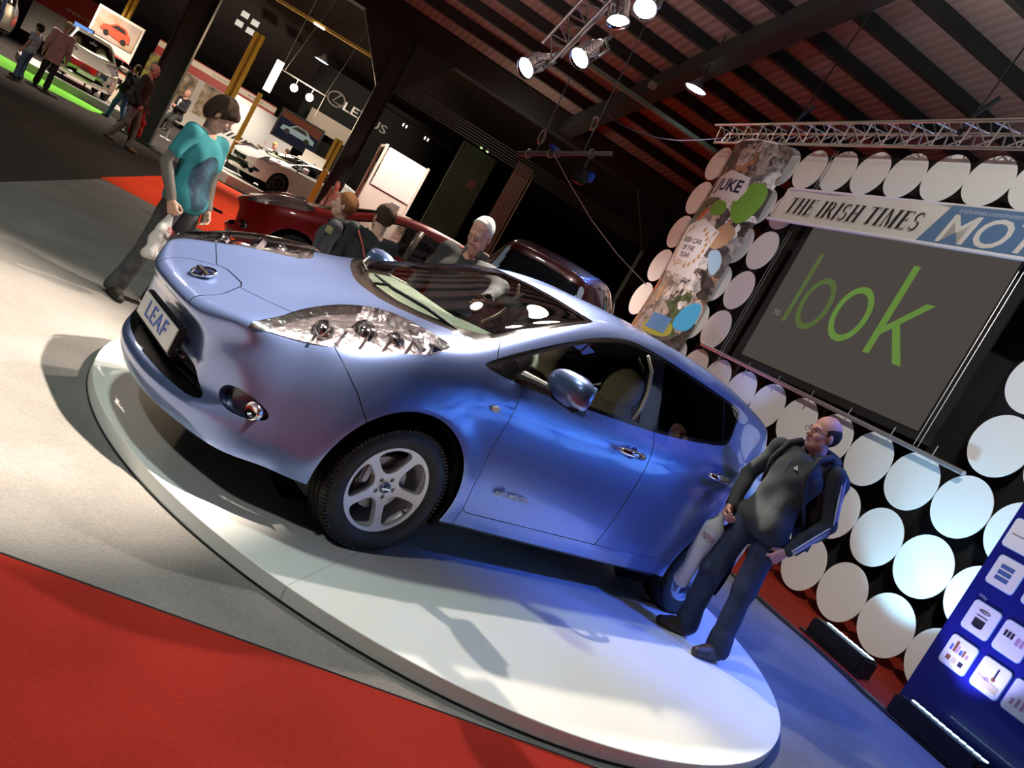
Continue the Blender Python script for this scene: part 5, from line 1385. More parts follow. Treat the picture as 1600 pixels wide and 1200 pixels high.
# --- boy in teal, left
jb_=dict(neck=(-.08,-.01,1.45),head=(-.03,-.02,1.60),chest=(-.05,0,1.25),shL=(-.07,.175,1.395),shR=(-.07,-.185,1.395),elR=(-.11,-.24,1.10),wrR=(.07,-.24,.88),elL=(-.04,.22,1.12),wrL=(.08,.18,.90),
  knR=(-.02,-.12,.49),anR=(-.10,-.14,.085),knL=(.06,.10,.49),anL=(.05,.12,.085))
boy,j,hp_=person('boy','boy in teal t-shirt over striped sleeves, looking away, left of the blue car',(-1.52,2.52,0),math.radians(-56),jb_,sc=.94,skin='fair',hair='mop',hairc=(.038,.021,.013),top='shirt',sleeve='short',sleevec=striped('grey_stripes',(.07,.06,.055),(.20,.18,.16),26),topm=teal_shirt(),botc=(.055,.055,.06),shoec=(.02,.015,.012),res=.007,head_yaw=.35,head_pitch=.32,bulk=.90,toeL=-.2,toeR=-.5,grip=(.2,.8),seed=4,cat='person')
def plastic_bag(name,label,P,m,txt=None,w=.17,h=.30,seed=1,rot=0,tw=.10):
    t=empty(name,P,rot,label,'bag')
    f=Field((-.16,-.09,-h-.06),(.16,.09,.05),.007)
    f.cap((0,0,-.01),(0,0,-.07),.018,.03,k=.02); f.cap((-w*.22,0,-.10),(w*.22,0,-.10),.03,.03,k=.04)
    for s in(-1,1): f.cap((s*w*.25,0,-.12),(s*w*.32,.0,-h),.030,.032,k=.03)
    f.cap((-w*.3,0,-h),(w*.3,0,-h),.03,.03,k=.03); f.cap((0,0,-.13),(0,0,-h),.035,.035,k=.03)
    f.wrinkle(.009,60,seed,.6); f.obj('bag_body',m,t); return t
bagm=mat('bag_white_film',(.55,.53,.52),.35,spec=.6)
hw=wl(boy,j['wrR'])+Vector((.035,-.03,-.10))
tb=plastic_bag('plastic_bag','crumpled white plastic bag with red print in the hand of the teal boy',hw,bagm,rot=math.radians(40),seed=3)
for s_,c_,dz,w_ in(('TOTE',(.5,.03,.04),-.10,.10),('the motor',(.08,.08,.09),-.15,.09)):
    put_text(s_,'print',mat('bagprint_%d'%int(-dz*100),c_,.5),tb,(0,-.052,dz),(1,0,-.25),(.25,0,1),.05,width=w_,extrude=.001)
# --- man on the platform, right
MH=math.radians(170)
def ml(x,y,z,o=(1.165,-1.245)):   # world (platform frame) -> local
    dx,dy=x-o[0],y-o[1]; c,s=math.cos(-MH),math.sin(-MH); return (dx*c-dy*s,dx*s+dy*c,z)
jm=dict(pel=ml(1.16,-1.17,.93),chest=ml(1.205,-1.175,1.22),neck=ml(1.27,-1.19,1.40),head=ml(1.24,-1.17,1.535),
  shL=ml(1.28,-1.36,1.35),shR=ml(1.20,-.99,1.34),elL=ml(1.355,-1.44,1.07),wrL=ml(1.19,-1.38,.81),elR=ml(1.19,-.90,1.08),wrR=ml(1.06,-.98,.87),
  hpL=ml(1.18,-1.26,.88),hpR=ml(1.15,-1.08,.88),knL=ml(1.15,-1.30,.47),knR=ml(1.06,-1.10,.47),anL=ml(1.13,-1.36,.085),anR=ml(1.12,-1.10,.085))
man,j,hp_=person('man','man with spectacles and three white stripes down his hoodie sleeve, on the platform edge',(1.165,-1.245,PLAT),MH,jm,sc=1.,skin='ruddy',hair='balding',hairc=(.025,.02,.018),top='hoodie',topc=(.028,.03,.031),botc=(.022,.03,.06),shoec=(.045,.03,.022),res=.0065,head_yaw=-.25,head_pitch=.05,hood=True,glasses=True,grip=(.55,.8),long_top=.04,toeL=.05,toeR=-.3,seed=11,bulk=.90)
# sleeve stripes
mb=MB(); st_=mat('stripe_white',(.55,.55,.55),.7)
def sleeve_pts(sh,el,wr,r,offa,n=14):
    P=[]
    for i in range(n+1):
        t=i/n
        if t<.5: q=vl(sh,el,t*2); d=el-sh; rr=r+(.051-.060)*t*2
        else: q=vl(el,wr,(t-.5)*2*.95); d=wr-el; rr=.051+(.043-.051)*(t-.5)*2
        d=d/np.linalg.norm(d); out=np.array([-.15,1.,.25]); out-=d*(out@d); out/=np.linalg.norm(out); sd=np.cross(d,out); 
        P.append(q+(out*math.cos(offa)+sd*math.sin(offa))*(rr-.001))
    return P
for a in(-.36,0,.36): 
    mb=MB(); mb.tube(sleeve_pts(j['shL'],j['elL'],j['wrL'],.060,a),.0065,6); mb.build('sleeve_stripe',st_,man,smooth=True)
mb=MB(); mb.prism([(-.02,-.012),(.02,-.012),(.0,.018)],.003,O=tuple(j['chest']+[.116,.06,.06]),X=(0,1,0),Y=(0,0,1)); mb.build('chest_logo',mat('logo_pale',(.4,.42,.38),.6),man)
mb=MB(); mb.tube([j['neck']+[.07,0,-.06],j['chest']+[.122,0,.08],j['chest']+[.122,0,-.02]],.003,6); mb.build('zip',STEEL,man)
# backpack
bp=empty('backpack',wl(man,(0,0,0)),MH,'black backpack worn by the man in the dark hoodie','backpack')
f=Field((-.50,-.35,.75),(.15,.35,1.60),.009); c=j['chest']
f.cap(c+[-.20,.11,.10],c+[-.22,.11,-.22],.095,.115,k=.05); f.cap(c+[-.20,-.05,.12],c+[-.21,-.05,-.22],.095,.11,k=.05); f.cap(c+[-.30,.11,-.06],c+[-.31,.11,-.2],.07,.08,k=.03); f.cap(c+[-.28,-.03,-.08],c+[-.28,-.03,-.2],.07,.075,k=.03); f.wrinkle(.006,40,5)
bpm=mat('backpack_black',(.014,.014,.016),.7,bump=(60,.3,.004)); f.obj('pack_body',bpm,bp)
for s in(1,-1):
    mb=MB(); P=[c+[-.12,s*.11,.18],c+[-.03,s*.13,.22],c+[.06,s*.13,.17],c+[.10,s*.14,.04],c+[.03,s*.175,-.12],c+[-.10,s*.16,-.22]]; mb.tube(P,[.018,.022,.022,.02,.014,.010],8); mb.build('strap',bpm,bp,smooth=True)
mb=MB(); mb.box(c+[-.30,.12,-.33],(.03,.03,.09)); mb.tube([c+[-.26,.14,-.26],c+[-.24,.16,-.36],c+[-.20,.15,-.42]],.008); mb.build('buckle',BLACK,bp)
# newspaper / carrier bag hanging from the far hand
hw=wl(man,j['wrR'])+Vector((-.055,-.01,-.07))
nb=empty('carrier_bag',hw,math.radians(-60),'folded white carrier bag with dark red print hanging beside the rear wheel','bag')
f=Field((-.12,-.08,-.56),(.12,.08,.04),.008); f.cap((0,0,-.02),(0,0,-.10),.022,.04,k=.02); f.cap((-.02,0,-.1),(-.015,0,-.48),.040,.035,k=.04); f.cap((.03,0,-.12),(.02,0,-.50),.035,.028,k=.04); f.wrinkle(.022,27,8,.5)
f.obj('bag_body',bagm,nb); put_text('MOTOR','print',mat('bagprint_red',(.25,.03,.04),.5),nb,(0,-.052,-.17),(1,0,-.2),(.2,0,1),.05,width=.09,extrude=.001)
# --- old man leaning in at the far front door
OH=math.radians(204); OR=(.02,1.24)
def ol_(x,y,z):
    dx,dy=x-OR[0],y-OR[1]; c,s=math.cos(-OH),math.sin(-OH); return (dx*c-dy*s,dx*s+dy*c,z)
jo=dict(neck=(.0,0,1.475),head=(.055,0,1.625),shL=ol_(.05,1.04,1.40),elL=ol_(-.02,.76,1.36),wrL=ol_(-.24,.56,1.25),elR=(.04,-.27,1.14),wrR=(.18,-.24,.98))
oldm,j,hp_=person('man','white-haired man in a dark jacket looking in through the far front window',(OR[0],OR[1],0),OH,jo,sc=1.03,skin='ruddy',hair='crop',hairc=(.60,.55,.50),top='jacket',topc=(.03,.027,.027),botc=(.03,.03,.035),res=.0075,head_yaw=.1,head_pitch=.45,hood=False,grip=(.3,.5),seed=21,bulk=1.0)
f=Field(j['neck']-.2,j['neck']+.2,.008)
for a in np.linspace(-2.4,2.4,12): f.cap(j['neck']+[-.02-.075*math.cos(a),.085*math.sin(a),-.01],j['neck']+[-.02-.07*math.cos(a),.08*math.sin(a),.045],.016,.016,k=.02)
f.obj('collar',mat('collar_brown_grey',(.12,.09,.08),.8),oldm)
# --- two youngsters between the cars
jk=dict(neck=(-.01,0,1.465),head=(.025,0,1.612),elL=(-.02,.22,1.12),elR=(-.02,-.22,1.12),wrL=(.1,.15,.98),wrR=(.1,-.15,.98))
k1,j1,_=person('child','ginger-haired child in profile, in a dark hooded top, behind the blue bonnet',(-.44,2.39,0),math.radians(150),jk,sc=.845,skin='fair',hair='short',hairc=(.22,.09,.035),top='hoodie',topc=(.045,.045,.055),botc=(.04,.04,.05),res=.0085,hood=True,head_yaw=-.0,seed=31)
mb=MB(); mb.box(j1['shL']+[.03,.062,-.05],(.07,.02,.07),bev=.008); mb.build('shoulder_patch',mat('patch_olive',(.28,.25,.12),.8),k1)
k2,j2,_=person('child','dark-haired child seen from behind, thin red strap across a black top',(-.31,2.02,0),math.radians(75),jk,sc=.885,skin='fair',hair='short',hairc=(.035,.025,.018),top='shirt',topc=(.012,.012,.014),botc=(.04,.04,.05),res=.0085,head_yaw=.2,head_pitch=.15,seed=33)
mb=MB(); c=j2['chest']; mb.tube([c+[-.06,.17,.17],c+[-.125,.10,.08],c+[-.14,0,-.05],c+[-.13,-.10,-.2]],.008,6); mb.build('strap',mat('strap_red',(.45,.08,.05),.6),k2)
# ---------------- hall: roof, columns, beams ----------------
ROOFM=mat('roof_boards_brown',(.055,.034,.030),.9)
def roof_mat():
    m=bpy.data.materials.new('roof_sheet_brown'); m.use_nodes=True; nt=m.node_tree; b=nt.nodes['Principled BSDF']; b.inputs['Roughness'].default_value=.9
    tc=nt.nodes.new('ShaderNodeTexCoord'); wv=nt.nodes.new('ShaderNodeTexWave'); wv.bands_direction='X'; wv.inputs['Scale'].default_value=1.6; wv.inputs['Distortion'].default_value=.3
    nt.links.new(tc.outputs['Object'],wv.inputs['Vector'])
    r=nt.nodes.new('ShaderNodeValToRGB'); r.color_ramp.elements[0].color=(.150,.112,.102,1); r.color_ramp.elements[1].color=(.185,.138,.126,1); r.color_ramp.elements[1].position=.75
    nt.links.new(wv.outputs['Fac'],r.inputs[0]); nt.links.new(r.outputs[0],b.inputs['Base Color'])
    bu=nt.nodes.new('ShaderNodeBump'); bu.inputs['Distance'].default_value=.012; nt.links.new(wv.outputs['Fac'],bu.inputs['Height']); nt.links.new(bu.outputs[0],b.inputs['Normal'])
    return m
RM=roof_mat()
TH=math.tan(math.radians(10)); bP=P0.dot(B1)
def zr(b):
    zv=10+PLAT-TH*(20-bP)
    if b<=20: return 10+PLAT-TH*(b-bP)
    if b<=40: return zv+TH*1.3*(b-20)
    return zv+TH*1.3*20-TH*1.3*(b-40)
def hq(e0,e1,b0,b1,zoff=0): return [H(e0,b0,zr(b0)+zoff),H(e1,b0,zr(b0)+zoff),H(e1,b1,zr(b1)+zoff),H(e0,b1,zr(b1)+zoff)]
def hall_obj(mb,name,m,**k):
    """mesh given in hall axes (e,b,z)"""
    o=mb.build(name,m); o.rotation_euler=(0,0,A_H); tag(o,**k); return o
mb=MB()
for b0,b1 in((-14,20),(20,40),(40,66)):
    e0,e1=-32,34
    mb.add([(e0,b0,zr(b0)),(e1,b0,zr(b0)),(e1,b1,zr(b1)),(e0,b1,zr(b1))],[(0,1,2,3)])
hall_obj(mb,'ceiling',RM,kind='structure')
DK=mat('dark_steel',(.010,.010,.010),.8)
def beam(name,p,q,w,h,m,label=None,cat=None,kind=None,group=None):
    """box beam between hall points p,q (e,b,z); w across, h deep"""
    p,q=Vector(p),Vector(q); d=(q-p); L=d.length; R=d.to_track_quat('X','Z').to_matrix()
    mb=MB(); mb.box((p+q)/2,(L,w,h),R); return hall_obj(mb,name,m,label=label,cat=cat,kind=kind,group=group)
b=-3.2;i=0
while b<38:
    if abs(b-20)>.5: beam('trim_%d'%(2+i),(-26,b,zr(b)-.14),(32,b,zr(b)-.14),.16,.26,DK,kind='structure'); i+=1
    b+=1.2 if b<20 else 2.4
nt_=i+2
# rafters
for e in(-14.5,-4.9,4.9,14.5,24):
    beam('trim_%d'%nt_,(e,-14,zr(-14)-.42),(e,20,zr(20)-.42),.42,.42,DK,kind='structure'); nt_+=1
    beam('trim_%d'%nt_,(e,20,zr(20)-.42),(e,40,zr(40)-.42),.42,.42,DK,kind='structure'); nt_+=1
# valley girder and lattice
beam('trim_%d'%nt_,(-26,20,zr(20)-.35),(32,20,zr(20)-.35),.5,.7,DK,kind='structure'); nt_+=1
mb=MB()
for z in range(6): mb.box((8,21.6,4.82+z*.085),(16,.04,.03))
hall_obj(mb,'louvre_duct',mat('duct_grey',(.05,.045,.045),.6),label='long grey slatted duct under the roof above the dark aisle',cat='duct')
# columns
COLG=mat('column_dark_green',(.06,.085,.07),.55); COLB=mat('column_black_green',(.012,.018,.017),.5)
def column(e,b,label,w=.42,m=COLB,top=None,knee=True):
    top=top or zr(b)-.3
    t=empty('steel_column',H(e,b),A_H,label,'column','steel columns of the hall')
    mb=MB(); mb.box((-w/2,0,top/2),(.035,w*.7,top)); mb.box((w/2,0,top/2),(.035,w*.7,top)); mb.box((0,0,top/2),(w,.03,top)); mb.build('shaft',m,t)
    mb=MB(); mb.box((0,0,.03),(w+.2,w+.2,.05)); mb.build('base_plate',m,t)
    if knee:
        mb=MB()
        for s in(-1,1): mb.prism([(s*w/2,top-2.0),(s*(w/2+1.5),top),(s*w/2,top)],.12,O=(0,.06,0),X=(1,0,0),Y=(0,0,1))
        mb.build('knee_brace',m,t)
    return t
column(-.27,20,'big dark steel column between the white cars and the white booth',.46)
column(-5.25,20,'dark green steel column behind the bald man in the dark jacket',.62,COLG,knee=False)
column(9.3,20,'dark column at the far side of the backdrop',.4,COLB)
# yellow painted tubes
YEL=mat('yellow_paint',(.62,.37,.03),.5)
def ypost(e,b,z0,z1,w,label,e2=None):
    mb=MB(); e2=e if e2 is None else e2
    mb.box((e-w*.3,b,(z0+z1)/2),(w*.34,w,(z1-z0))); mb.box((e+w*.3,b,(z0+z1)/2),(w*.34,w,(z1-z0))); mb.box((e,b,(z0+z1)/2),(w,.02,z1-z0))
    hall_obj(mb,'yellow_post',YEL,label=label,cat='post',group='yellow painted posts')
ypost(-5.0,38,0,5.9,.50,'tall thick yellow post rising behind the boy in teal, before the red banner wall')
ypost(-10.15,38,0,4.6,.34,'yellow post behind the framed car poster at the far left')
ypost(-7.5,38,0,5.2,.26,'thin yellow post beside the dark green column')
ypost(-3.86,38,0,3.6,.22,'thin olive yellow post under the hanging white lamp panel')
ypost(.22,38,0,3.6,.42,'yellow post below the blank white hanging banner')
beam('yellow_post',(-.66,19.7,0),(-.66,19.7,1.75),.16,.16,YEL,'short yellow guard post on the foot of the big dark column','post',group='yellow painted posts')
beam('yellow_beam',(-4.6,30,6.5),(-.1,30,6.62),.12,.12,mat('yellow_beam_paint',(.45,.28,.06),.5),'long thin yellow conduit under the roof above the far white cars','conduit')
mb=MB(); mb.box((-2.75,29.93,6.48),(.42,.06,.05)); 
hall_obj(mb,'tube_lamp',emis('tube_white',(1,.93,.8),12),label='short glowing tube lamp on the yellow conduit',cat='lamp')
# green pipe across the roof and small box
beam('green_pipe',(2.3,11.9,6.08),(5.8,11.9,6.12),.09,.09,mat('pale_green_paint',(.16,.24,.19),.5),'pale green square pipe under the roof left of the backdrop','pipe')
mb=MB(); mb.box((3.75,11.7,6.42),(.16,.12,.14),bev=.02); hall_obj(mb,'junction_box',mat('box_grey_green',(.25,.27,.24),.6),label='small grey box above the pale green pipe',cat='box')
# far walls
mb=MB(); mb.box((0,66,5),(90,.3,12)); hall_obj(mb,'wall_back',mat('far_wall_dark',(.012,.010,.010),.9),kind='structure')
mb=MB(); mb.box((-32,25,5),(.3,82,12)); hall_obj(mb,'wall_left',MAT['far_wall_dark'],kind='structure')
mb=MB(); mb.box((34,25,5),(.3,82,12)); hall_obj(mb,'wall_right',MAT['far_wall_dark'],kind='structure')
mb=MB(); mb.box((0,-14,5),(90,.3,12)); hall_obj(mb,'wall_front',MAT['far_wall_dark'],kind='structure')
# roof-light panes far off
mb=MB()
for e,z in((-6.55,7.05),(-5.95,6.95),(-6.0,6.45),(-6.62,6.5)): mb.box((e,44.6,z),(.40,.03,.30))
hall_obj(mb,'window_1',emis('far_daylight',(.8,.72,.6),.9),kind='structure')
# high-bay lamps
def bay(e,b,z,r,label,col,s):
    t=empty('high_bay_lamp',H(e,b,z),A_H,label,'lamp','high bay lamps under the roof')
    mb=MB(); mb.lathe([(r*.25,r*.9),(r*.5,r*.5),(r,0),(r*.98,-.01),(r*.48,r*.5),(r*.2,r*.85)],28,'z'); mb.build('reflector',mat('bay_grey',(.25,.25,.27),.4,.6),t,smooth=True)
    mb=MB(); mb.lathe([(.001,.02),(r*.9,.02)],28,'z'); mb.build('diffuser',emis('bay_'+label[:5],col,s),t)
    mb=MB(); mb.tube([(0,0,r*.8),(0,0,max(.3,zr(b)-z))],.015,5); mb.build('hanging_rod',BLACK,t)
    return t
bay(4.73,12,6.95,.26,'bright bluish high bay lamp under the roof, left of the backdrop',(.78,.95,1),30)
bay(-2.13,35,6.0,.36,'small bright high bay lamp above the far motor brand stand',(.75,.85,1),14)
# stage lighting truss with par cans
TP=[CAM+ (cf+cr*((x-800)/1300)-cu*((y-600)/1300))*d for x,y,d in((862,78,6.9),(1010,-80,6.2))]
o=truss_mesh((TP[1]-TP[0]).length,.20,.016,.18).build('lighting_truss',mat('truss_copper_lit',(.6,.45,.42),.35,.8))
o.location=TP[0]; o.rotation_euler=(TP[1]-TP[0]).to_track_quat('X','Z').to_euler(); tag(o,'short lattice truss over the car carrying chrome par cans','truss')
def parcan(pos,aim,label,L=.30,r=.088,on=True,es=60):
    d=(Vector(aim)-Vector(pos)).normalized()
    t=empty('par_can',pos,0,label,'stage light','chrome par cans on the lighting truss'); t.rotation_euler=d.to_track_quat('Z','Y').to_euler()
    mb=MB(); mb.lathe([(.02,-L*.62),(r*.45,-L*.60),(r*.62,-L*.45),(r*.66,-L*.30),(r*.92,-L*.22),(r,-L*.1),(r,L*.34),(r*1.06,L*.36),(r*1.06,L*.40),(r*.97,L*.40),(r*.95,L*.2)],28,'z'); mb.build('can_body',CHROME,t,smooth=True)
    mb=MB(); mb.lathe([(.001,L*.26),(r*.93,L*.30)],28,'z'); mb.build('lamp_face',emis('par_glow',(1,.86,.78),es),t)
    mb=MB(); mb.tube([(r*1.15,0,0),(r*1.15,0,-L*.5),(0,0,-L*.85),(-r*1.15,0,-L*.5),(-r*1.15,0,0)],.012,6); mb.tube([(0,0,-L*.85),(0,0,-L*1.1)],.02,6); mb.build('yoke',STEEL,t)
    return t
lb=['chrome par can at the lower left end of the lighting truss','chrome par can hanging under the middle of the short lighting truss','large blue-tinted chrome par can near the top of the picture','brightly glowing par can at the top edge of the picture']
for (p_,a_),l_ in zip(PAR,lb): parcan(p_,a_,l_,es=25 if l_!=lb[3] else 90)
# hanging pipe with small lamps
t=empty('hanging_pipe',H(2.52,14,4.15),0,'thin horizontal pipe with clamps hung on two wires over the dark aisle','pipe')
a_=H(2.52,14,4.22)-H(2.52,14,4.15); q1=H(4.51,14,5.39)-H(2.52,14,4.15)
t.location=H(2.52,14,4.22)
q1=pix(957,240,12.2)-H(2.52,14,4.22) 
q0=Vector((0,0,0)); hp0=pix(808,240,12.2); t.location=hp0; q1=pix(957,240,12.2)-hp0; mb=MB(); mb.tube([(0,0,0),q1],.035,8); mb.build('pipe_tube',mat('pipe_brown_grey',(.16,.12,.11),.5,.4),t)
mb=MB()
for f in(.12,.35,.42,.78): 
    c=q1*f; mb.tube([c+Vector((.06*math.cos(a),0,.06*math.sin(a))) for a in np.linspace(0,2*PI,12)],.012,5)
mb.build('clamp',STEEL,t)
mb=MB(); c=q1*.78; mb.tube([c,c+Vector((0,0,-.22))],.02,6); mb.box(c+Vector((.02,0,-.36)),(.24,.2,.22),bev=.04); lm=mb.build('small_lamp',BLACK,t)
mb=MB(); mb.box(c+Vector((.14,-.08,-.30)),(.10,.10,.14),bev=.02); mb.build('lamp_plug',mat('plug_blue',(.02,.06,.45),.4),lm)
mb=MB(); mb.box(q1*.38+Vector((0,0,.07)),(.26,.08,.07),bev=.02); mb.build('connector',MAT['plug_blue'],t)
for x0,y0,x1,y1,lb_ in((838,238,892,120,'left wire holding the thin pipe'),(910,240,1025,5,'right wire holding the thin pipe')):
    mb=MB(); mb.tube([pix(x0,y0,12.2),pix(x1,y1,11.5)],.008,5); c=pix(x0+ (x1-x0)*.16,y0+(y1-y0)*.2,12.1); mb.tube([c+Vector((.1*math.cos(a),.06*math.cos(a),.1*math.sin(a))) for a in np.linspace(0,2*PI,14)],.015,5); o=mb.build('suspension_wire',STEEL); tag(o,lb_,'wire','wires of the thin pipe')
mb=MB(); mb.tube([pix(866,243,12.2),pix(892,290,12.1),pix(925,345,12),pix(965,398,11.7),pix(1010,445,11.5)],.007,5); o=mb.build('slack_cable',STEEL); tag(o,'thin cable slanting down from the thin pipe to the backdrop','cable')
mb=MB(); mb.tube([pix(945,178,11),pix(972,196,11),pix(1000,208,11),pix(1030,216,11),pix(1060,220,11),pix(1095,219,11),pix(1130,216,11)],.007,5); o=mb.build('slack_cable',mat('cable_violet_grey',(.05,.04,.07),.5)); tag(o,'slack cable running from the roof to the left end of the backdrop truss','cable')
# ---------------- other cars ----------------
def cage_mod(fn):
    S,F,B=leaf_cage()
    g=lambda L:[[fn(*p) for p in r] for r in L]
    return g(S),g(F),g(B)
REDP=car_paint('red_gloss_paint',(.50,.010,.012),.1,.35,False)
WHITEC=car_paint('pearl_white_paint',(.72,.70,.66),.0,.35,False)
SILV=car_paint('silver_beige_metallic',(.48,.44,.38),.8,.3,False)
DRED=car_paint('dark_red_paint',(.06,.004,.006),.2,.3,False)
BRED=car_paint('bright_red_paint',(.55,.02,.02),.1,.35,False)
DARKRIM=mat('dark_alloy',(.03,.03,.035),.3,.7)
# tall red hatchback behind
def tall(x,y,z): 
    if z>.55: z=z+.05*min(1,(z-.55)/.3)
    return (x,y,z)
jx=pix(457,395,11.0); jR=math.radians(-24); jl=jx-Matrix.Rotation(jR,3,'Z')@Vector((-1.31,-.78,0))
red,_,_=build_car('red_hatchback','glossy red hatchback parked on the red carpet behind the two youngsters',REDP,cage=cage_mod(tall),lv=3,detail=False,loc=(jl.x,jl.y,0),rz=jR,scale=(.97,1,1.03),wheel_r=.33,rimmat=DARKRIM)
mb=MB(); mb.tube([(.02,-.83,1.03),(.05,-.74,1.26),(.10,-.63,1.46)],[.045,.05,.04],8); mb.build('pillar_cover',mat('pillar_pale',(.6,.56,.5),.3,.5),red,smooth=True)
mb=MB(); mb.tube([(-2.32,-.2,.42),(-2.6,-.22,.41),(-2.9,-.30,.33)],[.02,.03,.035],6); mb.tube([(-2.45,-.2,.42),(-2.6,-.34,.38),(-2.62,-.5,.30)],.018,6)
o=mb.build('seat_belt_barrier',BLACK,None); o.matrix_world=Matrix.LocRotScale(red.location,red.rotation_euler,(1,1,1)); tag(o,'black strap and clamp sticking out ahead of the red hatchback nose','strap')
# dark red car on a low stand at the left of the backdrop, seen end on
dn=pix(846,428,8.7); DCR=math.radians(217)
dloc=Vector((dn.x,dn.y,0))-Matrix.Rotation(DCR,3,'Z')@Vector((1.75,0,0))
drk,_,_=build_car('dark_red_hatchback','dark red car seen end on, its domed top showing over the blue roof',DRED,lv=3,detail=False,loc=(dloc.x,dloc.y,.30),rz=DCR,scale=(.90,1,1.13),rimmat=DARKRIM)
mb=MB(); mb.box((0,0,.14),(4.3,2.0,.28),bev=.02); o=mb.build('display_plinth',mat('plinth_black',(.008,.008,.009),.6)); o.location=(dloc.x,dloc.y,.0); o.rotation_euler=(0,0,DCR); tag(o,'low black plinth under the dark red car','plinth')
spot('blue_wash',Wp(-6.0,4.5,1.5),dn+Vector((.3,.2,.2)),130,(.12,.28,1),24,.6,.08)
# white coupes on the far stand
def plinth(name,c,L,W,h,rz,m,label):
    mb=MB(); mb.box((0,0,h/2),(L,W,h),bev=.02); o=mb.build(name,m); o.location=(c[0],c[1],0); o.rotation_euler=(0,0,rz); tag(o,label,'plinth'); return o
def low(x,y,z):
    if z>.9: z=.9+(z-.9)*.80
    return (x*1.02,y,z)
r1=math.radians(14); ca,sa=math.cos(r1),math.sin(r1)
fw_=Vector((7.477,21.632,0)); lx=fw_-Vector((-1.35*ca+.85*sa*1,-1.35*sa-.85*ca,0))*1.05
lex,_,_=build_car('white_coupe','white coupe with dark wheels on a low stand, nearest of the two white cars',WHITEC,cage=cage_mod(low),lv=3,detail=False,loc=(lx.x,lx.y,.30),rz=r1,scale=(1.05,1.05,1.05),wheel_r=.33,rimmat=DARKRIM)
mb=MB(); mb.box((-2.34,0,.60),(.03,.62,.13),bev=.02); mb.box((-2.33,0,.38),(.03,1.0,.16),bev=.03); mb.box((-2.22,-.62,.36),(.1,.16,.14),bev=.03); mb.build('front_grille',GLOSSBLACK,lex)
plinth('car_stand',(lx.x,lx.y),7.0,3.0,.295,r1,mat('stand_cream',(.55,.50,.44),.5),'low cream stand under the nearest white coupe')
lx2=Vector((9.6,29.5,0))
lex2,_,_=build_car('white_coupe','second white car, half hidden behind the table and the nearest white coupe',WHITEC,cage=cage_mod(low),lv=2,detail=False,loc=(lx2.x+1.9,lx2.y+1.2,.30),rz=math.radians(20),scale=(1.05,1.05,1.05),rimmat=DARKRIM)
plinth('car_stand',(lx2.x+1.9,lx2.y+1.2),6.5,3.2,.295,math.radians(20),mat('stand_cream'),'low cream stand under the second white car')
# table with dark front beside them
t=empty('counter_table',H(-3.1,26.9),A_H,'dark-fronted counter with a pale wooden top between the white cars','counter')
mb=MB(); mb.box((1.0,0,1.18),(2.6,.9,.06),bev=.01); mb.build('counter_top',mat('counter_wood',(.62,.40,.26),.5),t)
mb=MB(); mb.box((.95,.0,.57),(2.4,.75,1.14)); mb.build('counter_body',mat('counter_dark',(.02,.018,.02),.5),t)
# silver car and red car at the far left
sn=pix(128,128,25.5); sR=math.radians(84); sl=Vector((sn.x,sn.y,0))-Matrix.Rotation(sR,3,'Z')@Vector((-2.25,0,0)); rc=pix(172,98,33.5)
sv,_,_=build_car('silver_hatchback','silver-beige hatchback on a low stand at the far left, its front towards the aisle',SILV,lv=3,detail=False,loc=(sl.x,sl.y,.25),rz=sR,scale=(1.05,1.05,1.08),rimmat=DARKRIM)
mb=MB(); mb.box((-2.30,0,.62),(.05,1.05,.18),bev=.05); mb.box((-2.335,0,.62),(.02,.18,.10),bev=.03); mb.build('front_grille',CHROME,sv)
mb=MB(); mb.box((-2.345,0,.45),(.02,.5,.11)); mb.build('number_plate',WHITEP,sv)
plinth('car_stand',(sl.x,sl.y),5.4,3.2,.245,sR,mat('stand_grey',(.35,.34,.32),.5),'low grey stand under the silver-beige hatchback')
r2,_,_=build_car('red_hatchback','small red hatchback behind the silver-beige one at the far left',BRED,lv=2,detail=False,loc=(rc.x,rc.y,.25),rz=math.radians(112),scale=(.95,1,1.0),rimmat=DARKRIM)
r3,_,_=build_car('silver_hatchback','silver hatchback with red tail lamp at the top left corner of the picture',SILV,lv=2,detail=False,loc=(-.6,33.5,.25),rz=math.radians(-60),scale=(1.05,1.05,1.15),rimmat=DARKRIM)
slab('green_carpet',[(-4.5,20.5),(2.1,22.2),(3.2,24.6),(-4.5,31.0)],-.003,.006,carpet_mat('green_carpet_felt',(.16,.50,.05),(.09,.3,.03)),label='bright green carpet under the far left stand',cat='carpet')
# ---------------- stands, walls, posters ----------------
def wallbox(name,e0,e1,b,z0,z1,th,m,label,cat,parent=None,group=None):
    mb=MB(); mb.box(((e0+e1)/2,b,(z0+z1)/2),(e1-e0,th,z1-z0)); o=mb.build(name,m,parent); 
    if parent is None: o.rotation_euler=(0,0,A_H); tag(o,label,cat,group)
    return o
def root_at(name,e,b,label,cat,group=None): return empty(name,H(e,b),A_H,label,cat,group)
def bx(par,name,m,boxes,bev=0):
    mb=MB()
    for c,s in boxes: mb.box(c,s,bev=bev)
    return mb.build(name,m,par)
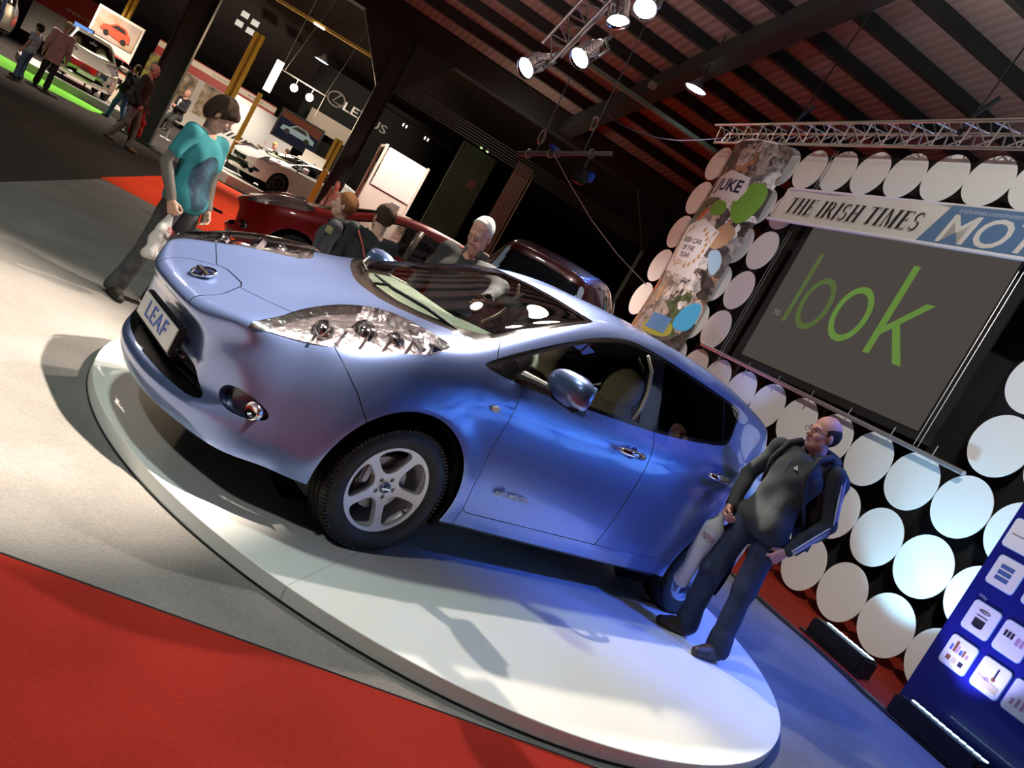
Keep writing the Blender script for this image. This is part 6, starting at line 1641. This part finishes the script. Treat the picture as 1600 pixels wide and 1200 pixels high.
# motor brand wall in black with LEXUS sign
lw=root_at('brand_wall',0,42,'black brand wall with a silver round emblem and the word LEXUS','display wall')
bx(lw,'wall_panel',mat('brand_black',(.004,.004,.004),.7),[((1.6,0,3.4),(7.4,.3,6.8))])
sil=mat('sign_silver',(.55,.53,.52),.4,.3)
mb=MB(); n=40
mb.tube([(-.66+.46*math.cos(2*PI*k/n),-.19,5.52+.36*math.sin(2*PI*k/n)) for k in range(n+1)],.045,6,cap=False); mb.tube([(-.52,-.19,5.86),(-.80,-.19,5.36),(-.35,-.19,5.33),(-.22,-.19,5.38)],.045,6); mb.build('emblem',sil,lw)
put_text('LEXUS','lettering',sil,lw,(1.05,-.19,5.42),(1,0,0),(0,0,1),.62,width=2.5,extrude=.02,bold=.006)
def photo_print(name,c1,c2,c3,scale=3):
    m=bpy.data.materials.new(name); m.use_nodes=True; nt=m.node_tree; b=nt.nodes['Principled BSDF']; b.inputs['Roughness'].default_value=.5
    tc=nt.nodes.new('ShaderNodeTexCoord'); n=nt.nodes.new('ShaderNodeTexNoise'); n.inputs['Scale'].default_value=scale; n.inputs['Detail'].default_value=3; nt.links.new(tc.outputs['Object'],n.inputs['Vector'])
    r=nt.nodes.new('ShaderNodeValToRGB'); r.color_ramp.elements[0].position=.35; r.color_ramp.elements[1].position=.65; r.color_ramp.elements[0].color=(*c1,1); r.color_ramp.elements[1].color=(*c3,1); e=r.color_ramp.elements.new(.5); e.color=(*c2,1)
    nt.links.new(n.outputs['Fac'],r.inputs[0]); nt.links.new(r.outputs[0],b.inputs['Base Color']); return m
# hanging blank banner, tv screen with a car, low boards
o=wallbox('hanging_banner',-1.54,.78,41,3.60,4.47,.06,mat('banner_cream',(.66,.58,.48),.6),'blank cream banner hanging under the silver brand sign','banner')
tv=root_at('video_screen',-1.6,40,'large video screen showing a pale saloon car, left below the blank banner','screen')
bx(tv,'screen_frame',BLACK,[((0,0,2.95),(2.3,.12,1.5))])
ts=bx(tv,'screen_picture',emis('tv_dark',(.012,.012,.02),1),[((0,-.07,2.95),(2.1,.02,1.34))])
mb=MB(); mb.prism([(-.85,2.72),(-.8,2.95),(-.45,3.0),(-.2,3.22),(.35,3.22),(.65,3.0),(.9,2.92),(.92,2.72)],.01,O=(0,-.085,0),X=(1,0,0),Y=(0,0,1)); mb.build('pictured_car',emis('tv_car_silver',(.22,.26,.24),1),ts)
mb=MB(); mb.prism([(-.36,3.0),(-.15,3.18),(.3,3.18),(.5,3.0)],.01,O=(0,-.09,0),X=(1,0,0),Y=(0,0,1)); mb.prism(circle(.14,14,-.5,2.74),.01,O=(0,-.09,0),X=(1,0,0),Y=(0,0,1)); mb.prism(circle(.14,14,.55,2.74),.01,O=(0,-.09,0),X=(1,0,0),Y=(0,0,1)); mb.build('pictured_windows',BLACK,ts)
mb=MB(); mb.prism([(-1.04,3.3),(1.04,3.1),(1.04,3.6),(-1.04,3.6)],.004,O=(0,-.083,0),X=(1,0,0),Y=(0,0,1)); mb.build('pictured_sky',emis('tv_brown',(.10,.03,.015),1),ts)
wallbox('low_board',-2.55,-1.62,30.2,.0,2.05,.08,mat('board_grey',(.36,.34,.33),.6),'grey notice board behind the suited men at the white coupe','board')
wallbox('low_board',-1.15,-.25,30.4,0,2.25,.08,mat('board_cream',(.62,.55,.46),.6),'cream square board to the right of the suited men','board')
wallbox('low_board',-.1,.75,31.2,.0,1.95,.08,mat('board_grey'),'grey board half behind the big dark column','board')
# red banner wall with posters at the far left
t=root_at('poster_wall',-6.9,50,'long wall with a red band, cream text strip and posters, behind the teal boy','display wall')
cream=mat('wall_cream',(.52,.47,.42),.6); redb=mat('band_red',(.42,.035,.02),.5)
bx(t,'wall_panels',cream,[((.1,0,1.75),(7.2,.12,3.0))])
bx(t,'red_band',redb,[((.1,-.08,3.35),(7.2,.06,.46)),((.1,-.08,3.93),(7.2,.07,.06))]); bx(t,'text_strip',mat('strip_cream',(.72,.62,.48),.5),[((.1,-.08,3.74),(7.2,.05,.32))])
for s_,x_ in(('travel',-2.2),('travel',.2),('travel',2.4)): put_text(s_,'lettering',mat('strip_ink',(.1,.08,.07),.5),t,(x_,-.12,3.74),(1,0,0),(0,0,1),.22,width=.9,extrude=.004)
for i,(x_,w_) in enumerate(((-3.0,1.2),(-1.45,1.35),(.35,1.5))):
    bx(t,'poster',photo_print('poster_print_%d'%i,(.02,.025,.015),(.25,.16,.06),(.45,.38,.28) if i!=0 else (.35,.36,.05),2.2),[((x_,-.08,2.15),(w_,.03,1.85))])
# grey wall with slanting stripes
t=root_at('grey_partition',-3.6,46,'grey partition with a slanting black stripe pattern, left of the white coupes','display wall')
bx(t,'wall_panel',mat('partition_grey',(.34,.34,.33),.6),[((0,0,1.85),(3.6,.12,2.9))])
mb=MB()
for k in range(11): mb.prism([(-1.5+.27*k,1.05),(-1.38+.27*k,1.05),(-1.16+.27*k,1.35),(-1.28+.27*k,1.35)],.01,O=(0,-.075,0),X=(1,0,0),Y=(0,0,1))
mb.build('stripe_pattern',BLACK,t)
bx(t,'white_print',mat('print_pale',(.6,.55,.52),.5),[((-1.05,-.075,2.55),(.95,.01,.9))]); bx(t,'red_square',redb,[((.85,-.075,1.75),(.18,.01,.18))])
bx(t,'edge_post',mat('teal_post',(.10,.25,.23),.5),[((-1.85,-.1,1.9),(.16,.2,3.8))])
# framed car poster
t=root_at('framed_poster',-10.05,37,'tall white framed poster picturing a red car, at the far left','poster')
bx(t,'frame',mat('frame_cream',(.75,.68,.58),.5),[((0,0,1.69),(1.95,.14,3.37))])
bx(t,'picture',photo_print('road_print',(.30,.26,.25),(.42,.33,.25),(.35,.22,.12),1.2),[((0,-.09,2.72),(1.75,.03,1.1))])
mb=MB(); mb.prism([(-.6,2.5),(-.55,2.72),(-.3,2.8),(-.05,2.98),(.35,2.95),(.6,2.72),(.66,2.45),(.3,2.35)],.02,O=(0,-.115,0),X=(1,0,0),Y=(0,0,1)); mb.build('pictured_car',mat('pictured_red',(.6,.07,.03),.5),t)
mb=MB(); mb.prism([(-.22,2.78),(0,2.93),(.3,2.9),(.42,2.75)],.01,O=(0,-.14,0),X=(1,0,0),Y=(0,0,1)); mb.prism(circle(.11,14,-.32,2.46),.01,O=(0,-.14,0),X=(1,0,0),Y=(0,0,1)); mb.prism(circle(.11,14,.42,2.42),.01,O=(0,-.14,0),X=(1,0,0),Y=(0,0,1)); mb.build('pictured_windows',BLACK,t)
mb=MB(); mb.prism([(-.28,1.62),(.28,1.62),(.34,1.76),(-.34,1.76)],.012,O=(0,-.08,0),X=(1,0,0),Y=(0,0,1)); mb.prism([(-.10,1.54),(.10,1.54),(.10,1.84),(-.10,1.84)],.012,O=(0,-.08,0),X=(1,0,0),Y=(0,0,1)); mb.build('gold_cross_emblem',mat('emblem_gold',(.65,.42,.08),.3,.4),t)
# red board above silver car
t=root_at('red_sign_board',-12.9,42,'large dark red sign board with a web address, behind the silver cars','sign')
bx(t,'board',mat('board_red',(.36,.03,.02),.6),[((0,0,2.85),(3.4,.14,1.35))]); bx(t,'lower_panel',mat('panel_grey_lt',(.42,.40,.38),.6),[((0,.02,1.45),(3.4,.12,1.45))])
put_text('www.rte.ie','lettering',cream,t,(.4,-.08,2.6),(1,0,0),(0,0,1),.3,width=1.5,extrude=.004)
t=root_at('laptop_screen',-10.51,33.9,'small glowing monitor standing beyond the silver-beige hatchback','monitor'); bx(t,'monitor_case',BLACK,[((0,.03,1.9),(.78,.06,.56)),((0,.05,.8),(.08,.08,1.6))]); bx(t,'monitor_picture',emis('monitor_blue',(.16,.32,.75),1.2),[((0,-.01,1.9),(.70,.02,.48))])
# information pillar near the silver car
t=root_at('information_stand',-7.9,29.5,'cream curved information stand with a small dark plate beside the silver-beige hatchback','stand')
mb=MB()
V=[];n=12
for i in range(n+1):
    z=1.25*i/n; off=.10*math.sin(PI*i/n)
    V+=[(-.24+off,-.06,z),(.24+off,-.06,z),(.24+off,.06,z),(-.24+off,.06,z)]
F=[(4*i+k,4*i+(k+1)%4,4*i+4+(k+1)%4,4*i+4+k) for i in range(n) for k in range(4)]+[(3,2,1,0),(4*n,4*n+1,4*n+2,4*n+3)]
mb.add(V,F); mb.build('stand_body',mat('stand_cream_gloss',(.72,.62,.46),.4),t); bx(t,'plate',GLOSSBLACK,[((.08,-.07,.98),(.15,.02,.18))])
# hanging lamp panel and warm floodlights near the brand wall
t=root_at('softbox_lamp',-3.38,30,'glowing white slanted lamp panel hanging before the dark roof, left of the brand sign','lamp'); bx(t,'lit_panel',emis('panel_glow',(1,.80,.66),2.2),[((0,0,4.0),(.30,.10,1.25))]); bx(t,'bracket',STEEL,[((.12,0,6.4),(.05,.05,3.9))])
for k,(e_,z_,s_) in enumerate(((-2.58,4.16,'left'),(-1.89,4.15,'right'))):
    t=root_at('floodlight',e_,32,'glaring warm floodlight on the thin bar beside the brand sign, the %s one'%s_,'lamp','warm floodlights'); 
    mb=MB(); mb.lathe([(.001,-.02),(.15,-.02)],20,'y',c=(0,-.08,z_)); mb.build('lamp_face',emis('flood_warm',(1,.72,.45),45),t); mb=MB(); mb.lathe([(.03,.22),(.10,.18),(.16,.0),(.165,-.08),(.15,-.08),(.13,0)],20,'y',c=(0,0,z_)); mb.build('lamp_housing',BLACK,t)
mb=MB(); mb.tube([tuple(H(-3.35,32,4.55)),tuple(H(-1.35,32,4.55))],.03,6); mb.tube([tuple(H(-1.38,32,4.5)),tuple(H(-1.38,32,3.6))],.02,6); mb.tube([tuple(H(-2.58,32,4.55)),tuple(H(-2.58,32,4.3))],.02,6); mb.tube([tuple(H(-1.89,32,4.55)),tuple(H(-1.89,32,4.3))],.02,6); mb.tube([tuple(H(-3.2,32,4.55)),tuple(H(-2.6,32,8.6))],.012,5); mb.tube([tuple(H(-1.4,32,4.55)),tuple(H(-1.0,32,8.6))],.012,5)
o=mb.build('lamp_bar',STEEL); tag(o,'thin bar carrying the two glaring floodlights','bar')
lamp('flood_light',H(-2.2,31.5,4.1),500,(1,.75,.5),.15)
mb=MB(); mb.tube([tuple(H(.24,24,4.58)),tuple(H(2.9,24,4.50))],.03,6); mb.tube([tuple(H(.5,24,4.58)),tuple(H(.5,24,7.4))],.012,5); mb.tube([tuple(H(2.6,24,4.5)),tuple(H(2.6,24,7.4))],.012,5); o=mb.build('lamp_rail',DK); tag(o,'dark rail with two small spotlights right of the big column','rail')
for k,e_ in enumerate((1.12,1.94)):
    t=root_at('track_spotlight',e_,24,'tiny spotlight on the dark rail, the %s one'%('left' if k==0 else 'right'),'lamp','rail spotlights'); bx(t,'housing',BLACK,[((0,0,4.40),(.14,.14,.18))],.02); bx(t,'lamp_faces',emis('tiny_glow',(1,.95,.85),5),[((-.06,-.08,4.38),(.035,.02,.09)),((.06,-.08,4.38),(.035,.02,.09))])
# white booth
t=root_at('exhibition_booth',.95,18.6,'brightly lit white booth tower beside the big dark column','booth')
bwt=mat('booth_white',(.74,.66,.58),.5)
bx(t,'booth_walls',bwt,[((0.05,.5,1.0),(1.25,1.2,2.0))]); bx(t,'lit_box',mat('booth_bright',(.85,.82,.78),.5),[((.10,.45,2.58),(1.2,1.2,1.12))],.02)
bx(t,'side_posts',bwt,[((-.58,-.15,1.6),(.07,.07,3.15)),((-.60,1.0,1.6),(.07,.07,3.15)),((.68,-.15,1.6),(.07,.07,3.15)),((-.59,.42,3.12),(.07,1.2,.07))]); bx(t,'blue_poster',mat('poster_blue',(.16,.28,.50),.5),[((-.56,.35,2.1),(.02,.42,1.1))]); bx(t,'wall_box',STEEL,[((.35,-.13,1.78),(.26,.06,.2))]); bx(t,'switch_plate',GLOSSBLACK,[((-.35,-.13,1.2),(.1,.03,.16))])
spot('booth_light',H(.4,15.5,5.0),H(1.0,18.6,2.4),900,(1,.90,.80),34,.6,.1)
# framed boards at the right of the booth
for k,(e_,lb_) in enumerate(((1.35,'nearest the white booth'),(1.72,'in the middle'),(2.12,'furthest right'))):
    t=root_at('framed_picture',e_,15.6,'small framed picture board, %s, in the row above the red car roof'%lb_,'picture','framed picture boards'); bx(t,'frame',mat('frame_grey',(.4,.38,.34),.5),[((0,0,.815),(.34,.05,1.63))]); bx(t,'picture',photo_print('board_print_%d'%k,(.05,.05,.04),(.2,.17,.13),(.42,.38,.32),5),[((0,-.03,1.35),(.28,.02,.46))])
# dark green roller doors in the aisle
t=root_at('green_curtain_wall',3.75,24,'dark green pleated shutter in the dim aisle behind the old man','shutter')
mb=MB()
for k in range(14): mb.box((-.62+.095*k,0,2.5),(.07,.10,5.0))
mb.build('shutter_slats',mat('shutter_green',(.03,.060,.030),.6),t); bx(t,'notice',mat('notice_brown',(.18,.09,.05),.6),[((.25,-.07,3.85),(.28,.02,.34))])
t=root_at('tan_shutter',4.9,22,'tall brown vertical panel right of the dark green shutter','shutter')
mb=MB()
for k in range(5): mb.box((-.24+.12*k,0,2.55),(.105,.06,5.1))
mb.build('panel_boards',mat('panel_tan',(.16,.115,.09),.6),t); bx(t,'edge_strip',mat('edge_pale',(.4,.34,.22),.5),[((.36,-.02,2.5),(.03,.05,5.0))])
lamp('hall_fill',H(3.5,19,5.2),60,(1,.9,.7),.2)  # added point fill for the dim aisle, without a fixture
# two tiny green emergency lamps
for k,e_ in enumerate((3.62,3.86)):
    mb=MB(); mb.box((e_,23.5,5.05),(.08,.05,.06)); hall_obj(mb,'emergency_lamp',emis('green_glow',(.5,.9,.25),4),label='tiny green lamp above the dark green shutter, %s one'%('left' if k==0 else 'right'),cat='lamp',group='tiny green lamps')
# ---------------- visitors in the distance ----------------
denim=(.16,.15,.15)
def ppl(name,label,e,b,heading_deg,z=0,**k):
    p=H(e,b,z); r,j,hp_=person(name,label,p,math.radians(heading_deg),**k); return r,j
walk=dict(knL=(.12,.10,.50),anL=(.16,.11,.085),knR=(.0,-.10,.50),anR=(-.20,-.11,.12),elL=(-.08,.24,1.14),wrL=(.08,.24,.93),elR=(-.02,-.24,1.12),wrR=(.12,-.22,.92))
r_,j=ppl('man','bald man in a dark jacket and washed grey jeans walking in the aisle',-4.86,14.9,-35,J=walk,sc=1.06,skin='ruddy',hair='fringe',hairc=(.3,.27,.24),top='jacket',topc=(.03,.028,.03),botc=(.20,.20,.20),shoec=(.20,.12,.06),res=.012,seed=41)
mb=MB(); 
for s in(1,-1): mb.tube([j['neck']+[.06,s*.05,-.02],j['chest']+[.13,s*.05,.05],j['pel']+[.14,s*.03,.05]],.006,5)
mb.build('jacket_zip',mat('piping_cream',(.5,.45,.35),.6),r_)
hb=empty('shopping_bag',wl(r_,j['wrL'])+Vector((.02,0,-.12)),math.radians(20),'red shopping bag carried beside the bald man','bag'); f=Field((-.2,-.12,-.62),(.2,.12,.05),.012); f.cap((0,0,0),(0,0,-.1),.02,.05,k=.03); f.cap((-.07,0,-.18),(-.09,0,-.5),.06,.06,k=.04); f.cap((.07,0,-.18),(.09,0,-.5),.06,.06,k=.04); f.wrinkle(.012,30,3); f.obj('bag_body',mat('bag_red',(.6,.04,.03),.4),hb)
ppl('woman','woman with short blond hair in a long pink coat seen from behind',-7.75,20.0,75,sc=1.02,skin='fair',hair='short',hairc=(.42,.32,.18),top='jacket',topc=(.50,.27,.26),long_top=.34,botc=(.03,.03,.04),res=.013,seed=43,female=True)
ppl('child','dark-haired child in a pale blue top and jeans beside the woman in pink',-7.95,18.7,140,sc=.80,skin='fair',hair='mop',hairc=(.03,.02,.02),top='shirt',topc=(.30,.36,.45),botc=(.10,.16,.28),sleeve='short',res=.013,seed=44)
r_,j=ppl('man','man in a blue shirt with a big black backpack at the top left corner',-9.3,19.6,95,sc=1.05,skin='fair',hair='short',top='shirt',topc=(.14,.22,.46),botc=(.02,.02,.03),res=.013,seed=45)
f=Field((-.5,-.3,.7),(.1,.3,1.6),.014); f.cap((-.22,.0,1.35),(-.24,0,1.02),.15,.17,k=.05); bk=empty('backpack',r_.location,r_.rotation_euler.z,'black backpack on the man in the blue shirt, top left','backpack'); f.obj('pack_body',bpm,bk)
ppl('person','person in blue jeans and a dark coat, half hidden behind the bald man',-6.35,22.5,120,J=walk,sc=1.0,hair='short',top='jacket',topc=(.015,.015,.018),botc=(.05,.10,.22),res=.014,seed=46)
r_,j=ppl('man','bald man in a black suit and white shirt sitting by the red poster wall',-5.6,28.8,-150,z=.0,J=dict(pel=(0,0,.80),chest=(.03,0,1.2),wrL=(.24,.05,1.10),elL=(.05,.24,1.08),wrR=(.24,-.05,1.08),elR=(.05,-.24,1.06),knL=(.30,.13,.62),anL=(.30,.13,.30),knR=(.30,-.13,.62),anR=(.30,-.13,.30)),sc=1.10,skin='ruddy',hair='fringe',hairc=(.3,.27,.24),top='jacket',topc=(.012,.012,.013),botc=(.02,.02,.02),res=.014,seed=47)
mb=MB(); mb.box(j['chest']+[.125,0,.02],(.05,.10,.34),bev=.02); mb.build('shirt_front',WHITEP,r_)
t=root_at('bar_stool',-5.6,28.8,'tall dark stool under the man in the black suit','stool'); bx(t,'seat',BLACK,[((0,0,.66),(.4,.4,.08))],.02); mb=MB(); mb.tube([(0,0,.03),(0,0,.64)],.03); mb.lathe([(.001,.0),(.22,.0),(.2,.03),(.001,.04)],20,'z'); mb.build('stool_leg',STEEL,t)
t=root_at('pushchair',-6.05,26.0,'red and black pushchair in the aisle beyond the bald man','pushchair')
f=Field((-.5,-.4,.3),(.5,.4,1.2),.02); f.cap((-.1,0,.55),(.15,0,.85),.22,.2,k=.05); f.cap((.15,0,.85),(.2,0,1.0),.2,.16,k=.05); f.obj('seat',mat('pram_red',(.5,.03,.03),.5),t)
mb=MB()
for s in(1,-1): mb.tube([(-.35,s*.25,.12),(.25,s*.22,.95),(.45,s*.22,1.05)],.018); mb.tube([(.30,s*.25,.12),(-.05,s*.22,.6)],.018); mb.tube([(.45,-.22,1.05),(.45,.22,1.05)],.02)
mb.build('frame',BLACK,t)
for x_ in(-.35,.30):
    for s in(1,-1): mb=MB(); mb.lathe([(.001,-.02),(.12,-.02),(.125,0),(.12,.02),(.001,.02)],18,'y',c=(x_,s*.26,.125)); mb.build('wheel',BLACK,t)
# suited group behind the white coupe
G5=[(-2.2,27.9,'man','fair-haired man in a dark suit, leftmost of the group behind the white coupe',-60,(.45,.28,.10),(.02,.02,.03)),
 (-1.72,27.9,'person','dark-haired person in a grey coat, second from the left behind the white coupe',150,(.04,.025,.02),(.05,.045,.05)),
 (-1.26,27.8,'man','ruddy-faced man with light hair, middle of the group behind the white coupe',-100,(.5,.38,.28),(.06,.05,.06)),
 (-.66,27.8,'woman','dark-haired woman in black and white, second from the right behind the white coupe',-120,(.03,.02,.02),(.03,.03,.035)),
 (-.62,26.2,'man','man in a dark jacket bending down, rightmost of the group behind the white coupe',-130,(.35,.22,.12),(.025,.02,.025))]
for i,(e,b,nm,lb_,hd,hc_,tc_) in enumerate(G5):
    ppl(nm,lb_,e,b,hd,z=.12,sc=.98 if i!=4 else .94,skin='ruddy' if i%2==0 else 'fair',hair='short',hairc=hc_,top='jacket',topc=tc_,botc=(.02,.02,.025),res=.016,seed=50+i)
r_,j=ppl('woman','dark-haired woman in a light top bending over papers left of the white booth',-.35,16.1,-150,J=dict(neck=(.10,0,1.43),head=(.17,0,1.57)),sc=1.0,hair='long',hairc=(.02,.015,.015),top='shirt',topc=(.40,.33,.30),botc=(.03,.03,.03),res=.013,seed=57,female=True)
ppl('person','dark-haired person seen low in the dim aisle, left of the old man',2.35,15.0,150,sc=.92,hair='short',hairc=(.02,.015,.012),top='jacket',topc=(.02,.02,.02),botc=(.02,.02,.02),res=.015,seed=59)
